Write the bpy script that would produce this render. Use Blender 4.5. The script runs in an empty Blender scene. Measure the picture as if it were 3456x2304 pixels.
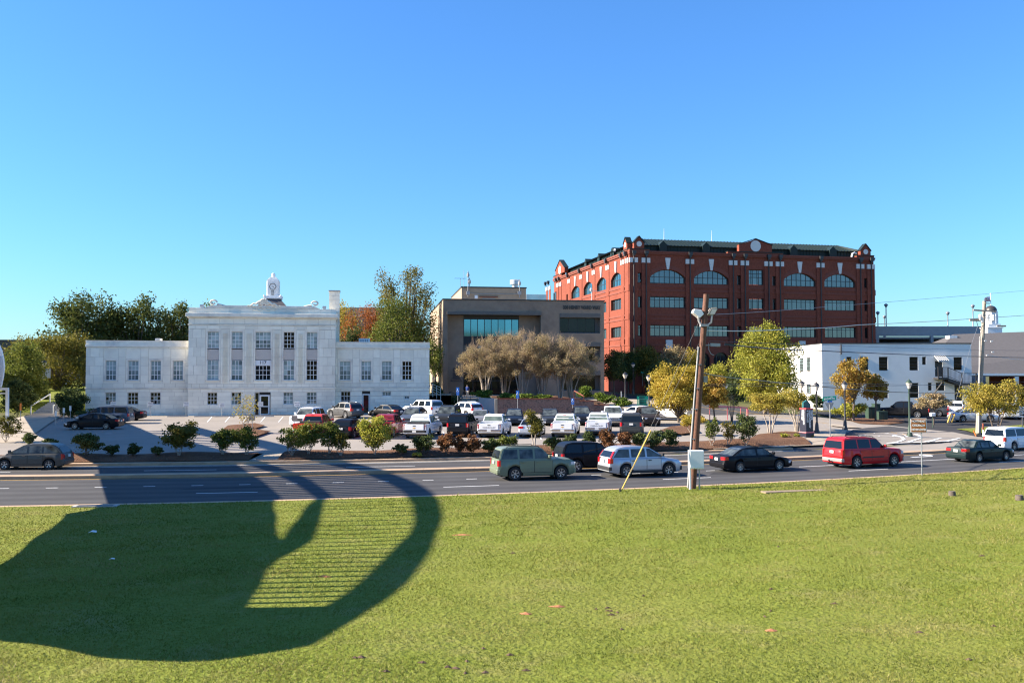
import bpy, bmesh, math, random
import numpy as np
from mathutils import Vector, Matrix
R = math.radians
sc = bpy.context.scene
COL = sc.collection
random.seed(7)

# ---------------------------------------------------------------- camera
F, CX, CY, HOR = 3113.0, 1728.0, 1152.0, 1262.0      # 20 mm lens on a 22.2 mm sensor, photo 3456 px wide
CAMZ = 5.8
TILT = math.atan((HOR - CY) / F)
cd = bpy.data.cameras.new('camera'); cam = bpy.data.objects.new('camera', cd); COL.objects.link(cam)
cd.sensor_width = 22.2; cd.lens = 20.0; cd.clip_start = 0.1; cd.clip_end = 6000
cam.location = (0, 0, CAMZ); cam.rotation_euler = (math.pi / 2 + TILT, 0, 0)
sc.camera = cam
# ---------------------------------------------------------------- sky and sun
SUN_EL = R(28); SL = 0.03                            # light runs along (1, SL) over the ground
LV = Vector((math.cos(SUN_EL), math.cos(SUN_EL) * SL, -math.sin(SUN_EL))).normalized()
w = bpy.data.worlds.new('World'); sc.world = w; w.use_nodes = True
nt = w.node_tree
sky = nt.nodes.new('ShaderNodeTexSky'); sky.sky_type = 'NISHITA'; sky.sun_disc = False
sky.sun_elevation = SUN_EL; sky.sun_rotation = math.atan2(-1, -SL); sky.altitude = 350
sky.air_density = 1.5; sky.dust_density = 0.0; sky.ozone_density = 6.0
bg = nt.nodes['Background']; bg.inputs[1].default_value = 0.066
tn = nt.nodes.new('ShaderNodeVectorMath'); tn.operation = 'MULTIPLY'; tn.inputs[1].default_value = (.52, .84, 1.22)   # camera white balance of the blue sky
nt.links.new(sky.outputs[0], tn.inputs[0]); nt.links.new(tn.outputs[0], bg.inputs[0])
ld = bpy.data.lights.new('sun', 'SUN'); ld.energy = 5.0; ld.angle = R(0.5); ld.color = (1.0, 0.90, 0.76)
sun = bpy.data.objects.new('sun', ld); COL.objects.link(sun)
sun.rotation_euler = LV.to_track_quat('-Z', 'Y').to_euler(); sun.location = (-60, 20, 60)
vs = sc.view_settings; sc.display_settings.display_device = 'sRGB'
vs.view_transform = 'Standard'; vs.look = 'None'; vs.exposure = 1.6; vs.gamma = 1.0; vs.use_curve_mapping = False
sc.cycles.filter_width = 1.2; sc.cycles.max_bounces = 6; sc.cycles.transparent_max_bounces = 6

# ---------------------------------------------------------------- ground heights and photo measuring
def sm(a, b, x):
    t = min(1.0, max(0.0, (x - a) / (b - a))); return t * t * (3 - 2 * t)
def yn(x):                                            # near kerb of the main road
    if x < -38: return yn(-38) + (x + 38) * 0.02
    if x > 75: return yn(75) + (x - 75) * 0.75
    return 44.2 + 0.2767 * x + 0.00341 * x * x
def tang(x):
    return math.atan(0.2767 + 0.00682 * max(-38, min(75, x)))
FAR = 19.1; LOT = 23.6
def zlot(x, y):
    a = 0.42 + 0.0198 * (min(y, 260) - 68)
    b = 0.30 + 0.0155 * (min(y, 260) - 72)
    s = sm(26, 42, x)
    return a * (1 - s) + b * s
def gz(x, y):
    d = y - yn(x)
    if d < 0:
        e = -d
        z = 0.16 + 0.028 * min(e, 38) + 0.35 * sm(8, 30, x) * sm(0, 5, e)
        return z + 0.05 * math.sin(x * .31 + y * .2) * sm(0, 6, e) + 0.03 * math.sin(x * .9 - y * .5) * sm(0, 4, e)
    if d < FAR: return 0.0
    if d < LOT:
        t = (d - FAR) / (LOT - FAR)
        return 0.15 * (1 - t) + zlot(x, y) * t
    return zlot(x, y)
cT, sT = math.cos(TILT), math.sin(TILT)
CAMP = Vector((0, 0, CAMZ))
def ray(u, v):
    X = (u - CX) / F; Y = (CY - v) / F
    return Vector((X, cT - Y * sT, sT + Y * cT))
def at(u, v, y):                                      # point of the photo ray at depth y
    d = ray(u, v); return CAMP + d * (y / d.y)
def gnd(u, v, zf=gz):                                 # where the photo ray meets the ground
    d = ray(u, v); y = 9.0; step = 0.5
    while y < 500:
        p = CAMP + d * (y / d.y)
        if p.z <= zf(p.x, p.y): break
        y += step
    a, b = y - step, y
    for _ in range(24):
        m = (a + b) / 2; p = CAMP + d * (m / d.y)
        if p.z <= zf(p.x, p.y): b = m
        else: a = m
    p = CAMP + d * (b / d.y)
    return Vector((p.x, p.y, zf(p.x, p.y)))

# ---------------------------------------------------------------- mesh helpers
class MB:
    def __init__(s): s.v = []; s.f = []; s.m = []
    def add(s, vs, fs, m=0):
        o = len(s.v); s.v.extend([tuple(p) for p in vs])
        s.f.extend([tuple(i + o for i in f) for f in fs]); s.m.extend([m] * len(fs)); return s
    def box(s, x0, x1, y0, y1, z0, z1, m=0):
        return s.add([(x0,y0,z0),(x1,y0,z0),(x1,y1,z0),(x0,y1,z0),(x0,y0,z1),(x1,y0,z1),(x1,y1,z1),(x0,y1,z1)],
              [(0,3,2,1),(4,5,6,7),(0,1,5,4),(1,2,6,5),(2,3,7,6),(3,0,4,7)], m)
    def obox(s, p, q, w, h, m=0, up=Vector((0,0,1))):  # bar from p to q
        p = Vector(p); q = Vector(q); d = (q - p).normalized()
        a = d.cross(up)
        if a.length < 1e-4: a = d.cross(Vector((0,1,0)))
        a.normalize(); b = a.cross(d); a = a * w / 2; b = b * h / 2
        return s.add([p-a-b,p+a-b,p+a+b,p-a+b,q-a-b,q+a-b,q+a+b,q-a+b],
              [(0,3,2,1),(4,5,6,7),(0,1,5,4),(1,2,6,5),(2,3,7,6),(3,0,4,7)], m)
    def path(s, pts, rs, n=8, m=0):
        pts = [Vector(p) for p in pts]; o = len(s.v)
        if not isinstance(rs, (list, tuple)): rs = [rs] * len(pts)
        for i, p in enumerate(pts):
            d = (pts[min(i+1, len(pts)-1)] - pts[max(i-1, 0)]).normalized()
            a = d.cross(Vector((0.13, 0.97, 0.21)) if abs(d.y) < .9 else Vector((1, 0, 0))); a.normalize(); b = d.cross(a)
            for k in range(n):
                t = 2 * math.pi * k / n
                s.v.append(tuple(p + (a * math.cos(t) + b * math.sin(t)) * rs[i]))
        for i in range(len(pts) - 1):
            for k in range(n):
                k2 = (k + 1) % n
                s.f.append((o+i*n+k, o+i*n+k2, o+(i+1)*n+k2, o+(i+1)*n+k)); s.m.append(m)
        s.f.append(tuple(o + k for k in reversed(range(n)))); s.m.append(m)
        e = o + (len(pts)-1) * n; s.f.append(tuple(e + k for k in range(n))); s.m.append(m)
        return s
    def prism(s, poly, y0, y1, m=0):                  # polygon in x-z pushed along y
        n = len(poly); o = len(s.v)
        s.v.extend([(x, y0, z) for x, z in poly] + [(x, y1, z) for x, z in poly])
        s.f.append(tuple(o + i for i in range(n))); s.f.append(tuple(o + n + i for i in reversed(range(n))))
        for i in range(n):
            j = (i + 1) % n; s.f.append((o+i, o+n+i, o+n+j, o+j))
        s.m.extend([m] * (n + 2)); return s
    def zprism(s, poly, z0, z1, m=0):                 # polygon in x-y pushed along z
        n = len(poly); o = len(s.v)
        s.v.extend([(x, y, z0) for x, y in poly] + [(x, y, z1) for x, y in poly])
        s.f.append(tuple(o + i for i in reversed(range(n)))); s.f.append(tuple(o + n + i for i in range(n)))
        for i in range(n):
            j = (i + 1) % n; s.f.append((o+i, o+j, o+n+j, o+n+i))
        s.m.extend([m] * (n + 2)); return s
    def lathe(s, prof, c=(0,0,0), n=12, m=0):         # prof: (radius, z)
        o = len(s.v); c = Vector(c)
        for r, z in prof:
            for k in range(n):
                t = 2 * math.pi * (k + .5) / n; s.v.append((c.x + r*math.cos(t), c.y + r*math.sin(t), c.z + z))
        for i in range(len(prof) - 1):
            for k in range(n):
                k2 = (k+1) % n; s.f.append((o+i*n+k, o+i*n+k2, o+(i+1)*n+k2, o+(i+1)*n+k)); s.m.append(m)
        s.f.append(tuple(o + k for k in reversed(range(n)))); s.m.append(m)
        e = o + (len(prof)-1) * n; s.f.append(tuple(e + k for k in range(n))); s.m.append(m)
        return s
    def mesh(s, name, mats, smooth=None):
        me = bpy.data.meshes.new(name); me.from_pydata(s.v, [], s.f)
        for x in (mats if isinstance(mats, (list, tuple)) else [mats]): me.materials.append(x)
        if any(s.m): me.polygons.foreach_set('material_index', s.m)
        if smooth is not None:
            me.polygons.foreach_set('use_smooth', [True] * len(me.polygons))
            try: me.set_sharp_from_angle(angle=R(smooth))
            except Exception: pass
        me.update(); return me
    def build(s, name, mats, parent=None, smooth=None, loc=None, rot=None, bevel=0, kind=None):
        return link(name, s.mesh(name, mats, smooth), parent, loc, rot, bevel, kind)
def link(name, me, parent=None, loc=None, rot=None, bevel=0, kind=None, scale=None):
    o = bpy.data.objects.new(name, me); COL.objects.link(o)
    if parent is not None: o.parent = parent
    if loc is not None: o.location = loc
    if rot is not None: o.rotation_euler = rot
    if scale is not None: o.scale = scale
    if bevel:
        b = o.modifiers.new('bevel', 'BEVEL'); b.width = bevel; b.segments = 2; b.limit_method = 'ANGLE'; b.angle_limit = R(40)
    if kind: o['kind'] = kind
    return o
def thing(name, label, cat, loc=(0,0,0), rz=0, group=None):
    o = bpy.data.objects.new(name, None); COL.objects.link(o); o.empty_display_size = .3
    o.location = loc; o.rotation_euler = (0, 0, rz); o['label'] = label; o['category'] = cat
    if group: o['group'] = group
    return o
def tag(o, label, cat, group=None):
    o['label'] = label; o['category'] = cat
    if group: o['group'] = group
    return o
UNIT = {}
def unitbox(mat):
    if mat.name not in UNIT: UNIT[mat.name] = MB().box(0,1,0,1,0,1).mesh('unit_' + mat.name, mat)
    return UNIT[mat.name]
def piece(name, mat, parent, x0, x1, y0, y1, z0, z1):  # one box that shares its mesh with its likes
    return link(name, unitbox(mat), parent, (x0, y0, z0), scale=(x1-x0, y1-y0, z1-z0))

# ---------------------------------------------------------------- materials
def mat(name, col, rough=.8, var=0.0, vscale=3.0, rnd=0.0, col2=None, bump=0.0, bscale=20.0, metal=0.0, spec=.5, island=0.0, coat=0.0, stain=None):
    m = bpy.data.materials.new(name); m.use_nodes = True; n = m.node_tree.nodes; l = m.node_tree.links
    p = n['Principled BSDF']; p.inputs['Roughness'].default_value = rough; p.inputs['Metallic'].default_value = metal
    p.inputs['Specular IOR Level'].default_value = spec; p.inputs['Coat Weight'].default_value = coat; p.inputs['Coat Roughness'].default_value = .04
    c = n.new('ShaderNodeRGB'); c.outputs[0].default_value = (*col, 1); out = c.outputs[0]
    tc = n.new('ShaderNodeTexCoord')
    geo = n.new('ShaderNodeNewGeometry')
    def mix(fac, a, b, blend='MIX'):
        x = n.new('ShaderNodeMix'); x.data_type = 'RGBA'; x.blend_type = blend
        if isinstance(fac, float): x.inputs[0].default_value = fac
        else: l.new(fac, x.inputs[0])
        l.new(a, x.inputs[6])
        if isinstance(b, tuple): x.inputs[7].default_value = (*b, 1)
        else: l.new(b, x.inputs[7])
        return x.outputs[2]
    def noise(sc_, det=5, src=None):
        t = n.new('ShaderNodeTexNoise'); t.inputs['Scale'].default_value = sc_; t.inputs['Detail'].default_value = det
        l.new(src or geo.outputs['Position'], t.inputs['Vector']); return t.outputs['Fac']
    def ramp(f, a, b):
        r = n.new('ShaderNodeMapRange'); r.inputs[1].default_value = a; r.inputs[2].default_value = b; l.new(f, r.inputs[0]); return r.outputs[0]
    if col2 is not None: out = mix(ramp(noise(vscale), .38, .62), out, col2)
    if stain is not None: out = mix(ramp(noise(stain[1], 8), .52, .72), out, stain[0])
    def scale_by(f, amt, out):                        # multiply by 1 +- amt
        r = n.new('ShaderNodeMapRange'); r.inputs[3].default_value = 1 - amt; r.inputs[4].default_value = 1 + amt; l.new(f, r.inputs[0])
        v = n.new('ShaderNodeVectorMath'); v.operation = 'SCALE'; l.new(out, v.inputs[0]); l.new(r.outputs[0], v.inputs[3]); return v.outputs[0]
    if var: out = scale_by(ramp(noise(vscale * 3.1, 6), .3, .7), var, out)
    if rnd:
        oi = n.new('ShaderNodeObjectInfo'); out = scale_by(oi.outputs['Random'], rnd, out)
    if island: out = scale_by(geo.outputs['Random Per Island'], island, out)
    l.new(out, p.inputs['Base Color'])
    if bump:
        b = n.new('ShaderNodeBump'); b.inputs['Strength'].default_value = bump; b.inputs['Distance'].default_value = .02
        l.new(noise(bscale, 6), b.inputs['Height']); l.new(b.outputs[0], p.inputs['Normal'])
    return m
def leafmat(name, cols, trans=.35):
    m = bpy.data.materials.new(name); m.use_nodes = True; n = m.node_tree.nodes; l = m.node_tree.links
    n.remove(n['Principled BSDF']); out = n['Material Output']
    geo = n.new('ShaderNodeNewGeometry'); r = n.new('ShaderNodeValToRGB')
    e = r.color_ramp.elements
    while len(e) < len(cols): e.new(.5)
    for i, c in enumerate(cols): e[i].position = i / (len(cols)-1); e[i].color = (*c, 1)
    t = n.new('ShaderNodeTexNoise'); t.inputs['Scale'].default_value = .55; t.inputs['Detail'].default_value = 3; l.new(geo.outputs['Position'], t.inputs['Vector'])
    mr = n.new('ShaderNodeMapRange'); mr.inputs[1].default_value = .3; mr.inputs[2].default_value = .7; l.new(t.outputs['Fac'], mr.inputs[0])
    a = n.new('ShaderNodeMix'); a.inputs[0].default_value = .55; l.new(geo.outputs['Random Per Island'], a.inputs[2]); l.new(mr.outputs[0], a.inputs[3])
    l.new(a.outputs[0], r.inputs[0])
    d = n.new('ShaderNodeBsdfDiffuse'); tr = n.new('ShaderNodeBsdfTranslucent'); g = n.new('ShaderNodeBsdfGlossy'); g.inputs['Roughness'].default_value = .5
    for x in (d, tr): l.new(r.outputs[0], x.inputs[0])
    x = n.new('ShaderNodeMixShader'); x.inputs[0].default_value = trans; l.new(d.outputs[0], x.inputs[1]); l.new(tr.outputs[0], x.inputs[2])
    y = n.new('ShaderNodeMixShader'); y.inputs[0].default_value = .012; l.new(x.outputs[0], y.inputs[1]); l.new(g.outputs[0], y.inputs[2])
    l.new(y.outputs[0], out.inputs[0]); return m
M = {}
M['marble'] = mat('marble', (.87,.82,.68), .6, var=.05, vscale=.5, rnd=.085, stain=((.76,.70,.58), .35), spec=.2)
M['marble_trim'] = mat('marble_trim', (.84,.78,.65), .6, var=.08, vscale=.6, stain=((.60,.56,.50), .6), spec=.2)
M['joint'] = mat('joint', (.62,.56,.49), .9)
M['spandrel'] = mat('spandrel', (.55,.49,.43), .8, var=.04)
M['white_paint'] = mat('white_paint', (.78,.78,.76), .5, var=.03)
M['alu'] = mat('alu', (.62,.62,.60), .35, metal=.3)
M['glass_blind'] = mat('glass_blind', (.33,.42,.41), .08, rnd=.3, spec=.5)
M['glass_mid'] = mat('glass_mid', (.16,.21,.205), .06, rnd=.45, spec=.5)
M['glass_dark'] = mat('glass_dark', (.008,.009,.010), .06, rnd=.5, spec=.35)
M['glass_teal'] = mat('glass_teal', (.13,.34,.42), .05, rnd=.12, metal=.85)
M['glass_tint'] = mat('glass_tint', (.145,.16,.165), .04, rnd=.12, metal=.85)
M['black'] = mat('black', (.012,.012,.013), .5)
M['dark_metal'] = mat('dark_metal', (.03,.03,.033), .45)
M['dark_bronze'] = mat('dark_bronze', (.045,.04,.038), .45)
M['grey_metal'] = mat('grey_metal', (.33,.34,.35), .45, metal=.5, var=.08)
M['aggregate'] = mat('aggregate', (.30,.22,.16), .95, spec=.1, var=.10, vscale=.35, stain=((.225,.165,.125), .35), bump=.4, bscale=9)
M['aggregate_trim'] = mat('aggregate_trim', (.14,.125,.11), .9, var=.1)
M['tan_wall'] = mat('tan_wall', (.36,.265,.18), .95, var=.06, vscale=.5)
M['brick'] = mat('brick', (.225,.064,.040), .92, var=.18, vscale=1.2, stain=((.18,.052,.034), .16), spec=.15)
M['brick_dark'] = mat('brick_dark', (.205,.058,.037), .92, var=.12, vscale=1.2)
M['cast_stone'] = mat('cast_stone', (.66,.64,.60), .7, var=.05)
M['green_roof'] = mat('green_roof', (.016,.028,.025), .5, var=.1, spec=.25)
M['stucco'] = mat('stucco', (.80,.77,.71), .9, var=.03, vscale=.3, stain=((.74,.71,.65), .22))
M['concrete'] = mat('concrete', (.37,.305,.225), .9, var=.08, vscale=.8, stain=((.29,.235,.17), .5), bump=.2)
M['kerb_tan'] = mat('kerb_tan', (.44,.30,.185), .9, var=.1, vscale=.8, stain=((.33,.22,.14), .7), bump=.2)
M['conc_grey'] = mat('conc_grey', (.34,.33,.32), .9, var=.06, vscale=.5)
M['shingle'] = mat('shingle', (.095,.088,.088), .95, var=.08, vscale=.7)
M['wood'] = mat('wood', (.135,.058,.034), .85, var=.3, vscale=4, bump=.4, bscale=30)
M['wood_grey'] = mat('wood_grey', (.30,.26,.21), .85, var=.2, vscale=3)
M['bark'] = mat('bark', (.115,.09,.07), .95, var=.25, vscale=6)
M['bark_pale'] = mat('bark_pale', (.36,.30,.24), .9, var=.25, vscale=6)
M['yellow'] = mat('yellow', (.66,.42,.06), .6, var=.12, vscale=5)
M['yellow_line'] = mat('yellow_line', (.55,.30,.045), .7, var=.2, vscale=2)
M['white_line'] = mat('white_line', (.72,.71,.68), .7, var=.14, vscale=2)
M['blue_sign'] = mat('blue_sign', (.03,.20,.62), .5)
M['green_sign'] = mat('green_sign', (.0,.36,.23), .5)
M['brown_sign'] = mat('brown_sign', (.30,.11,.025), .5)
M['navy'] = mat('navy', (.008,.009,.024), .5)
M['pink'] = mat('pink', (.72,.20,.20), .6)
M['red_paint'] = mat('red_paint', (.55,.05,.05), .5)
M['util_green'] = mat('util_green', (.028,.055,.036), .6, var=.1)
M['lamp_glass'] = mat('lamp_glass', (.62,.55,.46), .3)
M['stone_grey'] = mat('stone_grey', (.36,.35,.33), .9, var=.15, vscale=3)
M['soil'] = mat('soil', (.10,.075,.05), .95, var=.2)
M['teal_dark'] = mat('teal_dark', (.01,.10,.10), .5)
M['skin'] = mat('skin', (.50,.30,.21), .6)
M['blue_shirt'] = mat('blue_shirt', (.03,.07,.27), .9)
M['khaki'] = mat('khaki', (.52,.49,.44), .9)
M['hair'] = mat('hair', (.03,.02,.015), .7)
M['orange'] = mat('orange', (.75,.22,.04), .6)

def text(s, size, parent, loc, rot, material, name='lettering', offset=0.0, align='CENTER', sx=1.0, extrude=.004):
    c = bpy.data.curves.new('t', 'FONT'); c.body = s; c.size = size; c.align_x = align; c.align_y = 'CENTER'
    c.offset = offset; c.extrude = extrude; c.resolution_u = 3
    o = bpy.data.objects.new('t', c); COL.objects.link(o)
    me = bpy.data.meshes.new_from_object(o.evaluated_get(bpy.context.evaluated_depsgraph_get()))
    bpy.data.objects.remove(o); me.name = name; me.materials.clear(); me.materials.append(material)
    return link(name, me, parent, loc, rot, scale=(sx, 1, 1))
# ================================================================ ground, road, lot, bed
def grid(name, xs, rows, f, material, kind='structure', attr=None, smooth=True):
    """f(x, row) -> (x, y, z); attr stores the row value"""
    vs = []; at_ = []
    for r_ in rows:
        for x in xs: vs.append(f(x, r_)); at_.append(r_)
    n = len(xs); fs = [(j*n+i, j*n+i+1, (j+1)*n+i+1, (j+1)*n+i) for j in range(len(rows)-1) for i in range(n-1)]
    me = bpy.data.meshes.new(name); me.from_pydata(vs, [], fs); me.materials.append(material)
    if smooth: me.polygons.foreach_set('use_smooth', [True] * len(fs))
    if attr: me.attributes.new(attr, 'FLOAT', 'POINT').data.foreach_set('value', at_)
    o = link(name, me); o['kind'] = kind; return o
def fr(a, b, s):
    n = max(1, int(round((b - a) / s))); return [a + (b - a) * i / n for i in range(n + 1)]

def ground_material(name, cols, scales, rough=.95, bump=.3, bscale=8., bdist=.03):
    m = bpy.data.materials.new(name); m.use_nodes = True; n = m.node_tree.nodes; l = m.node_tree.links
    p = n['Principled BSDF']; p.inputs['Roughness'].default_value = rough; p.inputs['Specular IOR Level'].default_value = .08
    geo = n.new('ShaderNodeNewGeometry'); cur = None
    for (c, s, lo, hi, fac) in [(c, *s) for c, s in zip(cols, scales)]:
        if cur is None:
            r = n.new('ShaderNodeRGB'); r.outputs[0].default_value = (*c, 1); cur = r.outputs[0]; continue
        t = n.new('ShaderNodeTexNoise'); t.inputs['Scale'].default_value = s; t.inputs['Detail'].default_value = 7; t.inputs['Roughness'].default_value = .62
        l.new(geo.outputs['Position'], t.inputs['Vector'])
        mr = n.new('ShaderNodeMapRange'); mr.inputs[1].default_value = lo; mr.inputs[2].default_value = hi; mr.inputs[4].default_value = fac; l.new(t.outputs['Fac'], mr.inputs[0])
        x = n.new('ShaderNodeMix'); x.data_type = 'RGBA'; l.new(mr.outputs[0], x.inputs[0]); l.new(cur, x.inputs[6]); x.inputs[7].default_value = (*c, 1); cur = x.outputs[2]
    l.new(cur, p.inputs['Base Color'])
    t = n.new('ShaderNodeTexNoise'); t.inputs['Scale'].default_value = bscale; t.inputs['Detail'].default_value = 8; l.new(geo.outputs['Position'], t.inputs['Vector'])
    b = n.new('ShaderNodeBump'); b.inputs['Strength'].default_value = bump; b.inputs['Distance'].default_value = bdist; l.new(t.outputs['Fac'], b.inputs['Height']); l.new(b.outputs[0], p.inputs['Normal'])
    return m, p, cur
M['asphalt'], ap, ac = ground_material('asphalt', [(.080,.077,.076), (.097,.094,.092), (.062,.060,.060), (.13,.125,.12)],
    [(0,0,0,0), (.35,.4,.65,.8), (1.4,.5,.75,.6), (24.,.55,.8,.5)], .85, .15, 40., .01)
_n = M['asphalt'].node_tree.nodes; _l = M['asphalt'].node_tree.links      # tyre wear runs along the lanes
_a = _n.new('ShaderNodeAttribute'); _a.attribute_name = 'd'
_s = _n.new('ShaderNodeMath'); _s.operation = 'MULTIPLY'; _s.inputs[1].default_value = 2 * math.pi / 1.78; _l.new(_a.outputs['Fac'], _s.inputs[0])
_c = _n.new('ShaderNodeMath'); _c.operation = 'SINE'; _l.new(_s.outputs[0], _c.inputs[0])
_r = _n.new('ShaderNodeMapRange'); _r.inputs[1].default_value = -1; _r.inputs[3].default_value = .84; _r.inputs[4].default_value = 1.07; _l.new(_c.outputs[0], _r.inputs[0])
_v = _n.new('ShaderNodeVectorMath'); _v.operation = 'SCALE'; _l.new(ac, _v.inputs[0]); _l.new(_r.outputs[0], _v.inputs[3]); _l.new(_v.outputs[0], ap.inputs['Base Color'])
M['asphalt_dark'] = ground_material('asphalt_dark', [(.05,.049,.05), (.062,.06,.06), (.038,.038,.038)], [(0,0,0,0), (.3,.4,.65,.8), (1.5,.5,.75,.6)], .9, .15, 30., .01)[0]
M['lot'] = ground_material('lot', [(.31,.272,.232), (.275,.243,.207), (.345,.305,.26), (.20,.178,.155)],
    [(0,0,0,0), (.18,.42,.6,.9), (.9,.5,.7,.5), (.6,.62,.78,.7)], .9, .15, 30., .01)[0]
M['mulch'] = ground_material('mulch', [(.165,.088,.052), (.105,.055,.035), (.26,.16,.10), (.06,.035,.025)],
    [(0,0,0,0), (1.3,.42,.62,.8), (9.,.52,.7,.8), (14.,.55,.75,.8)], .95, .9, 12., .08)[0]
M['lawn'] = ground_material('lawn', [(.17,.20,.030), (.215,.215,.05), (.26,.225,.08), (.115,.15,.018), (.27,.17,.085)],
    [(0,0,0,0), (.07,.42,.66,.75), (.75,.52,.75,.75), (3.1,.5,.72,.75), (1.6,.66,.80,.5)], .95, .8, 9., .08)[0]
M['terrain'] = ground_material('terrain', [(.09,.10,.035), (.13,.11,.05)], [(0,0,0,0), (.1,.4,.6,.8)])[0]

# wide base sheet out to the horizon (sits under every other sheet)
def base_z(x, y):
    d = y - yn(x)
    z = gz(x, y) if -60 < d < 400 else (gz(x, yn(x) - 39) if d <= -60 else zlot(x, 260))
    if y < -70: z += 30 * sm(-70, -230, y) * (.75 + .25 * math.sin(x * .011 + 1)) if False else 30 * sm(70, 230, -y) * (.75 + .25 * math.sin(x * .011 + 1))  # unseen ridge behind the camera, added to darken reflections
    return z - (.12 if d > -1 else .35)
grid('ground', [-1500,-700,-400,-250]+fr(-180,180,6)+[250,400,700,1500], [-600,-400,-300,-240,-200,-170,-140,-110,-90,-70,-40,-10]+fr(0,200,4)+[230,270,350,500,800,1400,2500],
     lambda x, y: (x, y, base_z(x, y)), M['terrain'])
lawn = grid('lawn', fr(-60, 75, .8), [-70,-50]+fr(-44, -6, 1.0)+fr(-5.5, -.55, .55)+[-.42], lambda x, e: (x, yn(x)+e, gz(x, yn(x)+e)), M['lawn'])
XS = fr(-170, 150, 1.6)
road = grid('road', XS, fr(0, FAR, .3), lambda x, d: (x, yn(x)+d, .004), M['asphalt'], attr='d')
def kerb(name, x0, x1, d0, d1, zt, material, parent=None, step=1.5):
    mb = MB(); xs = fr(x0, x1, step)
    for i in range(len(xs)-1):
        a, b = xs[i], xs[i+1] - .012
        P = [(a, yn(a)+d0), (b, yn(b)+d0), (b, yn(b)+d1), (a, yn(a)+d1)]
        mb.zprism(P, -.12, zt)
    o = mb.build(name, material); o['kind'] = 'structure'; return o
kerb('near_kerb', -75, 80, -.45, .0, .17, M['kerb_tan'])
kerb('near_gutter', -75, 80, 0.0, .42, .02, M['concrete'], step=3)
kerb('median', -120, 34, 11.85, 12.75, .17, M['kerb_tan'], step=3)
kerb('median_tip', 40, 80, 11.95, 12.6, .17, M['kerb_tan'], step=3)
kerb('far_kerb', -120, 21.5, FAR-.05, FAR+.75, .17, M['kerb_tan'], step=2.2)
kerb('far_gutter', -120, 21.5, FAR-.5, FAR-.05, .02, M['concrete'], step=4)
# planting bed with a low bank
def bank(d): return .34 * math.sin(math.pi * max(0, min(1, (d - FAR - .75) / (LOT - FAR - .75))))
def bedz(x, y):
    d = y - yn(x); return gz(x, y) + .05 + bank(d) * (.75 + .25 * math.sin(x * .8))
def bed(name, x0, x1):
    return grid(name, fr(x0, x1, .5), fr(FAR+.75, LOT, .35), lambda x, d: (x, yn(x)+d, bedz(x, yn(x)+d)), M['mulch'])
xg = gnd(905, 1545).x
bed('planting_bed', -42, xg - .9); bed('planting_bed', xg + .9, 23.5)
grid('flume', fr(xg-.9, xg+.9, .6), fr(FAR+.72, LOT+.3, .4), lambda x, d: (x, yn(x)+d, gz(x, yn(x)+d)+.03), M['concrete'])
def gzb(x, y):
    d = y - yn(x); return bedz(x, y) if FAR+.75 < d < LOT and x < 23.5 else gz(x, y)
# parking lot
grid('parking_lot', fr(-52, 27, 1.5), fr(0, 1, .04), lambda x, t: (x, yn(x)+LOT-.2 + t*((111.5+.176*(x+10)) - yn(x)-LOT+.2), 0), M['lot'])
lot = bpy.data.objects['parking_lot']
for v in lot.data.vertices: v.co.z = gz(v.co.x, v.co.y) + .004
# left plaza walk and its kerb
def patch(name, pts, material, dz=.012, zf=gz, sub=1.5, kind='structure'):
    """polygon laid on the ground; a fine grid clipped is not needed because the ground is smooth here"""
    bm = bmesh.new(); vs_ = [bm.verts.new((p[0], p[1], 0)) for p in pts]; f = bm.faces.new(vs_)
    bm.normal_update()
    if f.normal.z < 0: f.normal_flip()
    for ax in ((1,0,0), (0,1,0)):
        lo = min(p[0 if ax[0] else 1] for p in pts); hi = max(p[0 if ax[0] else 1] for p in pts); k = lo + sub
        while k < hi - .05:
            g = list(bm.verts) + list(bm.edges) + list(bm.faces)
            bmesh.ops.bisect_plane(bm, geom=g, plane_co=(k*ax[0], k*ax[1], 0), plane_no=ax); k += sub
    for v in bm.verts: v.co.z = zf(v.co.x, v.co.y) + dz
    me = bpy.data.meshes.new(name); bm.to_mesh(me); bm.free(); me.materials.append(material)
    o = link(name, me); o['kind'] = kind; return o
def G(u, v): p = gnd(u, v); return (p.x, p.y)
patch('plaza_walk', [G(58,1455), G(118,1466), G(165,1432), G(222,1397), G(120,1397), G(-60,1440), G(-60,1462)], M['concrete'], .10)
patch('left_walk', [G(-80,1468), G(60,1462), G(140,1472), G(188,1497), G(-80,1492)], M['concrete'], .02)
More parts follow.
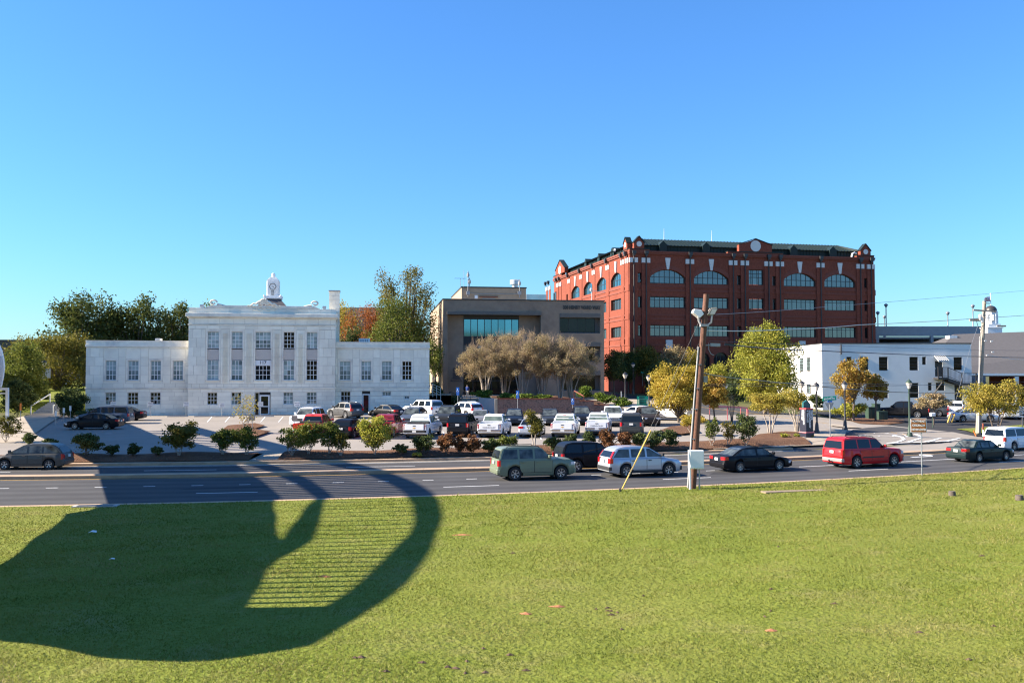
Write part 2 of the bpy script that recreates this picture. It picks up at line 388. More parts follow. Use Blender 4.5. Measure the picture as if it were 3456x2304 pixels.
# side street that climbs between the buildings
ST = [(37,70.5),(34.5,80),(32,92),(28.5,106),(24.5,122),(19,142),(13,165),(7,200)]
def along(pts, t):
    k = t * (len(pts)-1); i = min(len(pts)-2, int(k)); f = k - i
    p0 = pts[max(0,i-1)]; p1 = pts[i]; p2 = pts[i+1]; p3 = pts[min(len(pts)-1,i+2)]
    q = [.5*((2*p1[c]) + (-p0[c]+p2[c])*f + (2*p0[c]-5*p1[c]+4*p2[c]-p3[c])*f*f + (-p0[c]+3*p1[c]-3*p2[c]+p3[c])*f**3) for c in (0,1)]
    return Vector((q[0], q[1]))
def ribbon(name, pts, offs, material, dz, n=40, kind='structure', zf=gz):
    vs = []; fs = []
    for i in range(n+1):
        t = i / n; p = along(pts, t); q = along(pts, min(1, t+.01)) - along(pts, max(0, t-.01)); q.normalize(); nx = Vector((q.y, -q.x))
        for o_ in offs(t):
            a = p + nx * o_; vs.append((a.x, a.y, zf(a.x, a.y) + dz))
    m_ = len(offs(0))
    for i in range(n):
        for j in range(m_-1): fs.append((i*m_+j, i*m_+j+1, (i+1)*m_+j+1, (i+1)*m_+j))
    mb = MB(); mb.add(vs, fs); o = mb.build(name, material, smooth=30); o['kind'] = kind; return o
ribbon('side_street', ST[:4], lambda t: [-6-5*(1-t)**4, -3, 0, 3, 5.5+6*(1-t)**3], M['lot'], .008)
ribbon('side_street', ST[3:], lambda t: [-6, -3, 0, 3, 5.5], M['asphalt'], .010)  # upper street made darker asphalt to stand in for the building's shadow
ribbon('street_line', ST[1:], lambda t: [-.08, .08], M['yellow_line'], .014)
# right-hand lot, pavement, verge
patch('right_lot', [(40,82),(52,88),(75,100),(95,112),(95,118),(60,118),(37.5,117),(36,100)], M['asphalt_dark'], .006)
def strip(name, x0, x1, d0, d1, material, dz=.02, step=1.5):
    return grid(name, fr(x0, x1, step), fr(d0, d1, (d1-d0)/2), lambda x, d: (x, yn(x)+d, gz(x, yn(x)+d)+dz), material)
strip('right_pavement', 43.5, 90, FAR+.4, FAR+2.6, M['concrete'], .10)
strip('right_verge', 42, 90, FAR+2.6, FAR+6.5, M['lawn'], .09)
strip('corner_walk', 15, 25.5, FAR+.6, FAR+2.4, M['concrete'], .06)
kerb('right_kerb', 43.5, 90, FAR-.1, FAR+.4, .17, M['concrete'])
patch('corner_bed', [G(2380,1505), G(2560,1500), G(2742,1475), G(2742,1462), G(2650,1456), G(2560,1466), G(2520,1487), G(2400,1498)], M['mulch'], .05)
patch('corner_pavement', [G(2560,1509), G(2722,1474), G(2790,1449), G(2860,1452), G(2850,1478), G(2742,1494), G(2640,1512)], M['concrete'], .075)
patch('street_island', [G(2795,1432), G(2860,1436), G(2905,1445), G(2860,1446), G(2805,1439)], M['concrete'], .1)
patch('verge_bed', [G(2840,1412), G(3010,1410), G(3070,1424), G(2985,1434), G(2900,1430)], M['mulch'], .06)
patch('lot_island', [G(730,1470), G(770,1440), G(860,1432), G(895,1440), G(855,1452), G(915,1460), G(862,1478), G(790,1490)], M['mulch'], .16)
patch('lot_island', [G(2215,1462), G(2262,1444), G(2330,1438), G(2360,1462), G(2300,1470)], M['mulch'], .16)
patch('entrance_plaza', [(-12,118),(-12,150),(16,152),(24,128),(12,112),(-2,112)], M['concrete'], .02)
patch('left_lane', [(-80,128),(-40,140),(-36,160),(-90,150)], M['lot'], .02)
grid('street_mouth', fr(20.5, 44, 1.2), fr(FAR-.3, LOT+.5, .6), lambda x, d: (x, yn(x)+d, .006 + (gz(x, yn(x)+LOT+.5)+.02)*max(0, (d-FAR+.3)/(LOT+.8-FAR))), M['asphalt'], attr='d')
patch('street_mouth', [G(2850,1466), G(2880,1449), G(2930,1443), G(3000,1438), G(3070,1446), G(3062,1456)], M['asphalt'], .022)
# painted markings
def dash(xa, xb, d, wdt=.13, material=None, name='lane_dash'):
    mb = MB(); xs = fr(xa, xb, 1.5)
    for i in range(len(xs)-1):
        a, b = xs[i], xs[i+1]
        mb.add([(a, yn(a)+d, .009), (b, yn(b)+d, .009), (b, yn(b)+d+wdt, .009), (a, yn(a)+d+wdt, .009)], [(0,1,2,3)])
    o = mb.build(name, material or M['white_line']); o['kind'] = 'structure'; return o
dash(-75, 80, .50, name='edge_line')
dash(-100, 22, 18.35, name='edge_line')
dash(-110, 33, 11.45, .12, M['yellow_line'], 'yellow_line'); dash(-110, 33, 12.95, .12, M['yellow_line'], 'yellow_line')
x0 = gnd(1498, 1641).x
for k in range(-7, 7): dash(x0 + k*11.85, x0 + k*11.85 + 2.85, 4.3)
for k in range(-34, 8): dash(x0 + 1 + k*2.36, x0 + 1 + k*2.36 + .58, 7.65)
dash(x0 + 21.5, 80, 7.65, .14, name='turn_lane_line')
for k in range(-8, 6): dash(x0 + 5 + k*11.8, x0 + 5 + k*11.8 + 4.2, 15.85)
for k in range(-22, -6): dash(x0 + k*2.4, x0 + k*2.4 + .55, 13.7)
def pline(name, pts, wdt, z=.012):
    mb = MB()
    P = [Vector(G(*p)) for p in pts]
    for a, b in zip(P, P[1:]):
        q = (b - a).normalized(); nx = Vector((-q.y, q.x)) * wdt / 2
        zz = lambda c: gz(c.x, c.y) + z
        mb.add([(*(a-nx), zz(a)), (*(b-nx), zz(b)), (*(b+nx), zz(b)), (*(a+nx), zz(a))], [(0,1,2,3)])
    o = mb.build(name, M['white_line']); o['kind'] = 'structure'; return o
pline('gore_line', [(2999,1496),(3110,1491),(3235,1486)], .35); pline('gore_line', [(3012,1467),(3040,1474),(3047,1482),(3030,1489),(2999,1496)], .45)
pline('gore_line', [(2868,1466),(2960,1472),(3050,1474),(3235,1481)], .3)
for a in (3060, 3125, 3190): pline('gore_hatch', [(a, 1491),(a+45, 1477)], .45)
for i in range(5): pline('crosswalk_bar', [(2895+i*48,1459+i*1.2),(2915+i*48,1470+i*1.2)], .4)
# left-turn arrow on the asphalt
p = gnd(3128, 1540); q = tang(p.x)
ar = MB(); ar.add([(-1.5,-.12,0),(.4,-.12,0),(.9,.25,0),(1.2,.8,0),(1.75,.8,0),(.95,1.5,0),(.2,.8,0),(.72,.8,0),(.55,.42,0),(.25,.2,0),(-1.5,.14,0)], [tuple(range(11))])
o = ar.build('turn_arrow', M['white_line'], loc=(p.x, p.y, .012), rot=(0,0,q)); o['kind'] = 'structure'
for u, v in ((2700,1400),(2726,1399)):
    pp = gnd(u, v); o = MB().box(-.7,.7,-.7,.7,0,.012).build('parking_symbol', M['blue_sign'], loc=(pp.x, pp.y, pp.z+.01)); o['kind'] = 'structure'
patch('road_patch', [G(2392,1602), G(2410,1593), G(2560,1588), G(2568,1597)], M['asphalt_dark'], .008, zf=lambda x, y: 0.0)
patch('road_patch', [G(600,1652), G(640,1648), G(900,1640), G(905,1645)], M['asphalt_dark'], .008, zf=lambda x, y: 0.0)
for k in range(12):                                    # bay lines of the lot
    u0 = 1085 + k * 106
    try: pline('bay_line', [(u0, 1482),(u0-14, 1456)], .1, .014)
    except Exception: pass
for k in range(6): pline('bay_line', [(700+k*60, 1424),(716+k*60, 1405)], .1, .014)
for i, u in enumerate((600, 690, 758, 890)):           # wheel stops
    pp = gnd(u, 1406); tag(MB().box(-1.1,1.1,-.09,.09,0,.13).build('wheel_stop', M['stone_grey'], loc=pp, rot=(0,0,R(10)), bevel=.02),
        ['concrete wheel stop below the second sign from the left of the marble building', 'concrete wheel stop left of the marble building doorway', 'concrete wheel stop behind the twiggy island shrub', 'concrete wheel stop in front of the glass door marked by a sign'][i], 'wheel stop', 'wheel stops before the marble building')

# ---------------------------------------------------------------- grass blades
def grass(name, n, yfun, h, wd, seed, mats, near_w=1.0, mask=None):
    rg = np.random.default_rng(seed)
    y = yfun(rg, n * 3); x = (rg.random(n * 3) - .5) * 2 * (y * .58 + 1.5)
    dd = y - np.array([yn(a) for a in x]); k = dd < -.5
    if mask is not None: k &= mask(x, y, rg)
    x, y, dd = x[k][:n], y[k][:n], dd[k][:n]; z = np.array([gz(a, b) for a, b in zip(x, y)]); n = len(x)
    c1 = np.sin(x*1.7 + np.sin(y*1.3)*2) * np.sin(y*2.1 + np.sin(x*.9)*2); c2 = np.sin(x*.42 + 1.3*np.sin(y*.33)) * np.sin(y*.51 + np.sin(x*.27)*1.7)
    clump = np.clip(c1*.25 + c2*.3 + .14*np.sin(dd*2.6 + .3*np.sin(x*.2)) + .5 + .12*rg.normal(size=n), .05, 1)
    s = np.maximum(1, y / 16) ** .8
    hh = h * (.45 + .75 * rg.random(n)) * (.55 + .8 * clump) * s ** .45; ww = wd * (.6 + .8 * rg.random(n)) * s
    a = rg.random(n) * 6.283; lean = hh * (.4 + 1.2 * rg.random(n)); b = rg.random(n) * 6.283
    V = np.empty((n, 3, 3)); V[:, 0] = np.c_[x - np.cos(a)*ww, y - np.sin(a)*ww, z - .01]; V[:, 1] = np.c_[x + np.cos(a)*ww, y + np.sin(a)*ww, z - .01]
    V[:, 2] = np.c_[x + np.cos(b)*lean, y + np.sin(b)*lean, z + hh]
    me = bpy.data.meshes.new(name); me.vertices.add(n*3); me.vertices.foreach_set('co', V.ravel()); me.loops.add(n*3); me.polygons.add(n)
    me.loops.foreach_set('vertex_index', np.arange(n*3)); me.polygons.foreach_set('loop_start', np.arange(n)*3); me.polygons.foreach_set('loop_total', np.full(n, 3))
    me.update(calc_edges=True); me.materials.append(mats); o = link(name, me); o['kind'] = 'stuff'; return o
M['grass'] = leafmat('grass', [(.085,.115,.014), (.165,.185,.026), (.23,.225,.045), (.30,.25,.085)], .3)
M['dry_grass'] = leafmat('dry_grass', [(.19,.185,.04), (.29,.255,.085), (.36,.30,.12)], .3)
grass('grass', 420000, lambda r, m: 10.5 + 50 * r.random(m) ** 1.9, .036, .0095, 3, M['grass'])
def drymask(x, y, rg):
    p = np.sin(x*.31 + 2*np.sin(y*.21)) * np.sin(y*.37 + 1.5*np.sin(x*.19)) + .35*np.sin(x*1.9+y)*np.sin(y*2.3-x)
    return (p + .35*rg.normal(size=len(x)) + np.clip((14.5 - y) * .35 - np.abs(x+5)*.05, 0, 2.5) + np.clip((x-6)*.05, 0, .9)*np.clip((y-22)*.06, 0, 1) > .95)
grass('dry_grass', 90000, lambda r, m: 10.5 + 42 * r.random(m) ** 1.8, .045, .008, 5, M['dry_grass'], mask=drymask)
grass('tall_dry_grass', 26000, lambda r, m: 10.2 + 6.5 * r.random(m), .085, .008, 8, M['dry_grass'], mask=lambda x, y, rg: (y + .35*(x+4) + .5*rg.normal(size=len(x)) + 1.1*np.sin(x*.8) < 13.4) & (x < 1.5))
def kerbmask(x, y, rg):
    d = y - np.array([yn(a) for a in x]); return (d > -1.0 + .4*rg.random(len(x))) & (np.sin(x*1.1) * np.sin(x*.37 + 1) + .5*rg.normal(size=len(x)) > .35)
grass('kerb_weeds', 60000, lambda r, m: 33 + 27 * r.random(m), .085, .007, 9, M['grass'], mask=kerbmask)
# bare red clay and clods that the mower left
M['clay'] = mat('clay', (.42,.17,.075), .95, var=.2, vscale=6); M['clod'] = mat('clod', (.12,.075,.045), .95, var=.3, vscale=9)
rgc = random.Random(11)
def blot(name, u, v, rx, ry, m_, z_=.03):
    g = gnd(u, v); P = []; n = 11
    for i in range(n):
        t = 2*math.pi*i/n; f = rgc.uniform(.55, 1.25); P.append((g.x + rx*f*math.cos(t), g.y + ry*f*math.sin(t)))
    mb = MB(); mb.v = [(g.x, g.y, gz(g.x, g.y)+z_+.015)] + [(x, y, gz(x, y)+z_*.2) for x, y in P]; mb.f = [(0, 1+i, 1+(i+1) % n) for i in range(n)]; mb.m = [0]*n
    o = mb.build(name, m_); o['kind'] = 'structure'; return o
for u, v, rx, ry in ((1775,2071,.16,.07),(1888,2047,.20,.07),(2602,2127,.14,.08),(1563,1805,.35,.10),(1096,1945,.18,.05),(1105,1947,.1,.05)): blot('clay_patch', u, v, rx, ry, M['clay'])
for i in range(30):
    blot('soil_clod', *( (2040+rgc.gauss(0,40), 2060+rgc.gauss(0,10)) if i < 6 else (1080+rgc.uniform(0,700), 2215+rgc.uniform(-40,60)) if i < 18 else (rgc.uniform(1700,3450), rgc.uniform(1760,2290))), rgc.uniform(.03,.10), rgc.uniform(.02,.045), M['clod'], .03)
# ================================================================ buildings
class Facade:
    """vertical plane: origin, angle; turns photo pixels into (x along, z up) and holds a parent"""
    def __init__(s, o, ang, parent=None, pm=None):
        s.o = Vector(o); s.a = ang; s.d = Vector((math.cos(ang), math.sin(ang), 0)); s.n = Vector((math.sin(ang), -math.cos(ang), 0))
    def px(s, u, v, off=0.0):                         # off: how far in front of the plane
        r = ray(u, v); o = s.o + s.n * off; t = (o - CAMP).dot(s.n) / r.dot(s.n); p = CAMP + r * t - s.o
        return p.dot(s.d), p.z
    def x(s, u, v=1200, off=0.0): return s.px(u, v, off)[0]
def decompose(x0, x1, z0, z1, ops):
    xs = sorted({x0, x1, *[min(max(a, x0), x1) for o in ops for a in (o[0], o[1])]}); zs = sorted({z0, z1, *[min(max(a, z0), z1) for o in ops for a in (o[2], o[3])]})
    out = []
    for a, b in zip(zs, zs[1:]):
        run = None
        for c, d in zip(xs, xs[1:]):
            m = ((c+d)/2, (a+b)/2)
            if any(o[0] < m[0] < o[1] and o[2] < m[1] < o[3] for o in ops):
                if run: out.append((*run, a, b)); run = None
            else: run = (run[0], d) if run else (c, d)
        if run: out.append((*run, a, b))
    return out
def arc_top(x0, x1, zs, zt, n=14):
    """points of a flat arch from (x0, zs) up to zt and down to (x1, zs)"""
    h = zt - zs; c = (x1 - x0) / 2; r = (c*c + h*h) / (2*h); cz = zt - r; t0 = math.atan2(zs - cz, -c); t1 = math.atan2(zs - cz, c)
    return [((x0+x1)/2 + r*math.cos(t0 + (t1-t0)*i/n), cz + r*math.sin(t0 + (t1-t0)*i/n)) for i in range(n+1)]
def window(parent, x0, x1, z0, z1, y, nx, nz, fm, gms, fw=.07, mw=.045, rows=None, colsf=None, seed=None, name='window', depth=.06):
    """frame with glazing bars as one part, every pane its own sub-part"""
    rg = random.Random(seed if seed is not None else int(x0*100+z0*10)); mb = MB()
    mb.box(x0, x0+fw, y-depth, y+depth, z0, z1); mb.box(x1-fw, x1, y-depth, y+depth, z0, z1)
    mb.box(x0+fw, x1-fw, y-depth, y+depth, z0, z0+fw); mb.box(x0+fw, x1-fw, y-depth, y+depth, z1-fw, z1)
    xs = [x0+fw + (x1-x0-2*fw)*t for t in (colsf or [i/nx for i in range(nx+1)])]; zs = [z0+fw + (z1-z0-2*fw)*t for t in (rows or [i/nz for i in range(nz+1)])]
    for i in range(1, len(xs)-1): mb.box(xs[i]-mw/2, xs[i]+mw/2, y-depth*.7, y+depth*.7, z0+fw, z1-fw)
    for j in range(1, len(zs)-1):
        for i in range(len(xs)-1): mb.box(xs[i]+(mw/2 if i else 0), xs[i+1]-(mw/2 if i < len(xs)-2 else 0), y-depth*.65, y+depth*.65, zs[j]-mw/2, zs[j]+mw/2)
    f = mb.build(name, fm, parent)
    for j in range(len(zs)-1):
        for i in range(len(xs)-1):
            g = gms if not isinstance(gms, (list, tuple)) else (gms[min(j, len(gms)-1)] if isinstance(gms, tuple) else rg.choice(gms))
            piece('pane', g, f, xs[i]+mw/2*.9, xs[i+1]-mw/2*.9, y+.004, y+.02, zs[j]+mw/2*.9, zs[j+1]-mw/2*.9)
    return f

# ---------------------------------------------------------------- marble building 117
AN = R(10.0)
F1 = Facade((-47.7, 103.3, 1.05), AN)
mb_ = thing('marble_building', 'long white marble civic building with taller centre block marked 117', 'building', F1.o, AN)
CO = 1.1                                              # centre block stands proud
W = lambda u, v=1250: F1.px(u, v)[0]
Wz = lambda v, u=860: F1.px(u, v)[1]
C = lambda u, v=1250: F1.px(u, v, CO)[0]
Cz = lambda v, u=860: F1.px(u, v, CO)[1]
xl, xr_ = 0.0, W(1449); cl, cr = C(635), C(1132)
z_par, z_cor1, z_cor0 = Wz(1153, 450), Wz(1163, 450), Wz(1171, 450)
z_band = Wz(1309); z_wt, z_wb = Wz(1216, 450), Wz(1283, 450); z_lt, z_lb = Wz(1323.5, 450), Wz(1365, 450)
n_block = [0]
def stonework(x0, x1, z0, z1, ops, yf, ch, bw, seed, proud=.03):
    rg = random.Random(seed); zs = sorted({z0, z1, *[min(max(a, z0), z1) for o in ops for a in (o[2], o[3])]}); k = 0
    for a, b in zip(zs, zs[1:]):
        n = max(1, round((b-a)/ch))
        for j in range(n):
            c0, c1 = a + (b-a)*j/n, a + (b-a)*(j+1)/n; k += 1; xs = [x0]; mid = (c0+c1)/2
            hit = sorted((o[0], o[1]) for o in ops if o[2] < mid < o[3])
            spans = []; p = x0
            for h in hit:
                if h[0] > p: spans.append((p, h[0]))
                p = h[1]
            if p < x1: spans.append((p, x1))
            for s0, s1 in spans:
                m = max(1, round((s1-s0)/bw)); e = [s0 + (s1-s0)*i/m for i in range(m+1)]
                if m > 1:
                    sh = (.5 if k % 2 else 0) * (s1-s0)/m
                    e = [s0] + [q - sh*(.9 if k % 2 else 0) + rg.uniform(-.1,.1)*bw for q in e[1:]] + ([s1] if sh else [])
                    e[-1] = s1; e = [q for i, q in enumerate(e) if i == 0 or q - e[i-1] > .12]; e[-1] = s1
                for q, r_ in zip(e, e[1:]):
                    n_block[0] += 1; pr = proud + rg.uniform(-.004, .006)
                    piece('marble_block', M['marble'], mb_, q+.012, r_-.012, yf-pr, yf+.02, c0+.012, c1-.012)
wl = [(356,392.5),(431.5,468),(508,543.5),(583,618)]
wr = [(1146,1184),(1219,1253),(1288.5,1322),(1357,1390)]
ops_w = []; ops_c = []
for a, b in wl + wr: ops_w.append((W(a), W(b), z_wt if a < 800 else Wz(1218,1250), 0))
ops_w = [(a, b, z_wb, z_wt) for a, b, _, _ in ops_w]
low_l = [(W(a), W(b), z_lb, z_lt) for a, b in wl[:3]]
low_r = [(W(1150,1340), W(1183,1340), Wz(1368,1160), Wz(1320,1160)), (W(1222,1350), W(1249,1350), 0.0, Wz(1319,1235)), (W(1290,1330), W(1320,1330), Wz(1336,1305), Wz(1321,1305)), (W(1365,1340), W(1382,1340), Wz(1346.5,1370), Wz(1335,1370))]
# core walls: backing of dark joints, stones in front
def core(x0, x1, z0, z1, ops, y0, y1):
    mb = MB()
    for a, b, c, d in decompose(x0, x1, z0, z1, ops): mb.box(a, b, y0, y1, c, d)
    return mb
for (a, b) in ((xl, cl), (cr, xr_)):
    ops = [o for o in ops_w + low_l + low_r if a < o[0] < b]
    core(a, b, -.6, z_par, ops, .0, .35).build('wall', M['joint'], mb_)
    stonework(a, b, -.1, z_band - .08, ops, 0, .46, 1.25, 11)
    # upper storey: recessed window bays between flat slabs
    up = [o for o in ops if o[2] > z_band]
    bays = [(o[0]-.22, o[1]+.22, z_band+.55, z_wt+1.35) for o in up]
    stonework(a, b, z_band + .10, z_cor0 - .02, bays, 0, 1.02, 1.1, 5, .05)
    for o in up:
        piece('panel', M['marble'], mb_, o[0]-.20, o[1]+.20, -.02, .02, z_wt+.22, z_wt+1.33)
        piece('lintel', M['marble_trim'], mb_, o[0]-.20, o[1]+.20, -.024, .02, z_wt, z_wt+.2)
        piece('apron', M['marble'], mb_, o[0]-.20, o[1]+.20, -.02, .02, z_band+.57, z_wb-.1)
        piece('window_sill', M['marble_trim'], mb_, o[0]-.1, o[1]+.1, -.10, .2, z_wb-.09, z_wb)
        for q in (o[0]-.2, o[1]): piece('jamb', M['marble_trim'], mb_, q, q+.2, -.022, .02, z_wb, z_wt)
    tr = MB(); e0 = a - (.06 if a == xl else -.003); e1 = b + (.06 if b == xr_ else -.003)
    tr.box(e0, e1, -.16, .35, z_cor0, z_cor1); tr.box(e0+.03, e1-.03, -.07, .35, z_cor1+.002, z_par+.05); tr.box(e0, e1, -.10, .3, z_par+.052, z_par+.13)
    tr.box(e0, e1, -.09, .3, z_band-.07, z_band+.08)
    tr.build('cornice', M['marble_trim'], mb_, bevel=.015)
rg = random.Random(4)
for k, (a, b) in enumerate(wl + wr):
    window(mb_, W(a), W(b), z_wb, z_wt, .16, 3, 4, M['white_paint'], (M['glass_mid'], M['glass_mid'], M['glass_blind'], M['glass_blind']) if k != 7 else M['glass_dark'], .06, .05)
for k, o in enumerate(low_l + [low_r[0]]): window(mb_, *o, .16, 3, 3, M['white_paint'], M['glass_dark'] if k % 2 else [M['glass_dark'], M['glass_mid']], .06, .05)
window(mb_, *low_r[2], .16, 3, 1, M['white_paint'], M['glass_mid'], .06, .05); window(mb_, *low_r[3], .16, 2, 1, M['white_paint'], M['glass_mid'], .06, .05)
def door(parent, x0, x1, z0, z1, y, fm, gm, fw=.14, mid=.45):
    mb = MB(); mb.box(x0, x0+fw, y-.06, y+.06, z0, z1); mb.box(x1-fw, x1, y-.06, y+.06, z0, z1); mb.box(x0+fw, x1-fw, y-.06, y+.06, z1-fw, z1); mb.box(x0+fw, x1-fw, y-.06, y+.06, z0, z0+fw*1.4)
    zm = z0 + (z1-z0)*mid
    if mid: mb.box(x0+fw, x1-fw, y-.05, y+.05, zm-.05, zm+.05)
    d = mb.build('door', fm, parent); piece('pane', gm, d, x0+fw, x1-fw, y, y+.02, z0+fw, z1-fw)
    piece('door_handle', M['grey_metal'], d, x0+fw*.3, x0+fw*.6, y-.14, y-.06, z0+(z1-z0)*.42, z0+(z1-z0)*.56); return d
o = low_r[1]; door(mb_, o[0]+.03, o[1]-.03, -.05, o[3]-.35, .15, M['white_paint'], M['glass_dark'], .13, 0); piece('transom', M['black'], mb_, o[0], o[1], .1, .2, o[3]-.32, o[3])
# centre block
zc_top, zc_cor1, zc_cor0, zc_fr0, zc_str = Cz(1040), Cz(1057), Cz(1071), Cz(1094), Cz(1097)
zt1, zt0 = Cz(1118.7), Cz(1175.5); zs1, zs0 = Cz(1178.6), Cz(1213.4); zm1, zm0 = Cz(1215), Cz(1282.5); zg1, zg0 = Cz(1323), Cz(1364.5)
cw = [(699,738.5),(780.5,818.5),(861,913.5),(956,993.5),(1034,1071)]
ops_c = []
for k, (a, b) in enumerate(cw): ops_c += [(C(a), C(b), zm0, zt1)]
ops_g = [(C(a), C(b), zg0, zg1) for k, (a, b) in enumerate([(700.5,734.5),(781.5,815.5),(0,0),(957,990.5),(1036,1070)]) if k != 2] + [(C(860), C(914), 0.0, zg1)]
yc = -CO
core(cl, cr, -.6, zc_cor0, ops_c + ops_g, yc, yc + .4).build('wall', M['joint'], mb_)
sidew = MB(); sidew.box(cl, cl+.4, yc+.4, 14, -.6, zc_cor0); sidew.box(cr-.4, cr, yc+.4, 14, -.6, zc_cor0); sidew.box(cl+.4, cr-.4, 13.6, 14, -.6, zc_cor0); sidew.box(cl+.3, cr-.3, yc+.4, 13.7, zc_cor0-.3, zc_cor0-.05)
sidew.build('side_wall', M['marble_trim'], mb_)
wing = MB(); wing.box(xl, xl+.35, .35, 13, -.6, z_par); wing.box(xr_-.35, xr_, .35, 13, -.6, z_par); wing.box(xl+.35, cl, 12.7, 13, -.6, z_par); wing.box(cr, xr_-.35, 12.7, 13, -.6, z_par)
wing.build('side_wall', M['marble_trim'], mb_)
rf = MB(); rf.box(xl+.3, cl, .3, 12.8, z_par-.5, z_par-.3); rf.box(cr, xr_-.3, .3, 12.8, z_par-.5, z_par-.3); rf.build('flat_roof', M['stone_grey'], mb_)
stonework(cl, cr, -.1, z_band - .08, ops_g, yc, .46, 1.25, 21)
bays = [(o[0]-.2, o[1]+.2, z_band+.5, zt1+.3) for o in ops_c]
stonework(cl, cr, z_band+.10, Cz(1112), bays, yc, 1.02, .85, 31, .05)
stonework(cl, cr, Cz(1111), Cz(1099), [], yc, .4, 1.35, 41, .05)
stonework(cl, cr, zc_fr0, zc_cor0-.12, [], yc, .9, 1.38, 51, .05)
for k, o in enumerate(ops_c):
    piece('spandrel', M['spandrel'], mb_, o[0], o[1], yc+.10, yc+.2, zs0, zs1)
    piece('lintel', M['marble_trim'], mb_, o[0]-.19, o[1]+.19, yc-.024, yc+.02, zt1, zt1+.29)
    piece('apron', M['marble'], mb_, o[0]-.19, o[1]+.19, yc-.02, yc+.02, z_band+.52, zm0-.1)
    piece('window_sill', M['marble_trim'], mb_, o[0]-.1, o[1]+.1, yc-.1, yc+.2, zm0-.09, zm0)
    for q in (o[0]-.19, o[1]): piece('jamb', M['marble_trim'], mb_, q, q+.19, yc-.022, yc+.02, zm0, zt1)
    n = 4 if k == 2 else 3
    window(mb_, o[0], o[1], zt0, zt1, yc+.16, n, 4, M['white_paint'], [(M['glass_blind']), (M['glass_blind']), (M['glass_mid'], M['glass_mid'], M['glass_blind'], M['glass_blind']), M['glass_dark'], M['glass_blind']][k], .06, .05)
    if k == 2:
        zp = zm0 + (zm1-zm0)*.75
        piece('number_board', M['white_paint'], mb_, o[0], o[1], yc+.08, yc+.14, zp, zm1)
        text('117', .50, mb_, ((o[0]+o[1])/2, yc+.075, (zp+zm1)/2), (R(90),0,0), M['black'], 'building_number', .012)
        window(mb_, o[0], o[1], zm0, zp, yc+.16, 4, 3, M['white_paint'], [M['glass_dark']], .06, .05)
    else: window(mb_, o[0], o[1], zm0, zm1, yc+.16, 3, 4, M['white_paint'], [M['glass_blind'], (M['glass_mid'],M['glass_blind'],M['glass_blind'],M['glass_mid']), 0, [M['glass_mid'], M['glass_blind']], M['glass_dark']][k], .06, .05)
# fluted pilasters
for a, b in ((743,777),(822,857),(918,951),(998,1030)):
    x0, x1 = C(a), C(b); mb = MB(); n = 5; pw = (x1-x0-.5)/n
    for i in range(n): mb.box(x0+.25+pw*i+.05, x0+.25+pw*(i+1)-.05, yc-.115, yc-.055, z_band+.6, zt1-.2)
    mb.build('pilaster_fluting', M['marble_trim'], mb_, bevel=.02)
for k, o in enumerate(ops_g[:4]): window(mb_, *o, yc+.16, 3, 3, M['white_paint'], [M['glass_dark'], [M['glass_dark'],M['glass_mid']], [M['glass_mid'],M['glass_blind']], M['glass_mid']][k], .06, .05)
o = ops_g[4]; xm = C(876); window(mb_, o[0], xm, 0, zg1, yc+.16, 1, 2, M['alu'], M['glass_dark'], .08, .06, name='sidelight')
door(mb_, xm+.02, o[1]-.1, -.02, zg1-.32, yc+.16, M['white_paint'], M['glass_dark'], .17, .45); piece('transom', M['black'], mb_, xm, o[1], yc+.12, yc+.2, zg1-.3, zg1)
tr = MB(); tr.box(cl-.03, cr+.03, yc-.09, yc+.3, z_band-.07, z_band+.085)
tr.box(cl-.07, cr+.07, yc-.12, 14.1, zc_fr0-.14, zc_fr0-.02); tr.box(cl-.14, cr+.14, yc-.22, 14.1, zc_cor0-.11, zc_cor0+.02); tr.box(cl-.3, cr+.3, yc-.40, 14.2, zc_cor0+.022, zc_cor1-.06); tr.box(cl-.22, cr+.22, yc-.3, 14.2, zc_cor1-.058, zc_cor1)
tr.build('cornice', M['marble_trim'], mb_, bevel=.02)
zpar0 = zc_cor1 + .003
stonework(cl, cr, zpar0, zc_top-.02, [], yc+.1, .8, 1.25, 61, .05)
pr = MB(); pr.box(cl, cr, yc+.1, yc+.5, zpar0, zc_top); ztc = Cz(1031)
pr.prism([(C(688),zc_top+.003),(C(1078),zc_top+.003),(C(1060),zc_top+.3),(C(860),ztc),(C(710),zc_top+.3)], yc+.05, yc+.5); pr.box(cl-.02, cl+.5, yc+.5, 14, zpar0, zc_top); pr.box(cr-.5, cr+.02, yc+.5, 14, zpar0, zc_top)
pr.build('parapet', M['marble_trim'], mb_, bevel=.015)
# carved shell crest and end scrolls
cx_ = C(889); cz = Cz(1031); mb = MB()
for i in range(9):
    t = math.pi * (.08 + .84*i/8); mb.path([(cx_+.12*math.cos(t), yc+.05, cz+.05+.12*math.sin(t)), (cx_+.62*math.cos(t), yc-.02, cz+.05+.75*math.sin(t)), (cx_+.66*math.cos(t), yc+.08, cz+.05+.80*math.sin(t))], [.05,.11,.05], 6)
for s in (-1,1):
    mb.path([(cx_+s*(.4+.13*i), yc, cz+.42-.045*i+.07*math.sin(i*1.3)) for i in range(12)], [.15-.009*i for i in range(12)], 6)
    mb.path([(cx_+s*(.35+.30*math.cos(t)+.02*i), yc-.02, cz-.35+.22*math.sin(t)) for i, t in enumerate([k*.7 for k in range(9)])], .045, 5)
    mb.path([(cx_+s*(1.05+.26*math.cos(t)), yc-.02, cz-.28+.2*math.sin(t)) for t in [k*.7 for k in range(9)]], .04, 5)
mb.build('carved_crest', M['marble_trim'], mb_, smooth=50)
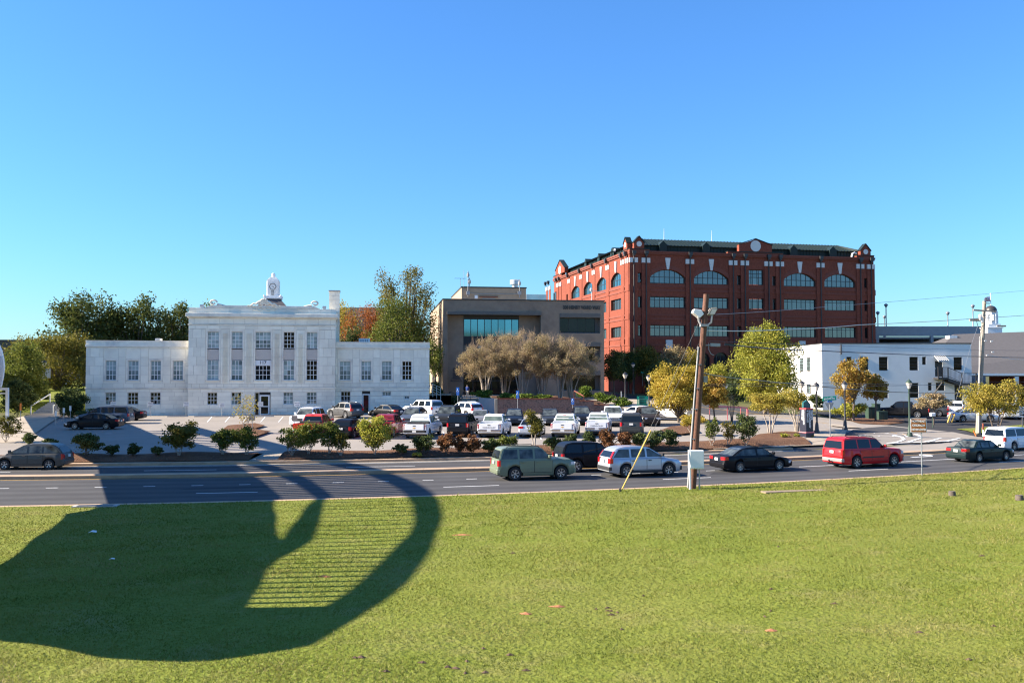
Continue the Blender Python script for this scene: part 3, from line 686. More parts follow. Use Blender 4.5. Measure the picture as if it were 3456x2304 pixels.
for u in (717, 1062):
    x = C(u); mb = MB(); z = zc_top + .32; s = 1 if u < 900 else -1
    mb.path([(x+s*(.42*math.cos(t)*(1-k*.05)), yc+.15, z+.3+.3*math.sin(t)*(1-k*.05)) for k, t in enumerate([i*.6 for i in range(11)])], .1, 6); mb.path([(x+s*.4, yc+.15, z+.1),(x+s*.9, yc+.15, z+.02),(x+s*1.3, yc+.15, z-.03)], [.12,.1,.05], 6)
    mb.build('carved_scroll', M['marble_trim'], mb_, smooth=50)
for u in (678, 1093):
    x = C(u); mb = MB(); mb.box(x-.22, x+.22, yc+.1, yc+.5, zc_top+.04, zc_top+.36); mb.box(x-.16, x+.16, yc+.085, yc+.1, zc_top+.16, zc_top+.3, 1); mb.box(x-.06, x+.06, yc+.25, yc+.35, zc_top, zc_top+.05)
    mb.build('floodlight', [M['white_paint'], M['lamp_glass']], mb_)
# chimney of marble blocks
xc0, xc1 = F1.px(1111,1050,-3)[0], F1.px(1146,1050,-3)[0]; zc1 = F1.px(1130,984,-3)[1]
ch = MB().box(xc0, xc1, 3, 4.4, z_par-.5, zc1).build('chimney', M['joint'], mb_)
nr = 13
for j in range(nr):
    za = z_par-.5 + (zc1-z_par+.5)*j/nr; zb_ = z_par-.5 + (zc1-z_par+.5)*(j+1)/nr; q = xc0 + (xc1-xc0)*(.38 if j % 2 else .62)
    for a, b in ((xc0-.02, q), (q, xc1+.02)): piece('marble_block', M['marble_trim'], ch, a+.01, b-.01, 2.97, 3.02, za+.012, zb_-.012)
MB().box(xc0-.08, xc1+.08, 2.9, 4.5, zc1, zc1+.16).build('cap', M['stone_grey'], ch)
for u, v in ((533,1148),(1230,1150)):                 # roof units
    x = F1.px(u, v, -2)[0]; mb = MB(); s = .5 if u < 800 else 1.1
    mb.box(x-.6*s, x+.6*s, 2, 3, z_par-.4, z_par+.35+s*.25)
    for k in range(5): mb.box(x-.5*s+k*.2*s, x-.42*s+k*.2*s, 1.97, 2.0, z_par+.1, z_par+.3+s*.2, 1)
    mb.build('roof_unit', [M['white_paint'], M['grey_metal']], mb_)

# ---------------------------------------------------------------- clock tower behind (cupola of the building at the back)
D = 128.0
pB = at(922, 1009, D); ctw = thing('clock_tower', 'slim white stepped clock tower with hexagonal clock face behind marble roof', 'clock tower', (pB.x, D, 0), R(10))
px_ = D / F; zz = lambda v: at(922, v, D).z
def bx(mb, w_, d_, v0, v1, m=0): mb.box(-w_*px_/2, w_*px_/2, -d_*px_/2, d_*px_/2, zz(v1), zz(v0), m)
mb = MB(); wv = zz(1010); b0 = zz(1034)
mb.add([(-3.2,-3.2,b0-1.5),(3.2,-3.2,b0-1.5),(3.2,3.2,b0-1.5),(-3.2,3.2,b0-1.5),(-1.1,-1.1,wv-.1),(1.1,-1.1,wv-.1),(1.1,1.1,wv-.1),(-1.1,1.1,wv-.1)], [(0,1,5,4),(1,2,6,5),(2,3,7,6),(3,0,4,7),(4,5,6,7)])
mb.box(-9, 9, -6, 6, .8, b0-1.5, 0); mb.build('roof', M['shingle'], ctw)
mb = MB(); bx(mb, 58, 58, 1004, 1010); bx(mb, 50, 50, 1000, 1004)
for s in (-1, 1):
    for t in (-1, 1): mb.path([(s*1.05, t*1.05, zz(1006)), (s*1.1, t*1.1, zz(1001)), (s*1.16, t*1.16, zz(997.5))], [.13,.16,.06], 6)
mb.build('base', M['white_paint'], ctw)
mb = MB(); bx(mb, 35, 42, 950, 1004); bx(mb, 42, 35, 950, 1004); bx(mb, 38, 38, 945, 950); bx(mb, 31, 31, 941, 945); bx(mb, 24, 24, 937, 941); bx(mb, 18, 18, 935.5, 937); mb.build('shaft', M['white_paint'], ctw, bevel=.02)
mb = MB(); mb.lathe([(.24,zz(937)),(.27,zz(931)),(.27,zz(926)),(.2,zz(923)),(.08,zz(921.5)),(.0,zz(921))], n=12); mb.build('finial', M['white_paint'], ctw, smooth=50)
yf = -21*px_ - .02; zc = zz(969)
mb = MB(); mb.prism([(.47*math.cos(R(60*i)), zc+.47*math.sin(R(60*i))) for i in range(6)], yf-.03, yf); fce = mb.build('clock_face', M['white_paint'], ctw)
mb = MB(); P = [(.47*math.cos(R(60*i)), zc+.47*math.sin(R(60*i))) for i in range(7)]
for a, b in zip(P, P[1:]): mb.obox((a[0], yf-.03, a[1]), (b[0], yf-.03, b[1]), .06, .05)
for i in range(12):
    t = R(30*i); mb.box(.36*math.cos(t)-.025, .36*math.cos(t)+.025, yf-.04, yf-.028, zc+.36*math.sin(t)-.025, zc+.36*math.sin(t)+.025)
mb.build('rim', M['dark_metal'], fce)
mb = MB(); mb.obox((-.1, yf-.05, zc+.07), (.26, yf-.05, zc-.2), .03, .045); mb.build('hand', M['dark_metal'], fce)
mb = MB()
for i in range(3):
    for j in range(5): mb.box(-.2+.14*i, -.1+.14*i, yf-.012, yf+.02, zz(998.5)+.135*j, zz(998.5)+.10+.135*j, 1 if j == 4 else 0)
mb.build('louvre', [M['stone_grey'], M['dark_bronze']], ctw)

# ---------------------------------------------------------------- 300 building
A3 = R(8.4); z3 = 2.0
F3 = Facade((-10.6, 142.0, z3), A3)
b3 = thing('office_building', 'brown pebble-faced office building with address letters and deep window recesses', 'building', F3.o, A3)
X3 = lambda u, v=1150: F3.px(u, v)[0]
Z3 = lambda v, u=1700: F3.px(u, v)[1]
S3 = 650/1853
def q3(cx, cy, off=0.0): return F3.px(1450+cx*S3, 850+cy*S3, off)
W3 = X3(2038.6, 1100); H3 = q3(900, 468)[1]
# openings: tall entrance bay, three right windows
ex0, ez1 = q3(172, 600); ex1 = q3(1070, 600)[0]; gx0 = q3(325, 700, -1.8)[0]; gx1 = q3(860, 700, -1.8)[0]
wx0, wz1 = q3(1253, 592); wx1 = q3(1642, 592)[0]; wz0 = q3(1440, 782)[1]
st = 5.02 * 0 + (q3(1500, 632)[1] - q3(1500, 908)[1])
ops3 = [(ex0, ex1, .3, ez1)] + [(wx0, wx1, wz0 - st*k, wz1 - st*k) for k in range(3)]
mb = MB()
for a, b, c, d in decompose(0, W3, -1.5, H3, ops3): mb.box(a, b, 0, 1.2, c, d)
mb.build('front_wall', M['aggregate'], b3)
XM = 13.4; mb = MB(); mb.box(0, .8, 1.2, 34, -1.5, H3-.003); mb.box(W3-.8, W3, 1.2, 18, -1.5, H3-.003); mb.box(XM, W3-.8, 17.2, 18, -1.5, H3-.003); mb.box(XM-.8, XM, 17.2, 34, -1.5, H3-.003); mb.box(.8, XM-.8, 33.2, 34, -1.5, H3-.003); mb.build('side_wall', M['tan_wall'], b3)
# added sheet to lift the sunlit west wall's tone, in the side walls' tan
MB().box(-.04, -.002, .05, 33.5, -1.5, H3-.1).build('west_tone_sheet', M['tan_wall'], b3)
MB().box(.5, W3-.5, .6, 17.5, H3-.8, H3-.5).box(.5, XM-.3, 17.5, 33.6, H3-.8, H3-.502).build('flat_roof', M['stone_grey'], b3)
mb = MB(); mb.box(-.12, W3+.12, -.12, .4, H3, H3+.16); mb.box(-.12, .4, .4, 34.1, H3, H3+.16); mb.box(W3-.4, W3+.12, .4, 18.1, H3, H3+.16); mb.build('roof_edge', M['dark_metal'], b3)
# entrance recess
mb = MB(); yr = 1.8
mb.box(ex0-.3, gx0, yr, yr+.5, -.5, ez1); mb.build('recess_wall', M['aggregate'], b3); MB().box(gx1, ex1+.3, yr, yr+.5, -.5, ez1).build('recess_wall', M['aggregate'], b3)
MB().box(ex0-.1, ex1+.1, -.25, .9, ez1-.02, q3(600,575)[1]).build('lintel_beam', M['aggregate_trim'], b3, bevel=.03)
gz1 = q3(500, 642, -1.8)[1]; gz0 = q3(500, 818, -1.8)[1]
MB().box(gx0, gx1, yr, yr+.5, gz1+.002, ez1).build('soffit', M['dark_bronze'], b3)
window(b3, gx0, gx1, gz0, gz1, yr+.1, 8, 1, M['dark_metal'], M['glass_teal'], .08, .10, name='curtain_wall')
MB().box(gx0, gx1, yr+.05, yr+.3, q3(500,895,-1.8)[1], gz0-.002).build('dark_panel', M['black'], b3)
window(b3, gx0, gx1, q3(500,1100,-1.8)[1], q3(500,895,-1.8)[1]-.002, yr+.1, 8, 2, M['dark_metal'], [M['glass_dark'], M['glass_mid'], M['glass_dark']], .08, .10, name='curtain_wall')
MB().box(gx0, gx1, yr+.05, yr+.3, q3(500,1170,-1.8)[1], q3(500,1100,-1.8)[1]-.002).build('dark_panel', M['black'], b3)
window(b3, gx0, gx1, 0.1, q3(500,1170,-1.8)[1]-.002, yr+.1, 6, 2, M['dark_metal'], M['glass_dark'], .08, .1, name='curtain_wall', rows=[0,.72,1])
t3 = text('300 Henry Ward Way', .34, b3, (q3(525,1195,-1.7)[0], yr-.03, q3(525,1195,-1.7)[1]), (R(90),0,0), M['lamp_glass'], 'entrance_lettering')
# recessed right windows with deep aggregate hoods
for k in range(3):
    z0, z1 = wz0 - st*k, wz1 - st*k; hz = z1 - (q3(1500,592)[1] - q3(1500,630)[1])
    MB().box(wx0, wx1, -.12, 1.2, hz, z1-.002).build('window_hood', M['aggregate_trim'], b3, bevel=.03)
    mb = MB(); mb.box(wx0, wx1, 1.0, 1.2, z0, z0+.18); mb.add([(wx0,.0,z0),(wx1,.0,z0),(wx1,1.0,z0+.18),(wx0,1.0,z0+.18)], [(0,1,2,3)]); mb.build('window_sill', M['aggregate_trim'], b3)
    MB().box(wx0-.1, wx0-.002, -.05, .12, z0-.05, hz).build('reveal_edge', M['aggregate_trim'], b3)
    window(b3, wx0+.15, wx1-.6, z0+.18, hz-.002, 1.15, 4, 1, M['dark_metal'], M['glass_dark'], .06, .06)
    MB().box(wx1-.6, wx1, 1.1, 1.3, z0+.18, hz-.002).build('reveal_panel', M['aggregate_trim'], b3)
# letters and seal
cxx, czz = q3(1463, 537); t3 = text('300 HENRY WARD WAY', .80, b3, (cxx, -.06, czz), (R(90),0,0), M['dark_bronze'], 'address_lettering', .02, extrude=.05)
wd_ = t3.data.vertices and (max(v.co.x for v in t3.data.vertices) - min(v.co.x for v in t3.data.vertices)); t3.scale.x = (q3(1645,540)[0]-q3(1285,540)[0]) / wd_
s0 = q3(255, 1165); mb = MB(); mb.prism([(s0[0]-.55, s0[1]-.9),(s0[0]+.55, s0[1]-.9),(s0[0]+.55, s0[1]+.45)] + [(s0[0]+.55*math.cos(R(a)), s0[1]+.45+.5*math.sin(R(a))) for a in range(15,180,15)] + [(s0[0]-.55, s0[1]+.45)], -.1, .0)
sl = mb.build('city_seal', M['dark_bronze'], b3); mb = MB(); mb.prism([(s0[0]+.34*math.cos(R(a)), s0[1]-.05+.42*math.sin(R(a))) for a in range(0,360,30)], -.12, -.1); mb.build('emblem', M['dark_metal'], sl)
for s, cy, sx in (('CITY OF GAINESVILLE', 1222, 1.0), ('ADMINISTRATION BUILDING', 1241, 1.0)):
    c_ = q3(254, cy); t = text(s, .36, b3, (c_[0], -.05, c_[1]), (R(90),0,0), M['dark_bronze'], 'wall_lettering', .012, extrude=.03)
    ww = max(v.co.x for v in t.data.vertices) - min(v.co.x for v in t.data.vertices); t.scale.x = ((q3(302,cy)[0]-q3(206,cy)[0]) if 'CITY' in s else (q3(316,cy)[0]-q3(194,cy)[0])) / ww
# penthouse block set back on the roof
pz = Z3(850+340*S3, 1560); pp0 = F3.px(1450+308*S3, 1000, -11)[0]; pp1 = F3.px(1450+928*S3, 1000, -11)[0]; pz = F3.px(1500+100, 850+345*S3, -11)[1]
mb = MB(); mb.box(pp0, pp1, 11, 32, H3-.5, pz); ph = mb.build('penthouse', M['tan_wall'], b3)
MB().box(pp0-.1, pp1+.1, 10.9, 32.1, pz, pz+.2).build('roof_edge', M['dark_metal'], ph)
x_, z_ = F3.px(1450+570*S3, 850+450*S3, -11); mb = MB(); mb.box(x_-1.1, x_+1.1, 10.93, 11, z_-.4, z_+.1); [mb.box(x_-1.0, x_+1.0, 10.88, 10.94, z_-.35+.1*k, z_-.31+.1*k) for k in range(5)]; mb.build('vent_louvre', M['conc_grey'], ph)
MB().box(x_-1.6, x_+1.5, 10.7, 11, z_+.25, z_+.38).build('vent_hood', M['brick_dark'], ph)
x_, z_ = F3.px(1450+447*S3, 850+433*S3, -11); MB().box(x_-.25, x_+.25, 10.85, 11, z_-.28, z_+.28).build('wall_unit', M['white_paint'], ph)
a_ = [F3.px(1450+x*S3, 850+y*S3, -10.9) for x, y in ((395,398),(520,407),(620,402),(740,409),(860,406))]
MB().path([(x, 10.9, z) for x, z in a_], .05, 5).build('wall_cable', M['conc_grey'], ph)
for cx0, y0, y1, r in ((370,185,430,.07),(384,250,340,.07),(865,265,440,.07),(330,172,338,.03),(297,255,345,.03)):
    xa, za = F3.px(1450+cx0*S3, 850+y0*S3, -10.7); zb_ = F3.px(1450+cx0*S3, 850+y1*S3, -10.7)[1]
    mb = MB().path([(xa, 10.7, zb_), (xa, 10.7, za)], r, 6)
    if r > .05: mb.box(xa-.3, xa+.3, 10.6, 10.95, F3.px(1450+cx0*S3, 850+395*S3, -10.7)[1]-.3, F3.px(1450+cx0*S3, 850+395*S3, -10.7)[1]+.3) if cx0 != 384 else None; mb.lathe([(.05,0),(.22,.05),(.26,.4),(.12,.75)], (xa,10.7,za+ -1.0), 8)
    elif cx0 == 297: mb.box(xa-1.0, xa+.9, 10.68, 10.72, za-.03, za+.03)
    mb.build('antenna', M['conc_grey'], ph)
xa, za = F3.px(1450+820*S3, 850+342*S3, -16); mb = MB(); mb.lathe([(.5,-.2),(.5,.5),(.85,.5),(.85,1.25),(.6,1.35)], (xa,16,za), 14); mb.build('roof_vent', M['alu'], ph, smooth=40)
xa, za = F3.px(1450+1560*S3, 850+475*S3, -3); mb = MB(); mb.path([(xa,3,za-.3),(xa,3,za+1.9)], .06, 6); mb.obox((xa-.5,3,za+1.75),(xa+2.2,3,za+1.55), .06,.06); mb.lathe([(.0,0),(.22,.1),(.25,.35),(.1,.55)], (xa-.1,3,za+1.6), 8); mb.build('antenna', M['alu'], b3)
scr = MB(); sx0, sx1 = F3.px(1450+930*S3, 1000, -26)[0], F3.px(1450+1128*S3, 1000, -26)[0]; szt = F3.px(1800, 850+408*S3, -26)[1]
n = 22
for i in range(n): scr.box(sx0+(sx1-sx0)*i/n, sx0+(sx1-sx0)*(i+.55)/n, 26, 26.15, H3-.5, szt)
scr.box(sx0, sx1, 26.15, 26.25, H3-.5, H3+1.0); scr.build('roof_screen', M['conc_grey'], b3)

# ---------------------------------------------------------------- brick building
AB = R(12.6); zb0 = 2.4
FB = Facade((21.3, 166.6, zb0), AB)
bb = thing('brick_building', 'five storey red brick building with arched windows and dark green roof', 'building', FB.o, AB)
FL = Facade((21.3, 166.6, zb0), AB + R(90) )          # west wall: x runs away from the camera
FL.n = Vector((-math.cos(AB), -math.sin(AB), 0)); 
S1 = 640/2091
def p1(cx, cy, off=0.0): return FB.px(1820+cx*S1, 760+cy*S1, off)
def p2(cx, cy, off=0.0): return FB.px(2400+cx*S1, 760+cy*S1, off)
def l1(cx, cy, off=0.0): return FL.px(1820+cx*S1, 760+cy*S1, off)
WB = p2(1797, 900)[0]; Hw = p1(1500, 300)[1]
r1t, r1b = p1(1415, 490)[1], p1(1415, 643)[1]; r1s = p1(1220, 573)[1]
r2t, r2b = p1(1415, 787)[1], p1(1415, 911)[1]; r3t, r3b = p1(1415, 1099)[1], p1(1415, 1224)[1]
gA = (p2(40, 1470)[0], p2(205, 1470)[0], p2(120,1400)[1])
big = [(p1(1218,700)[0], p1(1613,700)[0]), (p1(1704,700)[0], p1(2087,700)[0]), (p2(795,700)[0], p2(1157,700)[0]), (p2(1243,700)[0], p2(1594,700)[0])]
small = [(p1(1077,700)[0], p1(1131,700)[0]), (p2(280,700)[0], p2(330,700)[0]), (p2(664,700)[0], p2(714,700)[0]), (p2(1675,700)[0], p2(1724,700)[0])]
cen = (p2(410,700)[0], p2(580,700)[0])
def brick_wall(parent, x0, x1, z0, z1, rects, arches, y0, y1, material, xf=lambda mb: mb):
    mb = MB(); ops = rects + [(a, b, c, t) for a, b, c, s, t in arches]
    for a, b, c, d in decompose(x0, x1, z0, z1, ops): mb.box(a, b, y0, y1, c, d)
    for a, b, c, s, t in arches:                      # spandrels: two pieces per arch, split at the crown
        P = arc_top(a, b, s, t); k = len(P)//2
        mb.prism([(a, s)] + P[1:k+1] + [(a, t)], y0, y1); mb.prism(P[k:-1] + [(b, s), (b, t)], y0, y1)
    return mb
def arch_window(parent, x0, x1, z0, zs, zt, y, nx, fm, gm, M2=None):
    P = arc_top(x0, x1, zs, zt); mb = MB()
    for a, b in zip([(x0, z0)] + P, P + [(x1, z0)]): mb.obox((a[0], y, a[1]), (b[0], y, b[1]), .12, .14)
    mb.box(x0, x1, y-.06, y+.06, z0, z0+.14)
    top = lambda x: np.interp(x, [p[0] for p in P], [p[1] for p in P])
    xs = [x0+(x1-x0)*i/nx for i in range(nx+1)]; zm = z0 + (zt-z0)*.47
    for x in xs[1:-1]: mb.box(x-.05, x+.05, y-.05, y+.05, z0+.14, top(x))
    for a, b in zip(xs, xs[1:]): mb.box(a+.05, b-.05, y-.045, y+.045, zm-.05, zm+.05)
    f = mb.build('window', fm, parent)
    if M2 is not None: f.matrix_local = M2
    for a, b in zip(xs, xs[1:]):
        q = piece('pane', gm, f, a+.04, b-.04, y+.004, y+.02, z0+.1, zm-.04)
        mb = MB(); pts = [(a+.04, zm+.04), (b-.04, zm+.04)] + [(b-.04-(b-a-.08)*i/4, max(zm+.05, top(b-.04-(b-a-.08)*i/4)-.03)) for i in range(5)]
        mb.prism(pts, y+.004, y+.02); mb.build('pane', gm, f)
    return f
rects = []; arches = []
for a, b in big: arches.append((a, b, r1b, r1s, r1t)); rects += [(a, b, r2b, r2t), (a, b, r3b, r3t)]
for a, b in small: rects += [(a, b, p1(1100,635)[1], p1(1100,523)[1]), (a, b, p1(1100,907)[1], p1(1100,782)[1]), (a, b, p1(1100,1222)[1], p1(1100,1096)[1])]
rects += [(cen[0], cen[1], p2(495,660)[1], p2(495,490)[1]), (cen[0], cen[1], r2b, r2t), (cen[0], cen[1], r3b, r3t)]
aw = gA[1]-gA[0]; gar = []
for a, b in big:
    m_ = (a+b)/2
    for c in (m_-aw*.62, m_+aw*.62): gar.append((c-aw/2, c+aw/2, .0, gA[2]-aw*.45, gA[2]))
brick_wall(bb, 0, WB, -1, Hw, rects, arches+gar, 0, .7, M['brick']).build('front_wall', M['brick'], bb)
for a, b in big:
    arch_window(bb, a, b, r1b, r1s, r1t, .42, 7, M['dark_metal'], M['glass_tint'])
    for t, z in ((r2t, r2b), (r3t, r3b)): window(bb, a, b, z, t, .42, 7, 2, M['dark_metal'], M['glass_tint'], .10, .09, rows=[0,.76,1])
for a, b, c, s, t in gar: arch_window(bb, a, b, c, s, t, .42, 4, M['dark_metal'], M['glass_dark'])
for a, b in small:
    for z0, z1 in ((635,523),(907,782),(1222,1096)): window(bb, a, b, p1(1100,z0)[1], p1(1100,z1)[1], .42, 2, 2, M['dark_metal'], M['glass_tint'], .09, .08, rows=[0,.76,1])
window(bb, cen[0], cen[1], p2(495,660)[1], p2(495,490)[1], .42, 5, 3, M['dark_metal'], M['glass_tint'], .1, .09, colsf=[0,.22,.32,.64,.74,1], rows=[0,.5,.76,1])
for t, z in ((r2t, r2b), (r3t, r3b)): window(bb, cen[0], cen[1], z, t, .42, 5, 2, M['dark_metal'], M['glass_tint'], .1, .09, colsf=[0,.22,.32,.64,.74,1], rows=[0,.76,1])
# pilasters with downspouts, collars and cast-stone capitals
pil = [p1(1036,400)[0], p1(1172,400)[0], p1(1656,400)[0], p2(237,400)[0], p2(366,400)[0], p2(626,400)[0], p2(752,400)[0], p2(1199,400)[0], p2(1637,400)[0], p2(1755,400)[0]]
pw = (p1(1700,400)[0]-p1(1612,400)[0]); zcap1, zcap0 = p1(1656,376)[1], p1(1656,428)[1]
bands = [p1(1656, v)[1] for v in (670, 735, 985, 1045, 1238, 1330)]
def pilaster(parent, x, side=None, M2=None, pw=pw, dp=.2):
    mb = MB(); mb.box(x-pw/2, x+pw/2, -dp, -.001, -1, zcap0-.002)
    for a, b in zip(bands[0::2], bands[1::2]): mb.box(x-pw/2-.10, x+pw/2+.10, -dp-.08, .0-.0015, b, a)
    o = mb.build('pilaster', M['brick'], parent)
    mb = MB(); mb.box(x-pw/2-.02, x-.16, -dp-.1, 0, zcap0, zcap1); mb.box(x+.16, x+pw/2+.02, -dp-.1, 0, zcap0, zcap1); mb.box(x-.155, x+.155, -dp-.05, 0, zcap0, zcap1)
    for s in (-1, 1): mb.lathe([(.28,0),(.28,.03),(.2,.05)], (0,0,0), 10) if False else None
    cp = mb.build('capital', M['cast_stone'], o)
    mb = MB(); mb.path([(x, -dp-.14, -1 if dp > .15 else zcap0), (x, -dp-.14, zcap1+.4)], .11 if dp > .15 else .07, 6); mb.box(x-.36, x+.36, -.75, -.2, zcap1+.7, zcap1+1.25); mb.box(x-.22, x+.22, -.65, -.25, zcap1+.35, zcap1+.7)
    dp = mb.build('downspout', M['dark_bronze'], o)
    for q in (o,):
        if M2 is not None: q.matrix_local = M2
    return o
for x in pil: pilaster(bb, x)
# horizontal brick bands, cornice
mb = MB()
for x0, x1 in [(0, WB)]:
    for a, b in ((735,670),(1045,985),(1330,1238)):
        mb.box(x0, x1, -.10, -.0008, p1(1656,a)[1], p1(1656,a)[1]+.3); mb.box(x0, x1, -.10, -.0008, p1(1656,b)[1]-.3, p1(1656,b)[1])
    mb.box(x0-.1, WB+.1, -.25, .7, Hw-.5, Hw-.2); mb.box(x0-.15, WB+.15, -.38, .7, Hw-.198, Hw+.1)
mb.build('band_course', M['brick_dark'], bb)
for (a, b) in big:                                    # keystones and brick arch rings
    xk = (a+b)/2; zt_, zb_ = p1(1415,362)[1], r1t+.03; mb = MB()
    mb.prism([(xk-.48, zb_+1.9),(xk-.2, zb_),(xk+.2, zb_),(xk+.48, zb_+1.9),(xk+.48, zt_),(xk-.48, zt_)], -.22, .0-.001); mb.build('keystone', M['cast_stone'], bb)
    P = arc_top(a-.05, b+.05, r1s, r1t+.05); Q = arc_top(a-.9, b+.9, r1s, r1t+.75); mb = MB()
    for i in range(len(P)-1): mb.prism([P[i], P[i+1], Q[i+1], Q[i]], -.07, -.0012)
    mb.build('arch_ring', M['brick_dark'], bb)
for x in (p1(1428,1312)[0], p2(1000,1312)[0]):
    z = p1(1428,1312)[1]; MB().box(x-.62, x+.62, -.3, 0, z-.8, z+.8).build('cast_block', M['cast_stone'], bb)
# raised corner and centre parapets with gables and roundels
def gable(xa, xb, x0, x1, zsh, ga, gb, gs, gt, r, Mx=None):
    mb = MB(); mb.box(x0, x1, -.12, .75, Hw+.102, zsh); mb.box(x0-.05, x1+.05, -.2, .8, zsh, zsh+.14, 1)
    m_ = (ga+gb)/2
    mb.prism([(ga, zsh+.142),(gb, zsh+.142),(gb, gs),(m_, gt),(ga, gs)], -.12, .75)
    for a, b in (((ga-.1, gs), (m_, gt+.08)), ((m_, gt+.08), (gb+.1, gs))): mb.obox((a[0], .3, a[1]+.06), (b[0], .3, b[1]+.06), 1.1, .14, 1)
    o = mb.build('gable', [M['brick'], M['green_roof']], bb)
    zc = gs - (gs-zsh)*.15
    c = MB().prism([(m_+r*math.cos(R(a)), zc+r*math.sin(R(a))) for a in range(0,360,20)], -.2, -.11).build('roundel', M['cast_stone'], o)
    if Mx is not None: o.matrix_local = Mx
    return o
gable(0, 0, -.02, p1(1213,270)[0], p1(1100,265)[1], p1(1042,240)[0], p1(1155,240)[0], p1(1042,195)[1], p1(1100,128)[1], .5)
gable(0, 0, p2(180,300)[0], p2(790,300)[0], p2(490,303)[1], p2(305,280)[0], p2(667,280)[0], p2(400,215)[1], p2(490,158)[1], 1.05)
gable(0, 0, p2(1600,340)[0], p2(1792,340)[0], p2(1690,338)[1], p2(1643,320)[0], p2(1755,320)[0], p2(1643,285)[1], p2(1690,213)[1], .5)
# mansard roof
zr0 = Hw - .3; zr1 = p1(1600,240,-2.0)[1]; zr2 = p1(1600,168,-5.5)[1]; LD = 47.0
mb = MB()
mb.box(1.2, WB-1.2, 1.6, LD-1.6, zr0, zr1)
mb.add([(.6,1.0,zr1+.003),(WB-.6,1.0,zr1+.003),(WB-.6,LD-1,zr1+.003),(.6,LD-1,zr1+.003),(4.6,5.5,zr2),(WB-4.6,5.5,zr2),(WB-4.6,LD-5.5,zr2),(4.6,LD-5.5,zr2)], [(0,1,5,4),(1,2,6,5),(2,3,7,6),(3,0,4,7),(4,5,6,7),(0,3,2,1)])
roof = mb.build('roof', M['green_roof'], bb)
sm_ = MB()
for i in range(72):
    x = 1.0 + (WB-2)*i/71; t = (zr2-zr1); xx = min(max(x, 4.6), WB-4.6)
    sm_.obox((x, .98, zr1+.06), (xx, 5.5, zr2+.05), .07, .09)
for i in range(50):
    y = 1.6 + (LD-3.2)*i/49; yy = min(max(y,5.5), LD-5.5); sm_.obox((.58, y, zr1+.06), (4.6, yy, zr2+.05), .07, .09)
    sm_.box(1.1, 1.2, y-.05, y+.05, zr0+.3, zr1)
for i in range(72): x = 1.4 + (WB-2.8)*i/71; sm_.box(x-.04, x+.04, 1.52, 1.6, zr0+.3, zr1)
sm_.build('standing_seam', M['green_roof'], roof)
for u in (p1(1385,250)[0], p1(1862,250)[0], p2(935,280)[0], p2(1370,300)[0]):
    mb = MB(); zt_ = p1(1385,172,-1)[1]; mb.prism([(u-.75, zr0),(u+.75, zr0),(u+.75, zt_-.75),(u, zt_),(u-.75, zt_-.75)], .75, 4.0); mb.build('dormer', M['green_roof'], bb)
# west wall in its own frame: children placed with this matrix (x away from camera, y outwards flipped)
ML = Matrix(((0,-1,0,0),(1,0,0,0),(0,0,1,0),(0,0,0,1)))   # local x -> +y, local y -> -x ; outside is y = +
ML = Matrix(((0,1,0,0),(1,0,0,0),(0,0,1,0),(0,0,0,1)))    # local x -> +y, local y(out = negative) -> x
la = [(l1(790,640)[0], l1(912,640)[0]), (l1(633,680)[0], l1(745,680)[0]), (l1(488,720)[0], l1(592,720)[0]), (l1(353,760)[0], l1(452,760)[0])]
la = [(min(a), max(a)) for a in la]
L1b, L1t = l1(850,676)[1], l1(850,525)[1]; L1s = l1(790,610)[1]; L2b, L2t = l1(855,933)[1], l1(855,815)[1]; L3b, L3t = l1(855,1237)[1], l1(855,1122)[1]
le = sorted((l1(140,760)[0], l1(197,760)[0])); ls = sorted((l1(299,780)[0], l1(322,780)[0]))
Lend = min(52.0, l1(80,640)[0]); Lpav = l1(295,640)[0]
Lr = []; La = []
for a, b in la: La.append((a, b, L1b, L1s, L1t)); Lr += [(a, b, L2b, L2t), (a, b, L3b, L3t)]
Lr += [(le[0], le[1], L1b-.5, L1t+.2), (ls[0], ls[1], L1b, L1t-1.2)]
w_ = brick_wall(bb, .7, Lend, -1, Hw, Lr, La, 0, .7, M['brick']).build('west_wall', M['brick'], bb); w_.matrix_local = ML
for a, b in la:
    arch_window(bb, a, b, L1b, L1s, L1t, .42, 7, M['dark_metal'], M['glass_teal'], ML)
    for z, t in ((L2b, L2t), (L3b, L3t)): window(bb, a, b, z, t, .42, 7, 2, M['dark_metal'], M['glass_tint'], .1, .09, rows=[0,.76,1]).matrix_local = ML
window(bb, le[0], le[1], L1b-.5, L1t+.2, .42, 4, 4, M['dark_metal'], M['glass_tint'], .1, .09).matrix_local = ML
window(bb, ls[0], ls[1], L1b, L1t-1.2, .42, 2, 2, M['dark_metal'], M['glass_tint'], .09, .08).matrix_local = ML
lp = [l1(x,500)[0] for x in (972,922,757,603,461,330,235,204,118,86)]
for x in lp: pilaster(bb, x, M2=ML, pw=pw*1.05, dp=.09)
mb = MB()
for a, b in ((735,670),(1045,985),(1330,1238)):
    mb.box(0, Lend, -.10, -.0008, p1(1656,a)[1], p1(1656,a)[1]+.3); mb.box(0, Lend, -.10, -.0008, p1(1656,b)[1]-.3, p1(1656,b)[1])
mb.box(.7, Lend+.1, -.25, .7, Hw-.5, Hw-.2); mb.box(.7, Lend+.1, -.38, .7, Hw-.198, Hw+.1)
mb.build('band_course', M['brick_dark'], bb).matrix_local = ML
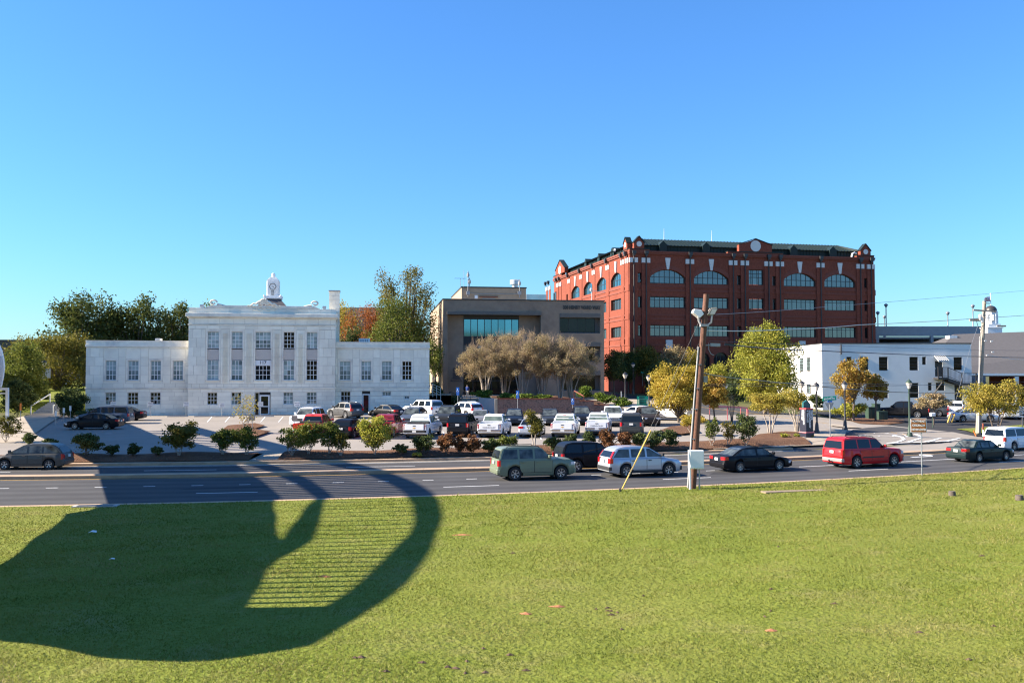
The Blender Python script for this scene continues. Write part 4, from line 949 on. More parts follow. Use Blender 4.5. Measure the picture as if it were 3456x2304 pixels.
for a, b in la:
    xk = (a+b)/2; zt_ = L1t + (p1(1415,362)[1]-r1t); mb = MB()
    mb.prism([(xk-.5, L1t+2.0),(xk-.22, L1t+.03),(xk+.22, L1t+.03),(xk+.5, L1t+2.0),(xk+.5, zt_),(xk-.5, zt_)], -.22, -.001); mb.build('keystone', M['cast_stone'], bb).matrix_local = ML
zshL = p1(1100,265)[1]
gable(0,0, .7, 3.2, zshL, .9, 2.9, p1(1042,195)[1], p1(1100,128)[1], .45, ML)
e0 = l1(250,530)[0]; gable(0,0, min(e0, Lend), Lend+.2, zshL+.3, Lend-9.4, Lend-1.6, p1(1042,195)[1]+.3, p1(1100,128)[1]+1.2, .95, ML)
for x in [(a[1]+b[0])/2 for a, b in zip(la, la[1:])] + [lp[2]]:
    mb = MB(); zt_ = p1(1385,172,-1)[1]; mb.prism([(x-.75, zr0),(x+.75, zr0),(x+.75, zt_-.75),(x, zt_),(x-.75, zt_-.75)], .75, 4.0); mb.build('dormer', M['green_roof'], bb).matrix_local = ML
mb = MB(); mb.box(WB-.7, WB, .7, Lend, -1, Hw); mb.box(.7, WB-.7, Lend-.7, Lend, -1, Hw); mb.build('back_wall', M['brick'], bb)
for u, v in ((2241, 772),(2402, 778)):
    x, z = FB.px(u, v, -8); mb = MB().path([(x, 8, zr2-.3), (x, 8, z)], [.07, .03], 6); mb.build('lightning_rod', M['cast_stone'], bb)
for cx0, cy0 in ((880, 285),):
    x, z = l1(cx0, cy0); o = MB().obox((x-.2,-.9,z),(x+1.1,-.5,z+.4),.3,.3).build('security_camera', M['white_paint'], bb); o.matrix_local = ML
x, z = p2(1578, 335, .3); MB().path([(x+.5,-.3,z+.4),(x,-.35,z+.55),(x-.5,-.4,z+.3),(x-.6,-.4,z-.3)], [.14,.16,.18,.2], 8).build('security_camera', M['white_paint'], bb)

# ---------------------------------------------------------------- white two-storey building
FW = Facade((19.6, 124.0, .35), 0.0)
FW.o.x = at(2773, 1200, 124).x
wb = thing('white_building', 'white two storey stuccoed building with outside stair and striped awning', 'building', FW.o, 0)
S4 = 606/1827; S5 = 600/2138
def p4(cx, cy, off=0.0): return FW.px(2850+cx*S4, 960+cy*S4, off)
def p5(cx, cy, off=0.0): return FW.px(2400+cx*S5, 1060+cy*S5, off)
Ww = p4(1290, 700)[0]; Hh = p4(600, 604)[1]
wo = []
for x0, x1, y0, y1 in ((20,73,735,875),(155,245,735,875),(350,442,735,875),(660,750,735,873),(790,830,735,815),(1110,1198,738,870),(350,444,1003,1155),(665,755,1000,1150),(850,890,998,1077),(930,1020,998,1077)):
    a, t = p4(x0, y0); b, z = p4(x1, y1); wo.append((a, b, z, t))
dz0, dz1 = p4(960, 935)[1], p4(960, 778)[1]; dx0, dx1 = p4(920, 800)[0], p4(998, 800)[0]
do1 = (dx0, dx1, dz0, dz1); do2 = (p4(1120,1100)[0], p4(1202,1100)[0], 0, p4(1150,1018)[1])
mb = MB()
for a, b, c, d in decompose(0, Ww, -1, Hh, wo + [do1, do2]): mb.box(a, b, 0, .4, c, d)
mb.build('front_wall', M['stucco'], wb)
mb = MB(); mb.box(-.0, .4, .4, 22, -1, Hh-.003); mb.box(Ww-.4, Ww, .4, 22, -1, Hh-.003); mb.box(.4, Ww-.4, 21.6, 22, -1, Hh-.003); mb.build('side_wall', M['stucco'], wb)
MB().box(.3, Ww-.3, .3, 21.7, Hh-.6, Hh-.4).build('flat_roof', M['stone_grey'], wb)
xs_ = p5(1550, 400)[0]
mb = MB(); mb.box(xs_, Ww+.05, -.06, .45, Hh, Hh+.14); mb.box(-.05, xs_-.002, -.06, .45, Hh, Hh+.10); mb.box(-.05, .4, .45, 22, Hh, Hh+.10); mb.box(Ww-.4, Ww+.05, .45, 22, Hh, Hh+.14); mb.build('coping', M['dark_bronze'], wb)
MB().box(0, xs_, -.05, 0, -.5, Hh-.002).build('corner_pier', M['stucco'], wb)
MB().path([(xs_+.1,-.12,Hh-.1),(xs_+.1,-.12,Hh-1.4)], .09, 6).build('scupper', M['dark_bronze'], wb)
for k, o in enumerate(wo): window(wb, *o, .25, 1 if o[1]-o[0] < 2 else 2, 4, M['dark_metal'], M['glass_dark'], .08, .06)
for d, dd in ((do1, .3), (do2, .3)): o = MB().box(d[0], d[1], .25, .32, d[2], d[3]).build('door', M['dark_bronze'], wb); MB().box(d[0]+.1, d[0]+.2, .18, .25, d[2]+1.0, d[2]+1.15).build('door_handle', M['alu'], o)
# west side windows
FWs = Facade(FW.o, R(90)); FWs.n = Vector((-1,0,0))
for cx0, cx1, cy0, cy1 in ((1075,1110,530,685),(1157,1195,520,683),(1160,1198,842,950),(1000,1040,880,960)):
    a, t = FWs.px(2400+cx1*S5, 1060+cy0*S5); b, z = FWs.px(2400+cx0*S5, 1060+cy1*S5); a, b = sorted((a, b)); b = min(b, a+1.6)
    f = window(wb, a, b, z, t, -.04, 2, 4, M['dark_metal'], M['glass_mid'], .08, .06); f.matrix_local = ML
# striped awning, platform and stair
mb = MB(); a0, at_ = p4(912, 725); a1, ab = p4(1062, 772); a1 = p4(1020, 770)[0]
n = 11
for i in range(n):
    xa = a0 + (a1-a0)*i/n; xb = a0 + (a1-a0)*(i+1)/n
    mb.add([(xa,-.02,at_),(xb,-.02,at_),(xb,-1.3,ab),(xa,-1.3,ab),(xa,-.02,at_-.04),(xb,-.02,at_-.04),(xb,-1.3,ab-.2),(xa,-1.3,ab-.2)], [(0,3,2,1),(4,5,6,7),(2,3,7,6),(1,2,6,5),(0,4,7,3)], i % 2)
mb.build('awning', [M['white_paint'], M['dark_bronze']], wb)
pz0 = p4(950, 945)[1]; px0, px1 = p4(903, 900)[0], p4(1000, 900)[0]; sx1, sz1 = p4(1140, 1005); ex_, ez_ = p4(1283, 1005)
mb = MB(); mb.box(px0, px1, -1.5, -.0, pz0-.25, pz0); n = 9
for i in range(n):
    t = i / n; mb.box(px1+(sx1-px1)*t, px1+(sx1-px1)*(t+1/n)+.05, -1.5, -.1, pz0+(sz1-pz0)*t-.32, pz0+(sz1-pz0)*t-.18)
mb.obox((px1,-1.5,pz0-.3),(sx1,-1.5,sz1-.1),.08,.4); mb.obox((px1,-.1,pz0-.3),(sx1,-.1,sz1-.1),.08,.4)
mb.box(sx1, ex_, -1.5, -.05, sz1-.2, sz1); 
for i in range(8): mb.box(ex_+.35*i, ex_+.35*i+.4, -1.5, -.1, sz1-.35*(i+1), sz1-.35*(i+1)+.12)
mb.obox((ex_,-1.5,sz1-.1),(ex_+2.8,-1.5,sz1-2.9),.08,.35)
mb.obox((px0+.9,-1.3,pz0-.2),(px0+.1,-.02,pz0-2.1),.12,.12)
stair = mb.build('outside_stair', M['dark_bronze'], wb)
mb = MB(); hr = 1.35
def rail(a, b):
    mb.obox((a[0],-1.5,a[1]+hr),(b[0],-1.5,b[1]+hr),.07,.07); mb.obox((a[0],-1.5,a[1]+.15),(b[0],-1.5,b[1]+.15),.05,.05)
    k = max(2, int(abs(b[0]-a[0])/.16))
    for i in range(k+1): t = i/k; x = a[0]+(b[0]-a[0])*t; z = a[1]+(b[1]-a[1])*t; mb.box(x-.012, x+.012, -1.512, -1.488, z, z+hr)
rail((px0,pz0),(px1,pz0)); rail((px1,pz0),(sx1,sz1)); rail((sx1,sz1),(ex_,sz1)); rail((ex_,sz1),(ex_+2.8,sz1-2.8))
for x, z in ((px0,pz0),(px1,pz0),(sx1,sz1),(ex_,sz1),((px0+px1)/2-.1,pz0)): mb.box(x-.06, x+.06, -1.56, -1.44, z-.2, z+hr+.05)
mb.build('railing', M['dark_bronze'], stair)

# ---------------------------------------------------------------- parking deck behind
DK = 185.0
FP = Facade((at(2955,1150,DK).x, DK, 2), 0)
pd = thing('parking_deck', 'grey concrete parking deck behind white building roof', 'parking deck', FP.o, 0)
def p6(cx, cy, off=0.0): return FP.px(2850+cx*S4, 960+cy*S4, off)
x0, zt_ = p6(305, 425); x1 = p6(1420, 425)[0]; zb_ = p6(600, 525)[1]
mb = MB(); mb.box(x0, x1, 0, .4, zb_, zt_-1.6); mb.box(x0, x1, .15, .4, zt_-1.598, zt_); mb.box(x0, x1, -.05, .15, zt_-1.8, zt_-1.598)
mb.build('parapet', M['conc_grey'], pd)
mb = MB(); mb.box(x0, x1, .4, 40, zb_-.5, zb_-.1); mb.box(x0, x1, .4, 40, p6(600,600)[1]-1.2, p6(600,600)[1]-.7); mb.box(x0, x1, 39, 40, -2, zb_-.9); mb.build('floor_slab', M['stone_grey'], pd)
MB().box(x0, x1, 0, .35, -2, p6(600,590)[1]).build('lower_parapet', M['conc_grey'], pd)
for cx0, cx1 in ((308,348),(875,902),(1400,1425)):
    a = p6(cx0, 500)[0]; b = p6(cx1, 500)[0]; MB().box(a, b, -.12, .5, -2, zb_ if cx0 != 308 else zt_+.02).build('column', M['conc_grey'], pd)
def post_lamp(name, label, base, h, group, material=M['dark_metal'], head=1.0, glass=M['lamp_glass'], rs=1.0):
    t = thing(name, label, 'street lamp', base, 0, group)
    mb = MB(); mb.lathe([(.24*rs,0),(.24*rs,.18),(.17*rs,.35),(.14*rs,.8),(.085*rs,1.0),(.075*rs,h-.9),(.10*rs,h-.82)], n=10); mb.build('post', material, t, smooth=50)
    mb = MB(); mb.lathe([(.09*rs,h-.85),(.13*head,h-.75),(.25*head,h-.42),(.27*head,h-.34),(.20*head,h-.22)], n=10); mb.build('lamp_globe', glass, t, smooth=50)
    mb = MB(); mb.lathe([(.28*head,h-.36),(.27*head,h-.30),(.15*head,h-.14),(.06*head,h-.1),(.035,h)], n=10); mb.build('lamp_cap', material, t, smooth=50)
    return t
for i, (u, v0, v1, dd) in enumerate(((2963,1049,1102,8),(2985,1063,1100,30),(2991,1023,1100,4),(3199,1050,1102,8),(3284,1026,1102,4))):
    b = at(u, v1+3, DK+dd); tp = at(u, v0, DK+dd)
    post_lamp('deck_lamp', ['lamp post at the left corner of the parking deck roof', 'farthest and smallest lamp post on the parking deck roof', 'tallest lamp post near the left end of the parking deck roof', 'lamp post on the middle of the parking deck roof', 'lamp post on the deck roof just left of the grey utility pole'][i],
        (b.x, b.y, zt_-.9+FP.o.z), tp.z-(zt_-.9+FP.o.z), 'lamp posts on the parking deck roof', M['grey_metal'], 1.5, M['grey_metal'], 1.3)

# ---------------------------------------------------------------- church with cupola on the right
CH = 150.0
chx = at(3290, 1200, CH).x
ch_ = thing('hipped_roof_building', 'brick building under a huge grey shingled hip roof with white eaves', 'building', (chx, CH, .6), 0)
FC = Facade((chx, CH, .6), 0)
ev = FC.px(3400, 1260)[1]; rz_ = FC.px(3400, 1112, -12)[1]; xe = FC.px(3140, 1160)[0]; xr0 = FC.px(3205, 1131, -12)[0]
mb = MB(); mb.add([(xe-3,-1,ev),(60,-1,ev),(60,26,ev),(xe-3,26,ev),(xr0+1,12.5,rz_-.8),(60,12.5,rz_+1.2)], [(0,1,5,4),(2,3,4,5),(3,0,4),(0,3,2,1)]); mb.build('roof', M['shingle'], ch_)
MB().box(-4, 60, -1.15, -1.003, ev-.35, ev+.02).build('gutter', M['white_paint'], ch_)
mb = MB(); mb.box(4, 60, 3, 3.4, -2, ev-.02); mb.build('wall', M['brick_dark'], ch_)
MB().box(-3, 60, -1, 3, ev-.5, ev-.36).build('soffit', M['dark_bronze'], ch_)
for i in range(3):
    x = FC.px(3420+i*42, 1290)[0]; mb = MB(); mb.box(x-.55, x+.55, -.9, .2, -2, ev-.36, 1); mb.box(x-.3, x+.3, -1.05, -.9, -2, ev-.5, 0); mb.build('column', [M['white_paint'], M['brick']], ch_)
xw, zw = FC.px(3213, 1146, -11); MB().box(FC.px(3205,1146,-11)[0], FC.px(3231,1146,-11)[0], 11, 12.5, FC.px(3213,1162,-11)[1], FC.px(3213,1132,-11)[1]).build('chimney', M['stucco'], ch_)
cu = thing('cupola', 'white church cupola with dark dome and flag on top', 'cupola', (at(3345,1100,165).x, 165, 0), 0)
zq = lambda v: at(3345, v, 165).z
kx = 165 / F
mb = MB(); mb.box(-24*kx, 24*kx, -24*kx, 24*kx, zq(1150), zq(1108)); mb.box(-27*kx, 27*kx, -27*kx, 27*kx, zq(1108), zq(1105)); mb.box(-21*kx, 21*kx, -21*kx, 21*kx, zq(1105), zq(1094)); mb.build('base', M['white_paint'], cu)
mb = MB()
for i in range(8):
    t = R(45*i+22.5); x, y = 18.0*kx*math.cos(t), 18.0*kx*math.sin(t); mb.lathe([(.2,zq(1092)),(.16,zq(1060))], (x,y,0), 8)
mb.lathe([(20*kx,zq(1094)),(20*kx,zq(1086))], n=8); mb.lathe([(14*kx,zq(1086)),(14*kx,zq(1062))], n=8); mb.lathe([(20*kx,zq(1062)),(21*kx,zq(1054)),(20*kx,zq(1050))], n=8); mb.build('lantern', M['white_paint'], cu)
mb = MB(); mb.lathe([(19*kx*math.cos(R(a)), zq(1049)+18*kx*math.sin(R(a))) for a in range(0,90,12)]+[(.05,zq(1030.5))], n=16); mb.build('dome', M['dark_bronze'], cu, smooth=50)
mb = MB(); mb.path([(0,0,zq(1032)),(0,0,zq(993))], .06, 6); mb.lathe([(.05,0),(.16,.1),(.05,.25)], (0,0,zq(994)), 8); mb.build('flagpole', M['white_paint'], cu)
# stars and stripes, hanging in a light breeze
fl = thing('flag', 'small US flag flying above the dark dome', 'flag', (cu.location.x, 165, 0), 0)
fw_, fh = 23*kx, 17*kx; zt = zq(1000); RW = mat('flag_red', (.45,.03,.05), .8); RB = mat('flag_blue', (.03,.04,.16), .8); n = 8
def fp(s, t): return (-fw_*s - .05, .25*math.sin(s*5), zt - fh*t - .28*s*s*fh*(1-t) + .0 - s*.1)
for k in range(13):
    mb = MB(); s0 = .42 if k < 7 else 0
    pts = [s0 + (1-s0)*i/n for i in range(n+1)]; mb.add([fp(s, k/13) for s in pts] + [fp(s, (k+1)/13) for s in pts], [(i, i+1, n+1+i+1, n+1+i) for i in range(n)]); mb.build('stripe', RW if k % 2 == 0 else M['white_paint'], fl)
mb = MB(); pts = [.42*i/4 for i in range(5)]; mb.add([fp(s, 0) for s in pts] + [fp(s, 7/13) for s in pts], [(i, i+1, 5+i+1, 5+i) for i in range(4)]); cn = mb.build('canton', RB, fl)
mb = MB()
for i in range(5):
    for j in range(4):
        a = fp(.05+.08*i, .07+.12*j); mb.add([(a[0]+.07*math.cos(t), a[1]-.02, a[2]+.07*math.sin(t)) for t in (1.57,2.8,4.1,5.3,.3)], [(0,1,2,3,4)])
mb.build('star', M['white_paint'], cn)

# ---------------------------------------------------------------- background roofs and dark building on the far left
for (u0, u1, v0, v1, dd, nm, lab, cm) in ((-60, 125, 1146, 1300, 165, 'dark_building', 'low dark grey building half hidden by the left trees', M['dark_bronze']), (1140, 1330, 1033, 1200, 200, 'brown_roof_building', 'low building with brown hip roof behind autumn trees', M['tan_wall'])):
    a = at(u0, v0, dd); b = at(u1, v0, dd); t = thing(nm, lab, 'building', ((a.x+b.x)/2, dd, 1), 0); hw = (b.x-a.x)/2; h = a.z-1
    MB().box(-hw, hw, 0, 18, -1, h-.3).build('wall', cm, t)
    mb = MB()
    if nm[0] == 'd': mb.box(-hw-.1, hw+.1, -.1, 18.1, h-.298, h)
    else: mb.add([(-hw-.5,-.5,h-2.2),(hw+.5,-.5,h-2.2),(hw+.5,18.5,h-2.2),(-hw-.5,18.5,h-2.2),(-hw+5,9,h),(hw-5,9,h)], [(0,1,5,4),(1,2,5),(2,3,4,5),(3,0,4),(0,3,2,1)])
    mb.build('roof', M['navy'] if nm[0] == 'd' else M['shingle'], t)
    if nm[0] == 'd': MB().box(hw*.35, hw*.98, -.06, 0, -1, h-.9).build('wall_panel', M['spandrel'], t)
# ================================================================ vehicles
PAINT = {}
def paint(name, col, metal=.0):
    if name not in PAINT: PAINT[name] = mat('paint_' + name, col, .38, var=.02, metal=metal, spec=.3 if max(col) > .12 else .18, coat=.35 if max(col) > .12 else .10)
    return PAINT[name]
paint('green', (.185,.215,.145), .2); paint('black', (.008,.008,.010)); paint('silver', (.50,.52,.55), .55); paint('red', (.56,.010,.014)); paint('dark_green', (.010,.022,.022))
paint('white', (.80,.80,.80)); paint('graphite', (.10,.10,.10), .4); paint('grey', (.095,.093,.088), .35); paint('dark_grey', (.045,.05,.055), .3); paint('orange_red', (.55,.04,.02)); paint('maroon', (.22,.012,.02))
paint('navy', (.015,.022,.035), .2); paint('blue_grey', (.10,.12,.15), .4); paint('champagne', (.38,.36,.33), .5); paint('brown', (.045,.035,.03), .3); paint('light_silver', (.58,.59,.60), .5); paint('charcoal', (.06,.065,.065), .5)
M['car_glass'] = mat('car_glass', (.008,.010,.011), .03, spec=.45)
M['car_glass_clear'] = mat('car_glass_clear', (.07,.08,.075), .04, var=.85, vscale=.7, spec=.45)
M['car_glass_green'] = mat('car_glass_green', (.15,.19,.155), .05, var=.35, vscale=.8, spec=.4)
M['tail_red'] = mat('tail_red', (.45,.008,.012), .2, coat=1)
M['lens'] = mat('lens', (.62,.64,.66), .12, coat=1)
M['amber'] = mat('amber', (.7,.2,.03), .2, coat=1)
M['chrome'] = mat('chrome', (.70,.70,.71), .18, metal=1)
M['rim'] = mat('rim', (.50,.50,.51), .3, metal=.7)
M['tyre'] = mat('tyre', (.018,.018,.019), .85)
M['trim'] = mat('trim', (.022,.022,.023), .6)
M['plate'] = mat('plate', (.68,.66,.62), .5)
M['seam'] = mat('seam', (.02,.02,.02), .8)
def wheel_meshes(sp, dark):
    key = ('wheel', sp, dark)
    if key in UNIT: return UNIT[key]
    t = MB(); n = 22; prof = [(.62,-.30),(.90,-.33),(.985,-.26),(1.0,-.12),(1.0,.12),(.985,.26),(.90,.33),(.62,.30),(.60,.1)]
    for r, y in prof:
        for k in range(n): a = 2*math.pi*k/n; t.v.append((r*math.cos(a), y, r*math.sin(a)))
    for i in range(len(prof)-1):
        for k in range(n): k2 = (k+1) % n; t.f.append((i*n+k, (i+1)*n+k, (i+1)*n+k2, i*n+k2)); t.m.append(0)
    tm = t.mesh('tyre', M['tyre'], 40)
    b = MB(); b.v = [(.62*math.cos(2*math.pi*k/n), y, .62*math.sin(2*math.pi*k/n)) for y in (-.16, .16) for k in range(n)]
    b.f = [tuple(range(n)), tuple(range(2*n-1, n-1, -1))] + [(k, n+k, n+(k+1)%n, (k+1)%n) for k in range(n)]; b.m = [0]*len(b.f); bm_ = b.mesh('wheel', M['trim'])
    r = MB()
    for s in (-1, 1):
        for k in range(n):
            a0, a1 = 2*math.pi*k/n, 2*math.pi*(k+1)/n; y = s*.27
            r.add([(q*math.cos(a), yy, q*math.sin(a)) for a in (a0, a1) for q, yy in ((.66, y), (.58, y-.0*s))], [(0,1,3,2)])
            r.add([(.58*math.cos(a0), y, .58*math.sin(a0)), (.58*math.cos(a1), y, .58*math.sin(a1)), (.58*math.cos(a1), y-s*.12, .58*math.sin(a1)), (.58*math.cos(a0), y-s*.12, .58*math.sin(a0))], [(0,1,2,3)])
        for k in range(sp):
            a = 2*math.pi*k/sp + .3; da, db = .52/sp*2.0, .40/sp*2.2
            ps = [(.13, -1.1*db),(.60,-da),(.60,da),(.13,1.1*db)]
            r.add([(q*math.cos(a+e), s*(.25 if q > .3 else .20), q*math.sin(a+e)) for q, e in ps], [(0,1,2,3)])
        r.add([(.16*math.cos(2*math.pi*k/10), s*.21, .16*math.sin(2*math.pi*k/10)) for k in range(10)], [tuple(range(10))])
    rm = r.mesh('rim', M['trim'] if dark else M['rim'])
    UNIT[key] = (bm_, tm, rm); return UNIT[key]
LI = lambda x, P: float(np.interp(x, [p[0] for p in P], [p[1] for p in P]))

KIND = {}
# L, W, H, wheelbase, front overhang, wheel radius, belt, deck profile (x from rear 0..1, z), cabin profile (x,z fractions), pillars, extra
KIND['suv'] = dict(L=4.45, W=1.84, H=1.74, wb=2.64, fo=.88, r=.368, zb=.25, belt=1.12, deck=[(0,.72),(.012,1.0),(.03,1.12),(.70,1.10),(.74,1.08),(.93,.99),(.985,.82),(1,.6)],
    cab=[(.015,1.10),(.045,1.48),(.075,1.66),(.16,1.74),(.42,1.74),(.55,1.70),(.735,1.07)], pil=[.30,.50], tail='tall')
KIND['boxy'] = dict(KIND['suv'], L=4.5, H=1.80, r=.37, deck=[(0,.72),(.01,1.06),(.022,1.14),(.70,1.14),(.725,1.14),(.93,1.10),(.98,.98),(1,.66)], belt=1.14,
    cab=[(.015,1.12),(.05,1.62),(.075,1.75),(.2,1.80),(.48,1.795),(.565,1.74),(.695,1.11)], pil=[.265,.46])
KIND['bigsuv'] = dict(KIND['boxy'], L=5.05, W=1.95, H=1.85, wb=3.02, fo=.90, r=.385, belt=1.18, deck=[(0,.76),(.01,1.1),(.022,1.18),(.69,1.18),(.72,1.17),(.92,1.11),(.98,.98),(1,.68)],
    cab=[(.012,1.16),(.035,1.68),(.06,1.82),(.2,1.87),(.48,1.86),(.57,1.80),(.70,1.14)], pil=[.25,.455])
KIND['round'] = dict(KIND['suv'], L=4.55, H=1.70, cab=[(.02,1.09),(.07,1.45),(.12,1.62),(.22,1.70),(.42,1.70),(.55,1.64),(.77,1.05)], deck=[(0,.70),(.012,.98),(.03,1.10),(.3,1.08),(.74,1.05),(.78,1.03),(.94,.93),(.985,.78),(1,.58)], belt=1.09, pil=[.285,.50], tail='high')
KIND['hatch'] = dict(KIND['suv'], L=4.36, W=1.77, H=1.55, wb=2.6, fo=.9, r=.315, zb=.19, belt=.98, deck=[(0,.66),(.012,.90),(.035,1.0),(.3,.98),(.72,.93),(.78,.90),(.93,.76),(.985,.64),(1,.5)],
    cab=[(.02,.97),(.085,1.32),(.14,1.48),(.25,1.545),(.44,1.55),(.54,1.50),(.80,.90)], pil=[.285,.485], tail='tall')
KIND['sedan'] = dict(L=4.82, W=1.80, H=1.45, wb=2.77, fo=.98, r=.325, zb=.19, belt=.94, deck=[(0,.62),(.012,.88),(.03,.98),(.13,.99),(.2,.96),(.64,.92),(.72,.90),(.92,.76),(.985,.62),(1,.48)],
    cab=[(.12,.96),(.235,1.28),(.31,1.40),(.42,1.45),(.50,1.45),(.57,1.40),(.755,.89)], pil=[.47], tail='low')
KIND['boxsedan'] = dict(KIND['sedan'], L=4.78, W=1.76, H=1.42, wb=2.66, fo=.92, r=.315, deck=[(0,.60),(.006,.90),(.015,.97),(.20,.98),(.25,.96),(.66,.93),(.70,.92),(.96,.80),(.99,.70),(1,.48)], cab=[(.17,.97),(.245,1.30),(.28,1.39),(.38,1.42),(.50,1.42),(.565,1.38),(.69,.92)], pil=[.30,.475], tail='low')
KIND['minivan'] = dict(KIND['suv'], L=5.1, W=1.98, H=1.75, wb=3.05, fo=.97, r=.335, zb=.2, belt=1.06, deck=[(0,.68),(.01,1.0),(.02,1.06),(.74,1.04),(.80,1.02),(.93,.90),(.985,.74),(1,.52)],
    cab=[(.008,1.05),(.035,1.58),(.06,1.70),(.18,1.75),(.46,1.745),(.58,1.68),(.82,1.0)], pil=[.285,.535], tail='tall')
KIND['pickup'] = dict(L=5.75, W=1.98, H=1.84, wb=3.62, fo=.95, r=.39, zb=.34, belt=1.17, bed=(.006,.335), rail=1.16, floor=.80,
    deck=[(0,1.1),(.335,1.17),(.69,1.17),(.74,1.15),(.95,1.07),(.985,.92),(1,.66)], cab=[(.345,1.15),(.36,1.55),(.372,1.76),(.42,1.835),(.55,1.84),(.60,1.80),(.72,1.14)], pil=[.50], tail='truck')
KIND['crew'] = dict(KIND['pickup'], L=5.84, bed=(.006,.30), cab=[(.31,1.15),(.322,1.55),(.335,1.78),(.38,1.86),(.55,1.865),(.60,1.82),(.72,1.14)], pil=[.465], H=1.865)
KIND['extcab'] = dict(KIND['pickup'], L=5.78, bed=(.006,.33), cab=[(.335,1.12),(.35,1.5),(.362,1.74),(.41,1.82),(.55,1.83),(.60,1.78),(.72,1.1)], pil=[.475], H=1.83)
KIND['van'] = dict(KIND['minivan'], L=5.6, W=2.0, H=2.4, r=.34, belt=1.2, deck=[(0,.7),(.01,1.1),(.02,1.2),(.8,1.2),(.86,1.15),(.96,1.0),(1,.6)], cab=[(.008,1.19),(.012,2.2),(.03,2.38),(.3,2.42),(.6,2.4),(.70,2.25),(.86,1.17)], pil=[.62], tail='tall')

def car(name, label, cat, kind, col, loc, head, group=None, glass='car_glass', spokes=5, dark=False, rack=False, clad=None, tailword=None, plate=True, toolbox=False, front=None, fade=False, bumper=None, stripes=False):
    K = KIND[kind]; L, Wd, zb, r = K['L'], K['W'], K['zb'], K['r']; hw = Wd/2; P = PAINT[col]; clad_m = M['trim'] if clad == 'black' else (PAINT[clad] if clad else None)
    t = thing(name, label, cat, loc, head, group)
    X = lambda f: -L/2 + f*L
    deck = [(X(f), z) for f, z in K['deck']]; cab = [(X(f), z) for f, z in K['cab']]
    xa = L/2 - K['fo']; xb = xa - K['wb']; ra = r + .075
    def plan(x):
        e = max(0, (abs(x) - (L/2 - .55)) / .55); return hw * (1 - (.13 if kind not in ('pickup','crew','extcab') else .05) * e**2)
    xs = sorted({*[p[0] for p in deck], *[c + ra*math.cos(R(a)) for c in (xa, xb) for a in range(0, 181, 18)], *fr(-L/2, L/2, .35), -L/2+.03, L/2-.03, *([X(K['bed'][0])+.001, X(K['bed'][1])-.001, X(K['bed'][1])] if 'bed' in K else [])})
    xs = [x for i, x in enumerate(xs) if i == 0 or x - xs[i-1] > .004]; mb = MB(); rows = []
    for x in xs:
        e = max(0, (abs(x) - (L/2 - .3)) / .3); b = zb + .10*e; zd = LI(x, deck)
        for c in (xa, xb):
            if abs(x-c) < ra - .001: b = max(b, r + math.sqrt(ra*ra - (x-c)**2))
        w_ = plan(x); inbed = 'bed' in K and X(K['bed'][0]) < x < X(K['bed'][1]) - .0005
        top = K['rail'] if inbed else zd
        z1 = b + .07; zm = max(z1 + .02, min(.66, top - .12)); zs = max(zm + .02, top - .07)
        if inbed: sec = [(0,b),(w_*.95,b),(w_*.985,z1),(w_,zm),(w_*.985,top),(w_*.985-.09,top),(w_*.985-.09,max(K['floor'], b+.02)),(0,max(K['floor'], b+.02))]
        else: sec = [(0,b),(w_*.95,b),(w_*.985,z1),(w_,zm),(w_*.975,zs),(w_*.92,top-.012),(w_*.5,top+.008),(0,top+.012)]
        rows.append([(x, y, z) for y, z in sec] + [(x, -y, z) for y, z in reversed(sec[1:-1])])
    n = len(rows[0]); mb.v = [p for q in rows for p in q]
    for i in range(len(rows)-1):
        for k in range(n): k2 = (k+1) % n; mb.f.append((i*n+k, i*n+k2, (i+1)*n+k2, (i+1)*n+k))
    mb.f.append(tuple(range(n))); e = (len(rows)-1)*n; mb.f.append(tuple(e+k for k in reversed(range(n)))); mb.m = [0]*len(mb.f)
    body = mb.build('body', P, t, smooth=38)
    MB().box(-L/2+.25, L/2-.25, -hw+.30, hw-.30, .2, .74).build('underbody', M['black'], t)
    # cabin
    zb0 = min(cab[0][1], cab[-1][1]); zr = max(p[1] for p in cab)
    wg = lambda z: hw*(.93 - .20*max(0, min(1, (z - zb0)/(zr - zb0))) ** 1.15)
    mb = MB(); m = len(cab); mb.v = [(x, wg(z), z) for x, z in cab] + [(x, -wg(z), z) for x, z in cab]
    mb.f = [(i, i+1, m+i+1, m+i) for i in range(m-1)] + [tuple(reversed(range(m))), tuple(range(m, 2*m)), (m-1, 0, m, 2*m-1)]; mb.m = [0]*len(mb.f)
    bm = bmesh.new(); tmp = mb.mesh('cabin', P); bm.from_mesh(tmp); bpy.data.meshes.remove(tmp)
    bmesh.ops.recalc_face_normals(bm, faces=bm.faces); bmesh.ops.bevel(bm, geom=[e for e in bm.edges if e.verts[0].co.z > zb0+.2 or e.verts[1].co.z > zb0+.2], offset=.045, segments=2, affect='EDGES', clamp_overlap=True)
    me = bpy.data.meshes.new('cabin'); bm.to_mesh(me); bm.free(); me.materials.append(P); me.polygons.foreach_set('use_smooth', [True]*len(me.polygons)); me.set_sharp_from_angle(angle=R(45)); link('cabin', me, t)
    def xrear(z):
        for (x0, z0), (x1, z1) in zip(cab, cab[1:]):
            if z0 <= z <= z1: return x0 + (x1-x0)*(z-z0)/max(1e-6, z1-z0)
        return cab[0][0]
    def xfront(z):
        for (x1, z1), (x0, z0) in zip(cab[-2::-1], cab[::-1]):
            if z0 <= z <= z1: return x0 + (x1-x0)*(z-z0)/max(1e-6, z1-z0)
        return cab[-1][0]
    G_ = M[glass]
    zl = K['belt'] + .035; zu = zr - .125 if kind != 'van' else zr - .5
    ps = [None] + [X(p) for p in K['pil']] + [None]
